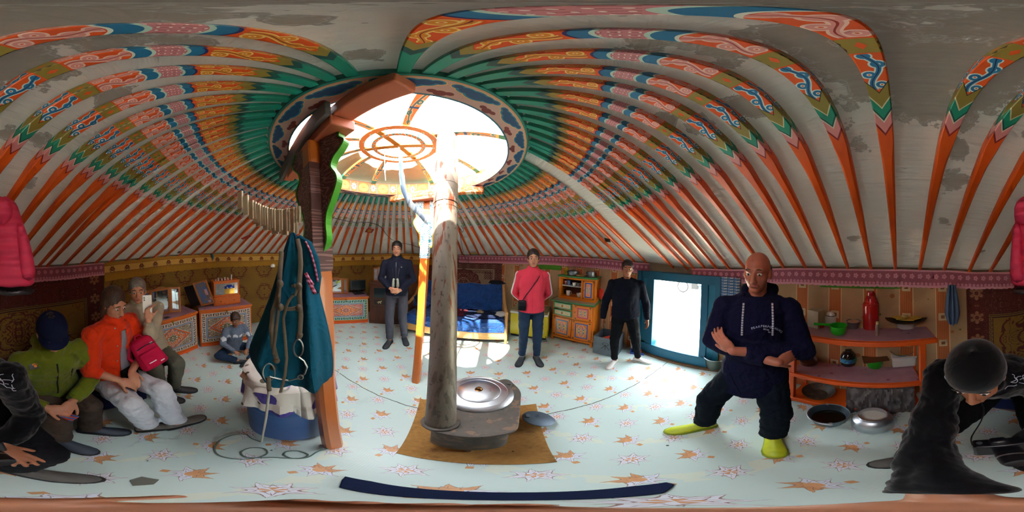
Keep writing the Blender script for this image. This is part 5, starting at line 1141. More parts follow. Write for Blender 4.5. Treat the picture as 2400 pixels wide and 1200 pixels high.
# cable along the far roof, small things tucked under poles
mCB = mat('black_cable', '#1c1c1e', .5)
def roofpt(px, py, lift=-.006): return roofhit(px, py, lift)
b = MB(); b.tube(sm_path([roofpt(x, y) for x, y in ((768,507),(800,515),(830,521),(862,521),(890,530),(906,550),(916,560),(935,568),(960,573),(985,581))], 4), .004, 6); one('roof_cable', b, mCB, 'black electric cable running across the far roof poles', 'cable')
b = MB(); b.tube(sm_path([roofpt(1081,528), roofpt(1086,538), roofpt(1084,545), roofpt(1078,536), roofpt(1080,560), roofpt(1088,598), wpt(1096,604,RW-.075), wpt(1098,614,RW-.08), wpt(1092,607,RW-.08), wpt(1086,596,RW-.08)], 4), .0035, 6); one('roof_cable', b, mCB, 'black cable loop beside the stove pipe above the lace valance', 'cable')
b = MB(); a1 = roofpt(758,511,-.03); a2 = roofpt(771,531,-.03); b.tube([a1, a2], .006, 6); one('iron_hook', b, mCB, 'short dark iron rod tucked under the roof behind the near post bracket', 'rod')
def tuck(px, py, sx, sy, m, name, label, cat, rz=0, lift=-.008):
    p = roofpt(px, py, lift); q = p-Vector((CX, CY, 0)); th = math.atan2(q.y, q.x); sl = math.atan((ZT-wtop(th))/(RW-RR))
    M = Matrix.Translation(p) @ Matrix.Rotation(th, 4, 'Z') @ Matrix.Rotation(sl, 4, 'Y') @ Matrix.Rotation(rz, 4, 'Z'); b = MB(); b.box((0,0,0), (sx, sy, .004)); o = one(name, b, m, label, cat, bev=.001); o.matrix_world = M
tuck(866, 541, .13, .13, mat('red_card', lambda: mix(gt(mx(ab(sep(coord())[0]), ab(sep(coord())[1])), .035), '#c8a03a', '#c23a24'), .5), 'red_card', 'red and yellow card tucked behind far roof poles', 'card', .2)
tuck(1110, 594, .06, .14, mat('yellow_tag', '#d8b01c', .5), 'yellow_tag', 'yellow tag tucked at the pole ends right of the stove pipe', 'tag'); tuck(1424, 563, .10, .07, mBLP, 'black_scrap', 'small black scrap tucked between roof poles above the person in the dark sweater', 'scrap', .4)
tuck(577, 556, .16, .07, mat('red_pennant', '#a8281c', .7), 'red_pennant', 'small red pennant tucked under roof poles left of the teal coat', 'pennant', .6, -.02); tuck(420, 591, .06, .05, mBLP, 'dark_scrap', 'small dark scrap between roof poles above the photo frame', 'scrap')
b = MB(); q = wpt(497, 598, RW-.08); b.tube([q+Vector((0,0,.03)), q+Vector((.01,.01,-.01)), q+Vector((0,.02,-.06)), q+Vector((.01,0,-.1))], [.012,.02,.012,.006], 8); one('blue_ribbon', b, mat('blue_ribbon', '#1c6a9a', .6), 'knotted blue ribbon hanging over the yellow valance above the glass cabinet', 'ribbon')
lump('white_hat', pol(wth(636), RW-.1, 1.27), (.03,.05,.05), mWHT, 'white hat hanging on the wall just left of the teal coat', 'cap', 15, a=.1)
# floor scraps
b = MB(); q = G(340,1128); b.prism([(-.045,-.015),(.0,-.03),(.05,-.01),(.03,.02),(-.02,.025)], .001, .004); o = one('grey_scrap', b, mat('grey_scrap', '#6a6a60', .9), 'flat grey torn scrap lying on the floor near the seated people', 'scrap'); o.location = (q.x, q.y, 0); o.rotation_euler.z = .5
# navy strip under the camera
b = MB(); b.prism([(-.27,.045),(-.2,.06),(.2,.06),(.27,.045),(.26,.02),(.18,-.018),(-.18,-.018),(-.24,.02)], .001, .012); o = one('folded_strap', b, cloth('navy_webbing', '#1a2440', .2), 'long dark navy strip lying flat on the floor at the bottom edge of the view', 'strip', bev=.003); o.location = (.02,.095,0); o.rotation_euler.z = -.02
# child's pink jacket hanging from a roof pole
mPJ = mat('pink_quilt', lambda: mix(noi(coord(), 5, 3), '#b81c40', '#d8325a'), .65, bump=lambda: sin(sep(coord())[2]*150+noi(coord(), 5, 2)*3)*.8+noi(coord(), 20, 2)*.5, bstr=.7, bd=.006)
PJ = EM('child_jacket', (S(10,560,.62).x, S(10,560,.62).y, 0), 'pink quilted child\'s jacket hanging from a roof pole above the seated people', 'jacket')
lv = [(462,2398,2414,.62,.02),(475,2378,2440,.62,.04),(500,2375,2446,.62,.045),(540,2382,2460,.62,.05),(580,2380,2466,.62,.055),(620,2372,2474,.62,.06),(650,2368,2480,.62,.06),(672,2368,2486,.62,.058)]
def sleeve_loft(lv, nm, m, ends=(0,0)):
    b = MB(); rings = []
    for i, (y, xl, xr, d, dp) in enumerate(lv):
        Lp = S(xl, y, d); Rp = S(xr, y, d); c = (Lp+Rp)/2; a_ = (Rp-Lp)/2; n_ = Vector((c.x, c.y, 0)).normalized()
        rings.append([c+a_*math.cos(t)*(1+.02*math.sin(i*9+t))+n_*math.sin(t)*dp+Vector((0,0,.004*math.sin(t*5+i))) for t in [2*PI*j/28 for j in range(28)]])
    b.ring_loft(rings); return b.build(nm, m, PJ, world=True, ang=80, sub=1)
sleeve_loft(lv, 'body', mPJ); sleeve_loft([(672,2369,2485,.62,.056),(690,2370,2484,.62,.054)], 'hem', mBLP)
sleeve_loft([(470,2384,2425,.57,.03),(490,2374,2432,.57,.04),(515,2380,2428,.57,.035),(528,2395,2415,.58,.02)], 'hood', mPJ)
sleeve_loft([(520,2436,2454,.59,.02),(560,2440,2468,.58,.03),(610,2444,2480,.58,.034),(660,2446,2488,.58,.034)], 'sleeve', mPJ)
sleeve_loft([(520,2374,2392,.60,.02),(560,2372,2396,.585,.03),(620,2366,2400,.58,.034),(665,2366,2406,.58,.034)], 'sleeve', mPJ)
# bench along the wall
mNAV = cloth('navy_cover', '#141c3c', .3, 5)
BN = FR('bench', (.50,-1.22,0), (-.93,-.80,0), 'low bench with navy blue cover under the seated people', 'bench'); L = BN['L']
b = MB(); b.sheet(lambda u, v: Vector((L*u, .0+.42*v, .40+crumple(u*3, v, .012))), 40, 8, .06, lambda u, v: Vector((0,0,-1))); b.build('cushion', mNAV, BN)
b = MB(); b.sheet(lambda u, v: Vector((.02+(L-.04)*u, -.008+.01*math.sin(u*30), .14+.22*v)), 50, 4, .01, lambda u, v: Vector((0,1,0))); b.build('valance', mNAV, BN)
bx_('base', BN, .02, L-.02, .02, .42, .08, .335, mDKW, .004)
for x in (.03, L-.09): bx_('leg', BN, x, x+.06, .03, .09, 0, .08, mDKW); bx_('leg', BN, x, x+.06, .34, .40, 0, .08, mDKW)
# chair of the person with the phone
CHR = EM('wooden_chair', (-1.27,-.99,0), 'dark wooden chair under the person holding up a phone', 'chair', rz=-.6)
bx_('seat', CHR, -.19, .19, -.19, .19, .40, .43, mDKW, .01)
for x in (-.17, .17):
    b = MB(); b.tube([(x,.17,0),(x,.17,.41)], .017, 8); b.build('leg', mDKW, CHR); b = MB(); b.tube([(x,-.17,0),(x,-.18,.45),(x,-.20,.66)], .019, 10); b.sph((x,-.2,.68),.026); b.build('leg', mDKW, CHR)
bx_('backrest', CHR, -.16, .16, -.2, -.18, .50, .63, mDKW, .008)
# ------------------------------------------------------------------ people
def skin(name, col): 
    c = hx(col); return mat(name, lambda: mix(noi(coord(), 9, 3), tuple(v*.82 for v in c), c), .5, bump=lambda: noi(coord(), 120, 2), bstr=.08)
mSK1 = skin('skin_light', '#c98d6c'); mSK2 = skin('skin_tan', '#a86e4e'); mSK3 = skin('skin_ruddy', '#bb7258')
mEYE = mat('eye_white', '#e6e2da', .15); mIRI = mat('iris', '#241812', .1); mLIP = mat('lips', '#a05048', .45)
mHAIR = mat('dark_hair', lambda: mix(noi(comb(sep(coord())[0]*60, sep(coord())[1]*60, sep(coord())[2]*8), 1.5, 3), '#0e0b0a', '#2e231c'), .5, bump=lambda: noi(comb(sep(coord())[0]*80, sep(coord())[1]*80, sep(coord())[2]*8), 1.5, 3), bstr=.6, bd=.006)
mHAIR2 = mat('brown_hair', lambda: mix(noi(comb(sep(coord())[0]*60, sep(coord())[1]*60, sep(coord())[2]*8), 1.5, 3), '#24140c', '#4e3222'), .5, bump=lambda: noi(comb(sep(coord())[0]*80, sep(coord())[1]*80, sep(coord())[2]*8), 1.5, 3), bstr=.6, bd=.006)
def cap_(b, p0, r0, p1, r1, flat=1.0, n=14):
    p0, p1 = Vector(p0), Vector(p1); d = p1-p0; L = max(d.length, 1e-5); d = d/L; P = []; Q = []
    for a in (8, 30, 60): a = R_(a); P.append(p0-d*r0*math.cos(a)*flat**.0); Q.append(r0*math.sin(a))
    P.append(p0); Q.append(r0); P.append(p1); Q.append(r1)
    for a in (60, 30, 8): a = R_(a); P.append(p1+d*r1*math.cos(a)); Q.append(r1*math.sin(a))
    return b.tube(P, Q, n, flat=flat)
def remeshed(b, name, m, parent, vox=.006, smooth=4, wr=0, wscale=.07, label=None):
    o = b.build(name, m, parent, world=True, ang=180)
    r = o.modifiers.new('r', 'REMESH'); r.mode = 'VOXEL'; r.voxel_size = vox; r.use_smooth_shade = True
    s = o.modifiers.new('s', 'SMOOTH'); s.factor = .5; s.iterations = smooth
    if wr:
        t = bpy.data.textures.get('folds%d' % int(wscale*1000)) or bpy.data.textures.new('folds%d' % int(wscale*1000), 'CLOUDS'); t.noise_scale = wscale; t.noise_depth = 2; t.noise_type = 'HARD_NOISE' if wscale > .03 else 'SOFT_NOISE'
        d = o.modifiers.new('d', 'DISPLACE'); d.texture = t; d.strength = wr*1.05; d.mid_level = .45; d.texture_coords = 'LOCAL'
    dg = bpy.context.evaluated_depsgraph_get(); dg.update(); me = bpy.data.meshes.new_from_object(o.evaluated_get(dg)); o.modifiers.clear(); old = o.data; o.data = me; bpy.data.meshes.remove(old)
    me.name = name
    if len(me.materials) == 0: me.materials.append(m)
    for p in me.polygons: p.use_smooth = True
    if label: o['label'] = label
    return o
def headframe(J): return frame(J['hd'], J['hf'], J.get('hu', (0,0,1)))
def hand(b, w, d, n, side, curl=.5, k=1.0, spread=.08, thumb=.75):
    """wrist, direction, palm normal; side=+1 right hand"""
    d = Vector(d).normalized(); n = Vector(n); n = (n-d*n.dot(d)).normalized(); a = n.cross(d)*side   # a points to the thumb side
    w = Vector(w); M = Matrix((a, d, n)).transposed()
    b.sph(w+d*.045*k, (.040*k, .052*k, .016*k), 12, 8, M.to_4x4()); b.sph(w+d*.072*k+n*.003, (.039*k, .022*k, .013*k), 12, 8, M.to_4x4()); b.sph(w+d*.03*k+a*.022*k+n*.008*k, (.02*k,.03*k,.016*k), 10, 7, M.to_4x4())
    for i, (off, L) in enumerate(((.028,.072),(.009,.080),(-.010,.074),(-.028,.058))):
        p = w+d*.082*k+a*off*k; ang = curl*(.7+.12*i); dd = (d+a*(spread*(1.5-i))).normalized(); r = (.0092-.0006*(i == 3))*k
        for s_, f in enumerate((.45,.31,.24)):
            dd2 = (dd*math.cos(ang)+n*math.sin(ang)); q = p+dd2*L*f*k; cap_(b, p, r, q, r*.93, n=8); p = q; r *= .93; ang += curl*(.9 if s_ == 0 else .6)
    p = w+d*.022*k+a*.026*k; dd = (d*math.cos(thumb)+a*math.sin(thumb)+n*.25).normalized(); q = p+dd*.045*k; cap_(b, p, .013*k, q, .0105*k, n=8); dd = (dd+d*.35+n*curl*.5).normalized(); cap_(b, q, .0105*k, q+dd*.032*k, .0088*k, n=8)
def rowsof(J, tbl, ex=0.0):
    """torso sections: t along pelvis->chest->neck, half width, half depth"""
    r = (J['shR']-J['shL']).normalized(); rh = (J['hipR']-J['hipL']).normalized(); out = []; A, B, C = J['pel'], J['chs'], J['nk']
    for t, hw, hd in tbl:
        if t < 0: c = A+(A-B).normalized()*(-t)*(B-A).length*2; u = (B-A).normalized()
        elif t <= .5: c = A.lerp(B, t*2); u = (B-A).normalized().lerp((C-A).normalized(), t).normalized()
        else: c = B.lerp(C, (t-.5)*2); u = (C-B).normalized().lerp((C-A).normalized(), .5).normalized()
        rr = rh.lerp(r, min(1, max(0, t*1.4))); rr = (rr-u*rr.dot(u)).normalized(); f = u.cross(rr)
        out.append([c+rr*math.cos(2*PI*j/24)*(hw+ex)+f*math.sin(2*PI*j/24)*(hd+ex) for j in range(24)])
    return out
TB = [(-.20,.07,.06),(-.12,.15,.10),(0,.165,.115),(.2,.150,.108),(.4,.150,.108),(.6,.165,.115),(.78,.165,.105),(.92,.13,.085),(1.0,.065,.06)]
def make_body(P, J, m, k=1.0, vox=.006, fat=1.0, hands=True):
    b = MB(); b.ring_loft(rowsof(J, [(t, w*k*fat*.92, d*k*fat*.92) for t, w, d in TB]))
    Hd = headframe(J); s = k*J.get('hs', 1.0); h = lambda x, y, z: Hd @ Vector((x*s, y*s, z*s))
    cap_(b, J['nk']-(J['nk']-J['chs']).normalized()*.03, .058*k, h(0,-.02,-.06), .052*k)
    b.sph(h(0,-.012,.032), (.074*s,.093*s,.085*s), 20, 14, Hd); b.sph(h(0,.02,-.03), (.062*s,.068*s,.084*s), 18, 12, Hd); b.sph(h(0,.052,-.088), (.03*s,.028*s,.024*s), 12, 8, Hd)
    for x in (-1, 1):
        b.sph(h(x*.036,.046,-.028), (.026*s,.026*s,.028*s), 10, 8, Hd); b.sph(h(x*.075,-.008,-.012), (.011*s,.02*s,.031*s), 10, 8, Hd); b.sph(h(x*.012,.097,-.037), (.010*s,.010*s,.008*s), 8, 6, Hd)
        cap_(b, h(x*.012,.080,.024), .010*s, h(x*.045,.068,.022), .009*s, n=8)
    cap_(b, h(0,.084,.008), .009*s, h(0,.104,-.032), .0125*s, n=10); cap_(b, h(-.018,.082,-.062), .009*s, h(.018,.082,-.062), .009*s, n=8)
    for S_ in 'RL':
        sd = 1 if S_ == 'R' else -1; sh, el, wr = J['sh'+S_], J['el'+S_], J['wr'+S_]
        cap_(b, sh, .052*k, el, .040*k); cap_(b, el, .040*k, wr, .0245*k); b.sph(sh, .050*k)
        if hands and J.get('h'+S_): d, n, c = J['h'+S_]; hand(b, wr, d, n, sd, c, k*.98, thumb=J.get('th', .75))
        hp, kn, an = J['hip'+S_], J['kn'+S_], J['an'+S_]
        cap_(b, hp, .082*k*fat, kn, .052*k); cap_(b, kn, .052*k, an, .036*k); t = J['toe'+S_].normalized(); cap_(b, an+Vector((0,0,-.035*k)), .026*k, an+t*.12*k+Vector((0,0,-.058*k)), .014*k)
    o = remeshed(b, 'body', m, P, vox, 3)
    # eyes, lips, brows
    for x in (-1, 1):
        e = MB(); e.sph(h(x*.0305,.0735,.002), (.0135*s,.0122*s,.0072*s), 14, 10, Hd); eo = e.build('eye', mEYE, P, world=True); e = MB(); e.sph(h(x*.0305,.0835,.002), (.0062*s,.0032*s,.0062*s), 10, 8, Hd); e.build('iris', mIRI, eo, world=True)
    b = MB(); b.tube([h(x*.001,.0905-abs(x)*.00035,-.060-(abs(x)*.00012)) for x in (-24,-16,-8,0,8,16,24)], [.002*s,.0042*s,.0055*s,.005*s,.0055*s,.0042*s,.002*s], 8); b.build('lips', mLIP, P, world=True)
    for x in (-1, 1): b = MB(); b.tube([h(x*q,.089-.30*(q-.03)**1*1.0*(q > .03),.029+(.004 if .02 < q < .04 else 0)) for q in (.014,.028,.042,.05)], [.002*s,.0035*s,.003*s,.0015*s], 6); b.build('eyebrow', J.get('brow', mHAIR), P, world=True)
    return o, h, Hd
def hairdo(P, J, h, Hd, s, m, kind):
    b = MB()
    if kind != 'bald':
        b.sph(h(0,-.022,.046), (.083*s,.099*s,.088*s), 20, 14, Hd); b.sph(h(0,-.05,-.0), (.078*s,.066*s,.075*s), 16, 10, Hd)
        for x in (-1, 1): b.sph(h(x*.064,-.02,.015), (.018*s,.05*s,.05*s), 10, 8, Hd)
        if kind == 'long':
            b.sph(h(0,-.07,-.06), (.075*s,.045*s,.09*s), 14, 10, Hd)
            for x in (-1, 1): cap_(b, h(x*.072,-.01,.03), .022*s, h(x*.072,-.02,-.10), .02*s)
        if kind == 'bun': b.sph(h(0,-.105,.07), (.038*s,.035*s,.035*s), 12, 8, Hd)
        if kind == 'fringe': cap_(b, h(-.05,.06,.062), .02*s, h(.05,.06,.062), .02*s)
        return remeshed(b, 'hair', m, P, .006, 2, .006, .02)
    b.sph(h(0,-.04,.012), (.080*s,.072*s,.062*s), 20, 14, Hd); return remeshed(b, 'hair', m, P, .006, 2, .004, .02)
def cap_hat(P, h, Hd, s, m, brim=True, z=.05):
    M = Hd.to_3x3().to_4x4(); M.translation = h(0,-.015,z); b = MB(); R0 = .094*s
    b.lathe([(R0*1.02,-.018*s),(R0*1.04,-.012*s),(R0*1.0,.02*s),(R0*.86,.052*s),(R0*.6,.072*s),(R0*.25,.082*s),(0,.083*s)], 28, M @ Matrix.Diagonal((.92,1.08,1,1)))
    o = b.build('cap', m, P, world=True, ang=60); md = o.modifiers.new('t', 'SOLIDIFY'); md.thickness = .004
    if brim:
        b = MB(); b.grid(lambda u, v: M @ Vector(((.085*math.sin((u-.5)*2.4))*s*(1+v*.02), (R0*.95*math.cos((u-.5)*2.0)+v*.065*s*math.cos((u-.5)*2.2)), (-.010-.018*v)*s)), 14, 4); q = b.build('brim', m, o, world=True); md = q.modifiers.new('t', 'SOLIDIFY'); md.thickness = .004
    return o
def top_garment(P, J, m, name='jacket', k=1.0, hem=-.05, ex=.02, sr=(.060,.055,.045), cuff=1.0, collar=.0, vox=.008, wr=.016, fat=1.0, hood=False, flare=1.0, ws=.13):
    tbl = [(hem,.172*flare,.128*flare),(hem*.4,.172*flare,.126),(.2,.162,.120),(.45,.16,.118),(.65,.170,.122),(.8,.168,.11),(.92,.14,.092),(1.0,.085,.075)]
    b = MB(); b.ring_loft(rowsof(J, [(t, w*k*fat+ex*.5, d*k*fat+ex*.6) for t, w, d in tbl]))
    for S_ in 'RL':
        sh, el, wr_ = J['sh'+S_], J['el'+S_], J['wr'+S_]; b.sph(sh, sr[0]*k*1.04); cap_(b, sh, sr[0]*k, el, sr[1]*k); e2 = el.lerp(wr_, cuff)
        d = (e2-el).normalized(); cap_(b, el, sr[1]*k, e2-d*.05*k, sr[2]*k); b.tube([e2-d*.07*k, e2-d*.02*k, e2], [sr[2]*k, sr[2]*k*.92, sr[2]*k*.80], 14)
        cap_(b, J['nk']-(J['nk']-J['chs']).normalized()*.02, .06*k, sh, sr[0]*k*.9)
    if collar:
        u = (J['hd']-J['nk']).normalized(); b.tube([J['nk']-u*.03*k, J['nk']+u*collar*k], [.088*k, .074*k], 20)
    if hood:
        f = J['hf'].normalized(); q = J['nk']-f*.075*k+Vector((0,0,.015))
        rr = (J['shR']-J['shL']).normalized(); b.sph(q, (.12*k,.06*k,.06*k), 14, 10, frame(q, f)); cap_(b, q+rr*.08*k, .045*k, J['nk']+rr*.075*k+f*.045*k+Vector((0,0,-.01)), .03*k); cap_(b, q-rr*.08*k, .045*k, J['nk']-rr*.075*k+f*.045*k+Vector((0,0,-.01)), .03*k)
    return remeshed(b, name, m, P, vox, 3, wr, ws)
def trousers(P, J, m, k=1.0, r=(.098,.074,.060), low=.96, vox=.008, wr=.014, fat=1.0, name='trousers', ws=.12):
    b = MB(); b.ring_loft(rowsof(J, [(-.20,.09*k,.08*k),(-.1,.160*fat*k,.115*k),(0,.163*fat*k,.118*k),(.10,.152*fat*k,.112*k)]))
    for S_ in 'RL':
        hp, kn, an = J['hip'+S_], J['kn'+S_], J['an'+S_]; cap_(b, hp, r[0]*k, kn, r[1]*k); e = kn.lerp(an, low); d = (e-kn).normalized(); cap_(b, kn, r[1]*k, e-d*.06*k, r[2]*k*.98); b.tube([e-d*.07*k, e-d*.02*k, e], [r[2]*k, r[2]*k*1.0, r[2]*k*.95], 16)
    return remeshed(b, name, m, P, vox, 3, wr, ws)
def shoe(P, J, S_, m, ms, mlace=None, k=1.0, high=1.0, low=False):
    an = J['an'+S_]; f = Vector((J['toe'+S_].x, J['toe'+S_].y, 0)).normalized(); z0 = an.z-.085*k; M = frame(Vector((an.x, an.y, z0))-f*.07*k, f)
    tz = J.get('tz'+S_, 0.0); M = M @ Matrix.Rotation(tz, 4, 'X')
    b = MB(); rings = []; n = 18
    for y, hw, t in ((-.006,.016,.06),(.004,.030,.082),(.03,.036,.10),(.075,.037,.105),(.12,.038,.09),(.16,.043,.068),(.20,.047,.056),(.24,.043,.048),(.268,.028,.036),(.278,.010,.026)):
        q = []
        for j in range(n):
            a = 2*PI*j/n; x = math.cos(a)*hw*k; z = .012+((t*high-.012)*.5)*(1+math.sin(a)) if True else 0
            if math.sin(a) > 0: x *= 1-.35*math.sin(a)**2
            q.append(M @ Vector((x, y*k, z*k)))
        rings.append(q)
    b.ring_loft(rings); o = b.build('shoe', m, P, world=True, sub=1, ang=180)
    b = MB(); out = []
    for y, hw in ((-.010,.018),(.0,.034),(.03,.040),(.09,.040),(.15,.044),(.20,.050),(.245,.045),(.272,.030),(.284,.010)): out.append((hw, y))
    poly = out+[(-x, y) for x, y in reversed(out)]; b.prism([(x*k, y*k) for x, y in poly], .001*k, .024*k, M); b.build('sole', ms, o, world=True, bev=.003)
    if mlace:
        b = MB()
        for i in range(5):
            y = .085+.02*i; t = (.100-.011*i)*high; b.tube([M @ Vector((-.024*k, y*k, (t-.006)*k)), M @ Vector((0, (y+.006)*k, (t+.004)*k)), M @ Vector((.024*k, y*k, (t-.006)*k))], .0028*k, 6)
        b.build('laces', mlace, o, world=True)
    return o
def standing(px, py, rz, Hs, stance=.12, sw=.185, arms=None, lean=0.0, toe=.25):
    k = Hs/1.72; M = Matrix.Translation((px, py, 0)) @ Matrix.Rotation(rz, 4, 'Z'); w = lambda x, y, z: M @ Vector((x*k, y*k, z*k)); wd = lambda x, y, z: M.to_3x3() @ Vector((x, y, z))
    J = dict(pel=w(0,0,.95), chs=w(0,.0+lean*.3,1.22), nk=w(0,-.015+lean,1.46), hd=w(0,.02+lean*1.2,1.60), hf=wd(0,1,-.05), shR=w(sw,lean,1.375), shL=w(-sw,lean,1.375), hipR=w(.088,0,.90), hipL=w(-.088,0,.90),
        knR=w(stance*.9,.03,.50), knL=w(-stance*.9,.03,.50), anR=w(stance,-.02,.085), anL=w(-stance,-.02,.085), toeR=wd(toe,1,0), toeL=wd(-toe,1,0))
    for q, v in (arms or {}).items(): J[q] = w(*v) if len(q) == 3 else (wd(*v[0]), wd(*v[1]), v[2])
    return J, k, w, wd
def decal(parent, gar, text, c, right, up, size, m, arc=0.0, lift=.003, name='lettering', gap=.08):
    bv = BVHTree.FromObject(gar, bpy.context.evaluated_depsgraph_get()); inv = PM[gar.name].inverted()
    N = right.cross(up).normalized(); b = MB(); x = 0; items = []
    for ch in text:
        cu = bpy.data.curves.new('t', 'FONT'); cu.body = ch; cu.size = size; cu.extrude = .0008; o = bpy.data.objects.new('t', cu); COL.objects.link(o)
        dg = bpy.context.evaluated_depsgraph_get(); me = o.evaluated_get(dg).to_mesh(); vs = [v.co.copy() for v in me.vertices]; fs = [tuple(p.vertices) for p in me.polygons]; o.evaluated_get(dg).to_mesh_clear(); bpy.data.objects.remove(o); bpy.data.curves.remove(cu)
        if vs: x0 = min(v.x for v in vs); x1 = max(v.x for v in vs); items.append((x-x0, (x0+x1)/2, vs, fs)); x += (x1-x0)+size*gap
        else: x += size*.3
    W_ = x
    for off, mid_, vs, fs in items:
        out = []; xc = off+mid_-W_/2; a = -arc*xc/(W_/2) if W_ else 0; rad = (W_/2)/arc if arc else 0
        for v in vs:
            u_ = v.x-mid_; w_ = v.y
            if arc: U = math.sin(-a)*(rad+w_)+math.cos(a)*u_; V_ = math.cos(a)*(rad+w_)-rad+math.sin(a)*u_
            else: U = xc+u_; V_ = w_
            p = c+right*U+up*V_; pl_ = inv @ (p+N*.25); dl = inv.to_3x3() @ (-N); hit = bv.ray_cast(pl_, dl, .6)
            q = (PM[gar.name] @ hit[0]) if hit[0] else p; out.append(q+N*(lift+v.z))
        b.add(out, fs)
    return b.build(name, m, parent, world=True, recalc=False)
def onsurf(gar, p, N, lift=.004):
    bv = BVHTree.FromObject(gar, bpy.context.evaluated_depsgraph_get()); M = PM[gar.name]; inv = M.inverted(); hit = bv.ray_cast(inv @ (p+N*.3), inv.to_3x3() @ (-N), .8)
    return (M @ hit[0])+N*lift if hit[0] else p
def face_cam(x, y, off=0.0): return math.atan2(-y, -x)-PI/2+off

mBKC = cloth('black_jersey', '#0f1115', .35, 7, .85); mNVC = cloth('navy_fleece', '#0e1228', .3, 7, .9, .5); mJEAN = cloth('jeans', '#26374e', .3, 14, .85); mGRT = cloth('grey_trousers', '#474750', .2, 7, .9)
mSHO = mat('dark_shoe', lambda: mix(noi(coord(), 20, 2), '#1e2226', '#3a4046'), .6); mSOL = mat('rubber_sole', '#202022', .7); mLAC = mat('grey_lace', '#9aa0a0', .7); mWSH = mat('white_shoe', '#d8d6d0', .45); mWSO = mat('white_sole', '#c8c4bc', .5)

# --- person with binoculars (far)
x, y = -1.66, 1.95
J, k, w, wd = standing(x, y, face_cam(x, y, -.1), 1.73, .11, .185, dict(elR=(.255,-.0,1.13), elL=(-.255,.0,1.13), wrR=(.075,.20,1.02), wrL=(-.075,.21,1.00), hR=((-.8,.5,-.15),(-.1,-.9,.3),.5), hL=((.8,.45,-.1),(.1,-.9,.3),.5)))
J['anR'] = w(.09,.10,.085); J['knR'] = w(.10,.09,.5); J['anL'] = w(-.13,-.03,.085)
P = EM('person', (x, y, 0), 'person in dark zipped jacket and grey trousers with binoculars on the chest, hands clasped', 'person')
o, h, Hd = make_body(P, J, mSK1, k, .007); hairdo(P, J, h, Hd, k, mHAIR, 'short'); g = top_garment(P, J, cloth('dark_navy_jacket', '#1e2130', .25, 7), k=k, collar=.05, hem=-.14); trousers(P, J, mGRT, k)
for s_ in 'RL': shoe(P, J, s_, mSHO, mSOL, mLAC, k)
F = wd(0,1,0); U = Vector((0,0,1)); Rr = wd(1,0,0)
b = MB(); pts = [onsurf(g, w(0,0,z), F, .003) for z in (1.40,1.32,1.24,1.16,1.08)]; b.tube(pts, .004, 6); b.build('zip', mALD, P, world=True)
BI = EM('binoculars', onsurf(g, w(0,0,1.07), F, .03), 'pale green and black binoculars hanging on the dark jacket', 'binoculars')
b = MB(); q = onsurf(g, w(0,0,1.10), F, .035)
for s_ in (-1, 1): cap_(b, q+Rr*s_*.028+U*.05, .018, q+Rr*s_*.032-U*.05, .024)
b.build('barrels', mat('binocular_grey', '#a8ac98', .5), BI, world=True); b = MB(); b.box(q+F*.0, (.04,.03,.09), frame(q, F)); b.build('bridge', mBLP, BI, world=True)
b = MB(); b.tube([q+Rr*.03+U*.05, onsurf(g, w(.05,0,1.3), F, .006), w(.07,.02,1.45)], .003, 6); b.tube([q-Rr*.03+U*.05, onsurf(g, w(-.05,0,1.3), F, .006), w(-.07,.02,1.45)], .003, 6); b.build('neck_strap', mBLP, BI, world=True)
b = MB(); q = onsurf(g, w(-.08,0,1.33), F, .003); b.box(q, (.02,.004,.018), frame(q, F)); b.build('chest_badge', mALU, P, world=True)

# --- person in pink track jacket
x, y = .27, 2.04
J, k, w, wd = standing(x, y, face_cam(x, y, .05), 1.645, .10, .165, dict(elR=(.235,-.08,1.12), elL=(-.235,-.08,1.12), wrR=(.09,-.20,.93), wrL=(-.10,-.20,.95), hR=((-.9,-.1,-.3),(0,1,.1),.4), hL=((.9,-.1,-.3),(0,1,.1),.4)))
P = EM('person', (x, y, 0), 'person in coral pink track jacket with striped sleeves, hands behind the back', 'person')
mCOR = cloth('coral_jersey', '#d23c50', .15, 6, .75, .3)
o, h, Hd = make_body(P, J, mSK1, k, .007); hairdo(P, J, h, Hd, k, mHAIR, 'bun'); g = top_garment(P, J, mCOR, k=k, collar=.045, hem=-.13, ex=.026, fat=.95, wr=.008, sr=(.061,.054,.044)); trousers(P, J, mJEAN, k, (.092,.068,.053), fat=.98)
for s_ in 'RL': shoe(P, J, s_, mSHO, mSOL, mLAC, k)
F = wd(0,1,0); Rr = wd(1,0,0)
for s_, S_ in ((1,'R'),(-1,'L')):
    sh, el, wr_ = J['sh'+S_], J['el'+S_], J['wr'+S_]; out = Rr*s_; f_ = F
    for j in (-1, 0, 1):
        b = MB(); pts = []; rad = []
        for t in [i/14 for i in range(15)]:
            c = (sh+Vector((0,0,.03*k))).lerp(el, min(1, t*1.7)) if t < .59 else el.lerp(wr_, (t-.59)/.45); n_ = (out*.85+f_*.55+Vector((0,0,.5 if t < .12 else 0))).normalized(); p = c+f_*(j*.013); pts.append(onsurf(g, p+n_*.0, n_, .001))
        b.tube(pts, .0045, 6, flat=1.); b.build('sleeve_stripe', mWHT, P, world=True)
b = MB(); b.tube([onsurf(g, w(0,0,z), F, .001) for z in (1.40,1.3,1.2,1.1,1.0,.9)], .003, 6); b.build('zip', mCOR, P, world=True)
BG = EM('shoulder_bag', onsurf(g, w(.12,.0,1.0), F, .02), 'small black camera bag on a strap across the pink track jacket', 'bag')
b = MB(); q = onsurf(g, w(.125,0,.99), F, .028); b.box(q, (.095,.05,.13), frame(q, F)); b.build('pouch', mBKC, BG, world=True, bev=.012); b = MB(); b.box(q+F*.027+Vector((0,0,.03)), (.08,.008,.06), frame(q, F)); b.build('flap', mBLP, BG, world=True, bev=.004)
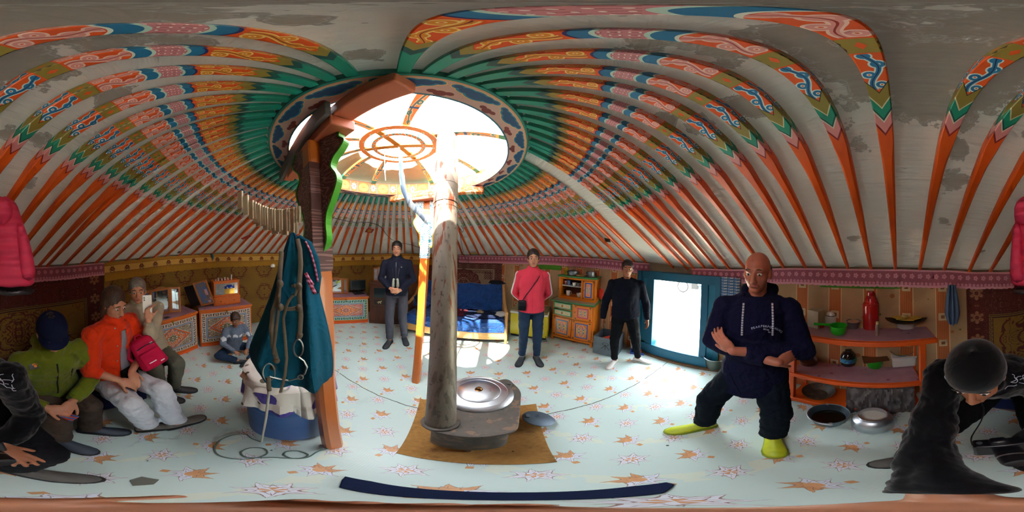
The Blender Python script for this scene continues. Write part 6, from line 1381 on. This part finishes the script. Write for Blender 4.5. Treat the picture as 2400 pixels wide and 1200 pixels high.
b = MB(); b.tube([q+Vector((0,0,.06))]+[onsurf(g, w(.10-.20*t,0,1.10+.30*t), F, .004) for t in (.1,.3,.5,.7,.9)]+[w(-.11,-.02,1.46)], .005, 6); b.build('strap', mBLP, BG, world=True)

# --- person in dark sweater
x, y = 1.36, 1.58
J, k, w, wd = standing(x, y, face_cam(x, y, .05), 1.55, .15, .20, dict(elR=(.29,-.03,1.10), elL=(-.29,-.03,1.10), wrR=(.315,.03,.84), wrL=(-.315,.03,.84), hR=((.05,.1,-1),(-1,.2,0),.35), hL=((-.05,.1,-1),(1,.2,0),.35)), toe=.5)
J['anL'] = w(-.22,-.05,.085); J['knL'] = w(-.16,.02,.5); J['toeL'] = wd(-1,.5,0); J['anR'] = w(.12,.02,.085)
P = EM('person', (x, y, 0), 'person in plain dark navy sweater, black trousers and white shoes beside the metal box', 'person')
o, h, Hd = make_body(P, J, mSK2, k, .007, 1.1); hairdo(P, J, h, Hd, k, mHAIR, 'short'); g = top_garment(P, J, cloth('midnight_sweater', '#121622', .25, 7), 'sweater', k, hem=-.10, ex=.03, fat=1.12, sr=(.07,.062,.05)); trousers(P, J, mBKC, k, (.105,.075,.052), fat=1.1)
for s_ in 'RL': shoe(P, J, s_, mWSH, mWSO, mWHT, k)

# --- large person in navy hoodie, arms crossed
x, y = .98, .06
J, k, w, wd = standing(x, y, face_cam(x, y, .0), 1.77, .12, .19, dict(elR=(.235,.06,1.10), elL=(-.26,.09,1.05), wrR=(-.10,.235,1.07), wrL=(.10,.215,1.125), hR=((-.80,-.60,.05),(-.3,-.9,-.1),.25), hL=((.75,-.25,.62),(-.2,-.95,.15),.30)), lean=-.01)
f1 = G(1625, 1002); f2 = G(1812, 1040)
J['anR'] = Vector((f1.x+.03, f1.y-.05, .085)); J['toeR'] = Vector((-.75,.66,0)); J['anL'] = Vector((f2.x+.055, f2.y+.0, .085)); J['toeL'] = Vector((-1,-.02,0)); J['knR'] = J['hipR'].lerp(J['anR'], .48)+Vector((-.02,.06,0)); J['knL'] = J['hipL'].lerp(J['anL'], .48)+Vector((-.07,-.02,0))
for q in ('pel','chs','nk','hd','shR','shL','hipR','hipL'): J[q] = J[q]-Vector((0,0,.115))
for q in ('elR','elL','wrR','wrL'): J[q] = J[q]-Vector((0,0,.035))
J['hf'] = wd(.25,1,-.12); J['brow'] = mHAIR2
P = EM('person', (x, y, 0), 'large person in navy hooded sweatshirt with crossed arms and yellow-green shoes', 'person')
mHOOD = cloth('navy_hoodie', '#11132e', .25, 6, .9, .45, 0, .018)
o, h, Hd = make_body(P, J, mSK3, k, .0048, 1.08); hairdo(P, J, h, Hd, k, mHAIR2, 'bald')
g = top_garment(P, J, mHOOD, 'hooded_sweatshirt', k, hem=-.36, ex=.028, fat=1.04, sr=(.074,.070,.052), cuff=.86, collar=.0, hood=True, wr=.018, flare=1.04, vox=.007)
trousers(P, J, cloth('black_track', '#0e1620', .3, 6), k, (.105,.085,.072), wr=.02, low=.95)
mLIM = mat('lime_shoe', lambda: mix(noi(coord(), 30, 2), '#a8b812', '#c8d42a'), .5); mLIS = mat('lime_sole', '#8a9a2a', .5)
for s_ in 'RL': shoe(P, J, s_, mLIM, mLIS, mat('lime_lace', '#d0dc4a', .6), k*1.05)
F = (-Vector((x, y, 0))).normalized(); U = Vector((0,0,1)); Rt = Vector((-F.y, F.x, 0))   # Rt: to the right as seen by the camera
Rt = U.cross(F)*1.0 if (U.cross(F)).dot(Vector((0,-1,0))) > 0 else -U.cross(F)
mLET = mat('white_print', '#c8d0e0', .7); mLEB = mat('blue_print', '#3a62b0', .7)
c0 = S(1806, 782, .78); cc0 = c0; Rt, U_ = (Rt-U*.30).normalized(), None; U2 = F.cross(Rt) if F.cross(Rt).z > 0 else -F.cross(Rt); U = U2; decal(P, g, 'PEAKPERFORMANCE', cc0, Rt, U, .0185, mLEB, .8, .004, 'chest_lettering', .12); decal(P, g, 'PEAKPERFORMANCE', cc0+U*.001, Rt, U, .0165, mLET, .8, .0065, 'chest_lettering', .22)
decal(P, g, 'EST.86', cc0-U*.018-Rt*.012, Rt, U, .011, mLET, 0, .004, 'small_lettering'); decal(P, g, 'CA.', cc0-U*.030+Rt*.010, Rt, U, .010, mLET, 0, .004, 'small_lettering')
mCRD = mat('speckled_cord', lambda: mix(gt(fr(sep(coord())[2]*70), .5), '#6a7490', '#c8ccd4'), .8)
for sx in (.07, -.085):
    b = MB(); b.tube([onsurf(g, w(sx*(1-.0*i),0,1.32-.035*i), wd(0,1,0), .005) for i in range(6)], .006, 8); b.build('drawstring', mCRD, P, world=True)
b = MB(); b.tube([onsurf(g, w(.14-.02*i,0,.88-.05*i), wd(0,1,0), .002) for i in range(6)], .0025, 6); b.build('pocket_seam', mNVC, P, world=True)

# --- crouching child behind the coat
x, y = -2.16, -.32; rz = face_cam(x, y, .35); k = .66; M = Matrix.Translation((x, y, 0)) @ Matrix.Rotation(rz, 4, 'Z'); w = lambda x, y, z: M @ Vector((x, y, z)); wd = lambda x, y, z: M.to_3x3() @ Vector((x, y, z))
J = dict(pel=w(0,-.05,.14), chs=w(0,.0,.34), nk=w(0,.03,.53), hd=w(0,.06,.655), hf=wd(.1,1,-.25), shR=w(.13,.03,.49), shL=w(-.13,.03,.49), hipR=w(.07,-.04,.13), hipL=w(-.07,-.04,.13), knR=w(.27,.16,.15), knL=w(-.27,.16,.15), anR=w(.06,.24,.07), anL=w(-.06,.30,.07), toeR=wd(-1,.3,0), toeL=wd(1,.3,0), elR=w(.20,.10,.32), elL=w(-.20,.10,.32), wrR=w(.09,.24,.24), wrL=w(-.07,.25,.24), hs=1.22)
J['hR'] = (wd(-.6,.5,-.4), wd(-.3,-.2,-1), .6); J['hL'] = (wd(.6,.5,-.4), wd(.3,-.2,-1), .6)
P = EM('person', (x, y, 0), 'child in grey patterned sweater and jeans sitting on the floor against the chest', 'person')
o, h, Hd = make_body(P, J, mSK2, k, .006); hairdo(P, J, h, Hd, k*1.22, mHAIR2, 'fringe')
def swt():
    o_ = coord(); x, y, z = sep(o_); n = noi(comb(x*18, y*18, z*30), 2, 2); c = mix(n, '#4c5a6c', '#7c8898'); bz = z-.40; return mix(lt(ab(bz+.012*sin((x+y)*90)), .022)*gt(fr((x-y)*9), .25), c, '#d0d4d8')
top_garment(P, J, mat('patterned_knit', swt, .9, bump=lambda: noi(coord(), 60, 2), bstr=.4), 'sweater', k, hem=-.1, ex=.03, sr=(.075,.068,.05)); trousers(P, J, mJEAN, k, (.11,.09,.07))
for s_ in 'RL': shoe(P, J, s_, mSHO, mSOL, None, k*.95)
# --- seated people along the bench
def seated(pel, f, kn, an, toe, head, hf, arms, k=1.0, sw=.185, hip=.09):
    """world coordinates: pel point, f facing, kn/an pairs (R,L), toe pairs, head point"""
    f = Vector(f).normalized(); r = f.cross(Vector((0,0,1))).normalized(); pel = Vector(pel); head = Vector(head); hf = Vector(hf).normalized()
    nk = head-Vector((0,0,.145*k))-hf*.03; sp = (nk-pel); chs = pel+sp*.5-f*.035; sh = nk-sp.normalized()*.07*k
    J = dict(pel=pel, chs=chs, nk=nk, hd=head, hf=hf, shR=sh+r*sw*k, shL=sh-r*sw*k, hipR=pel+r*hip*k-Vector((0,0,.02)), hipL=pel-r*hip*k-Vector((0,0,.02)), knR=Vector(kn[0]), knL=Vector(kn[1]), anR=Vector(an[0]), anL=Vector(an[1]), toeR=Vector(toe[0]), toeL=Vector(toe[1]))
    J.update(arms); return J, f, r
Z = Vector((0,0,1))
# green jacket
s1, s2 = G(140, 1047), G(222, 1020)
pel = Vector((-.29,-1.02,.53)); f = Vector((-.12,1,0)).normalized(); r = f.cross(Z)
hd = S(122, 782, .90)
J, f, r = seated(pel, f, [(s1.x-.02, s1.y-.04, .50), (s2.x-.01, s2.y-.03, .50)], [(s1.x-.02, s1.y-.05, .085), (s2.x-.01, s2.y-.05, .085)], [(-.35,1,0), (-.8,.8,0)], hd, (.15,1,-.45), {}, 1.0)
c = S(150, 942, .72); c.z = .60
J['elR'] = J['shR']+Vector((.07,.02,-.27)); J['elL'] = J['shL']+Vector((-.08,.03,-.27)); J['wrR'] = c+r*.06-f*.05+Z*.03; J['wrL'] = c-r*.07-f*.05+Z*.03
J['hR'] = (-r*.7+f*.5-Z*.3, -Z*.6-f*.6, .7); J['hL'] = (r*.7+f*.5-Z*.25, -Z*.6-f*.6, .7)
P = EM('person', (pel.x, pel.y, .02), 'seated person in green rain jacket and brown trousers with clasped hands', 'person')
mGRN = cloth('moss_green_shell', '#67761a', .18, 5, .6, .4, .15, .012)
o, h, Hd = make_body(P, J, mSK1, 1.0, .005); hairdo(P, J, h, Hd, 1.0, mHAIR, 'short'); cap_hat(P, h, Hd, 1.0, cloth('navy_cap', '#141a34', .2))
g = top_garment(P, J, mGRN, hem=-.12, ex=.035, sr=(.078,.068,.052), collar=.07, wr=.024, cuff=.97, vox=.007, hood=True, fat=1.03); trousers(P, J, cloth('taupe_trousers', '#4c4038', .18, 6), r=(.10,.078,.07), wr=.02)
for s_ in 'RL': shoe(P, J, s_, mat('blue_grey_shoe', '#3a4452', .6), mSOL, mSHO)
fr_ = (f+Vector((0,0,0))).normalized()
b = MB(); N_ = f; b.tube([onsurf(g, J['nk'].lerp(J['pel'], t)+r*.02, N_, .002) for t in (.12,.25,.4,.55,.7,.85)], .005, 6); b.build('zip', mBLP, P, world=True)
b = MB(); b.tube([onsurf(g, J['nk'].lerp(J['pel'], t)-r*(.07+.03*(t-.3)), N_, .002) for t in (.3,.4,.5)], .004, 6); b.build('chest_zip', mBLP, P, world=True)
b = MB(); q = onsurf(g, J['shR']-r*.06-Z*.03, (N_+Z*.6).normalized(), .003); M = frame(q, (N_+Z*.6).normalized(), Z); b.box(q, (.07,.003,.05), M); pt = b.build('shoulder_patch', mBLP, P, world=True, bev=.004)
b = MB(); [b.sph(M @ Vector((dx, .003, dz)), (rr, .002, rr*1.15), 8, 6, M) for dx, dz, rr in ((0,-.006,.009),(-.012,.006,.0045),(-.004,.011,.0045),(.005,.011,.0045),(.012,.005,.0045))]; b.build('paw_print', mat('orange_print', '#d8862a', .6), pt, world=True)
b = MB(); b.box(c+f*.0-Z*.045, (.11,.055,.012), frame(c, (r*.9+f*.3).normalized())); one('striped_wallet', b, mat('striped_cover', lambda: mix(gt(fr(noi(coord(), .01, 0)+(sep(coord())[0]+sep(coord())[1])*30), .5), '#c84a2a', '#2a62b0'), .5), 'small red and blue striped wallet held under the clasped hands of the person in green', 'wallet', bev=.003)
# orange jacket
s1, s2 = G(385, 1003), G(430, 992)
pel = Vector((-.73,-.93,.53)); f = Vector((-.05,1,0)).normalized(); hd = S(268, 712, 1.17)
J, f, r = seated(pel, f, [(-.56,-.60,.55), (-.77,-.56,.56)], [(s1.x+.06, s1.y-.06, .085), (s2.x+.05, s2.y-.02, .085)], [(-.9,.75,0), (-1,.62,0)], hd, (.1,1,-.3), {}, 1.0)
c = S(312, 893, .93); c.z = .68
J['elR'] = J['shR']+Vector((.06,.05,-.28)); J['elL'] = J['shL']+Vector((-.09,.08,-.27)); J['wrR'] = c+r*.05-f*.06+Z*.02; J['wrL'] = c-r*.07-f*.07+Z*.03
J['hR'] = (-r*.5+f*.7-Z*.45, -Z*.6-f*.5, .55); J['hL'] = (r*.5+f*.7-Z*.35, -Z*.6-f*.5, .55)
P = EM('person', (pel.x, pel.y, .02), 'seated person in bright orange jacket and white trousers with legs stretched out', 'person')
mORJ = cloth('orange_shell', '#e0380c', .14, 5, .6, .4, .15, .012)
o, h, Hd = make_body(P, J, mSK1, 1.0, .005); hairdo(P, J, h, Hd, 1.0, mHAIR2, 'long')
g = top_garment(P, J, mORJ, hem=-.16, ex=.032, sr=(.078,.07,.058), cuff=.45, collar=.06, wr=.024, vox=.007); trousers(P, J, cloth('white_trousers', '#c2c6cc', .1, 6), r=(.10,.08,.075), wr=.024, low=.93)
for s_ in 'RL': shoe(P, J, s_, mat('taupe_shoe', '#6a6258', .6), mSOL, mLAC)
b = MB(); rows = []
for t in (.1,.25,.45,.65,.85): q = onsurf(g, J['nk'].lerp(J['pel'], t), f, .003); ww = .018+.035*t; rows.append([q-r*ww, q-r*ww*.3+f*.004, q+r*ww*.3+f*.004, q+r*ww])
b.add([p for q in rows for p in q], [(i*4+j, i*4+j+1, i*4+j+5, i*4+j+4) for i in range(4) for j in range(3)]); q = b.build('grey_shirt', cloth('grey_shirt', '#8a8890', .1), P, world=True); md_ = q.modifiers.new('t', 'SOLIDIFY'); md_.thickness = .004
q = onsurf(g, J['nk'].lerp(J['pel'], .78), f, .03); b = MB(); b.box(q, (.13,.06,.09), frame(q, f)); one('belt_pouch', b, mBKC, 'black belt pouch in the lap of the person in orange', 'pouch', bev=.015)
[MB().sph(onsurf(g, J['nk'].lerp(J['pel'], t)+r*.06, f, .003), .006).build('snap_button', mALU, P, world=True) for t in (.05,.3,.55,.9)]
# phone person on the chair
pel = Vector((-1.26,-.98,.53)); f = Vector((.55,.8,0)).normalized(); hd = S(322, 682, 1.50)
s1, s2 = G(388, 938), G(412, 923)
J, f, r = seated(pel, f, [(-1.02,-.78,.52), (-1.17,-.66,.53)], [(s1.x-.02, s1.y-.06, .085), (s2.x-.04, s2.y-.04, .085)], [(-.1,1,0), (-.4,1,0)], hd, (.75,.72,-.05), {}, .98)
ph = S(345, 716, 1.22)
J['elL'] = S(352, 790, 1.22); J['wrL'] = S(348, 750, 1.22); J['elR'] = J['shR']+Vector((.02,.10,-.27)); J['wrR'] = J['elR']+Vector((-.02,.22,.0)); J['hL'] = (Vector((-.05,0,1)), Vector((.3,.95,0)), .5); J['hR'] = (f, -Z, .5)
P = EM('person', (pel.x, pel.y, .02), 'seated person in beige jacket and grey-green trousers holding up a white phone', 'person')
o, h, Hd = make_body(P, J, mSK1, .98, .006); hairdo(P, J, h, Hd, .98, mat('grey_hair', lambda: mix(noi(coord(), 60, 2), '#4a4540', '#8a8478'), .6, bump=lambda: noi(coord(), 90, 2), bstr=.4), 'short')
g = top_garment(P, J, cloth('beige_fleece', '#a39880', .15, 6), k=.98, hem=-.1, ex=.03, sr=(.072,.064,.05), cuff=.9, collar=.05); trousers(P, J, cloth('grey_green_trousers', '#5a594c', .15, 6), .98, (.10,.078,.068))
for s_ in 'RL': shoe(P, J, s_, mat('brown_shoe', '#2e2a28', .6), mSOL, mLAC)
n_ = -Vector((ph.x, ph.y, 0)).normalized(); M = frame(ph+Z*.012, n_); PHN = emp('phone', M=M, label='white smartphone held up by the person in beige', cat='phone'); PHN.rotation_euler = M.to_euler()
b = MB(); b.box((0,0,0),(.072,.009,.145)); b.build('case', mWHT, PHN, bev=.004); b = MB(); [b.lathe([(0,.0),(.006,.0),(.006,.002),(0,.002)], 14, Matrix.Translation((.02-.0*i,.0045,.052-.018*i)) @ Matrix.Rotation(-PI/2, 4, 'X')) for i in range(2)]; b.build('lens', mBLP, PHN); 
# pink backpack on the lap
mBAG = cloth('crimson_nylon', '#b5123c', .12, 5, .6); M = frame(S(345, 826, 1.12), (.45,.8,.35), (.25,-.2,1)); BP = emp('backpack', M=M, label='crimson pink backpack lying on the lap of the person with the phone', cat='backpack'); BP.rotation_euler = M.to_euler()
b = MB(); b.box((0,0,0),(.21,.11,.27), taper=.8); ob = b.build('body', mBAG, BP, bev=.035, seg=4)
b = MB(); b.box((0,.06,-.04),(.16,.035,.14)); b.build('front_pocket', mBAG, BP, bev=.015); b = MB(); b.tube([(-.07,.065,.07),(0,.075,.085),(.07,.065,.07)], .004, 6); b.build('zip', mBLP, BP)
b = MB(); b.tube([(-.03,-.0,.135),(-.02,0,.16),(.02,0,.16),(.03,0,.135)], .007, 8); b.build('handle', mBAG, BP); b = MB(); b.tube([(.07,-.05,.12),(.13,-.06,0),(.07,-.05,-.13)], .014, 8, flat=.4); b.build('strap', mBAG, BP)
[MB().box(c_, d_).build('printed_mark', mWHT, BP) for c_, d_ in (((.02,.0795,-.06),(.055,.002,.007)),((-.045,.0795,-.085),(.03,.002,.008)),((-.05,.057,.075),(.022,.003,.016)))]
# --- person in black holding the round camera's pole, leaning forward from the bench
pel = Vector((.13,-1.13,.53)); f = Vector((-.05,1,0)).normalized(); hd = S(2290, 880, .50)
kL = Vector((-.07,-.42,.52)); kR = Vector((.36,-.50,.52)); fo = G(62, 1108)
J, f, r = seated(pel, f, [kR, kL], [(.37,-.52,.085), (fo.x+.02, fo.y-.03, .085)], [(.3,1,0), (-.75,.9,0)], hd, (-.12,1,-.38), {}, 1.0)
J['nk'] = hd+Vector((.0,-.10,-.105)); J['chs'] = J['pel'].lerp(J['nk'], .5)+Vector((0,-.03,.05)); sh = J['nk']+Vector((0,-.05,-.03)); J['shR'] = sh+Vector((.19,.02,-.01)); J['shL'] = sh+Vector((-.17,-.03,-.01))
J['elR'] = Vector((.235,-.33,.80)); J['wrR'] = Vector((.055,-.085,.745)); J['hR'] = (Vector((-.55,.83,.0)), Vector((.1,.1,1)), .75)
J['elL'] = Vector((-.085,-.63,.71)); J['wrL'] = Vector((.035,-.44,.645)); J['hL'] = (Vector((-.45,.75,-.25)), Vector((.3,.1,-1)), .28)
J['hu'] = (0,.4,1)
P = EM('person', (pel.x, pel.y, .02), 'person in black printed jacket and dark cap leaning forward with outstretched arm', 'person')
mBJK = cloth('blue_black_jacket', '#05060b', .3, 6, .85, .4, .2, .012)
def printed():
    o_ = coord(); c = mix(noi(o_, 6, 3), '#0e1118', '#191d28'); x, y, z = sep(o_); n = noi(o_, 26, 1, .4, 2.5)
    return c
o, h, Hd = make_body(P, J, mSK2, 1.0, .0048); hairdo(P, J, h, Hd, 1.0, mHAIR, 'short'); cap_hat(P, h, Hd, 1.04, mBJK, brim=False)
g = top_garment(P, J, mBJK, hem=-.12, ex=.034, sr=(.080,.070,.056), cuff=.93, collar=.04, wr=.026, vox=.007, fat=1.04); trousers(P, J, cloth('charcoal_trousers', '#17171b', .2, 6), r=(.10,.078,.066), wr=.02)
shoe(P, J, 'L', mat('grey_trainer', lambda: mix(noi(coord(), 30, 2), '#4a4844', '#6a6660'), .7), mSOL, mBLP, 1.05); shoe(P, J, 'R', MATS['grey_trainer'], mSOL, mBLP, 1.05)
# white brush print on the chest and shoulder
random.seed(11); Fn = Vector((-.02,.75,.66)).normalized()
for i in range(26):
    t = random.uniform(.0, .45); q0 = J['nk'].lerp(J['pel'], t)+Vector((random.uniform(-.2,.14), 0, 0)); pts = []
    a = random.uniform(0, 6)
    for j in range(6): a += random.uniform(-1.1, 1.1); q0 = q0+Vector((math.cos(a)*.010, math.sin(a)*.007, -math.sin(a)*.006)); pts.append(onsurf(g, q0, Fn, .0022))
    if all((pts[j]-pts[j+1]).length < .04 for j in range(5)): MB().tube(pts, .0014, 5).build('white_print', mLET, P, world=True)
# hand camera
M = frame(Vector((.085,-.405,.70)), (-.35,.9,.25)); DC = emp('black_camera', M=M, label='black handheld camera with lens held in the lap of the person in black', cat='camera'); DC.rotation_euler = M.to_euler()
b = MB(); b.box((0,0,0),(.13,.06,.085)); b.box((0,0,.052),(.055,.05,.03), taper=.7); b.build('body', mBLP, DC, bev=.008); b = MB(); b.lathe([(0,0),(.034,0),(.034,.03),(.036,.032),(.036,.09),(.033,.1),(.03,.098),(0,.09)], 28, Matrix.Translation((-.01,.03,-.002)) @ Matrix.Rotation(-PI/2, 4, 'X')); b.build('lens', mBLP, DC)
b = MB(); b.lathe([(.0362,.05),(.037,.052),(.037,.056),(.0362,.058)], 28, Matrix.Translation((-.01,.03,-.002)) @ Matrix.Rotation(-PI/2, 4, 'X')); b.build('lens_ring', mALU, DC); b = MB(); b.lathe([(0,.0),(.008,0),(.008,.006),(0,.007)], 14, Matrix.Translation((.048,0,.042))); b.build('dial', mALU, DC)
b = MB(); b.tube(sm_path([M @ Vector((.065,0,.03)), Vector((.17,-.45,.72)), Vector((.16,-.56,.86)), J['nk']+Vector((.07,.02,.0))], 5), .006, 6, flat=.4); b.build('strap', mBLP, DC, world=True)
# ------------------------------------------------------------------ light, sky, camera
w = bpy.data.worlds.new('World'); SC.world = w; w.use_nodes = True; nt = w.node_tree; nt.nodes.clear()
o_ = nt.nodes.new('ShaderNodeOutputWorld'); bg = nt.nodes.new('ShaderNodeBackground'); nt.links.new(bg.outputs[0], o_.inputs[0])
bg.inputs[0].default_value = (.86, .93, 1.0, 1); bg.inputs[1].default_value = SKY
sun = bpy.data.lights.new('sun', 'SUN'); sun.energy = SUN; sun.angle = R_(.8); sun.color = (1, .95, .86)
so = bpy.data.objects.new('sun', sun); COL.objects.link(so); d = Vector((.05, 1.48, -2.3)).normalized(); so.rotation_euler = d.to_track_quat('-Z', 'Y').to_euler(); so.location = (0, -4, 6)
def portal(name, loc, rot, sx, sy):
    l = bpy.data.lights.new(name, 'AREA'); l.shape = 'RECTANGLE'; l.size = sx; l.size_y = sy; l.cycles.is_portal = True
    o = bpy.data.objects.new(name, l); COL.objects.link(o); o.location = loc; o.rotation_euler = rot
portal('roof_portal', (CX, CY, ZT+.21), (0, 0, 0), 1.5, 1.5)
pc = DM @ Vector(((l1+r1)/2, .12, (zs+zo)/2)); portal('door_portal', pc, (-dn).to_track_quat('-Z', 'Y').to_euler(), r1-l1+.05, zo-zs+.05)
cam = bpy.data.cameras.new('camera'); cam.type = 'PANO'; co = bpy.data.objects.new('camera', cam); COL.objects.link(co)
for tgt in (cam, getattr(cam, 'cycles', None)):
    try: tgt.panorama_type = 'EQUIRECTANGULAR'; tgt.latitude_min = -PI/2; tgt.latitude_max = PI/2; tgt.longitude_min = -PI; tgt.longitude_max = PI
    except Exception: pass
cam.clip_start = .02; cam.clip_end = 300
co.matrix_world = Matrix.Translation((0,0,H)) @ TILT.to_4x4() @ Matrix.Rotation(PI/2, 4, 'X')
SC.camera = co
vs_ = SC.view_settings; vs_.view_transform = 'Standard'; vs_.look = 'None'; vs_.gamma = 1; vs_.exposure = EXPO; vs_.use_curve_mapping = False
SC.cycles.use_denoising = True; SC.cycles.max_bounces = 5; SC.cycles.diffuse_bounces = 4; SC.cycles.glossy_bounces = 3; SC.cycles.transmission_bounces = 3; SC.cycles.transparent_max_bounces = 4; SC.cycles.use_adaptive_sampling = True; SC.cycles.adaptive_threshold = .1; SC.cycles.adaptive_min_samples = 10; SC.cycles.caustics_reflective = False; SC.cycles.caustics_refractive = False
SC.cycles.sample_clamp_indirect = 6
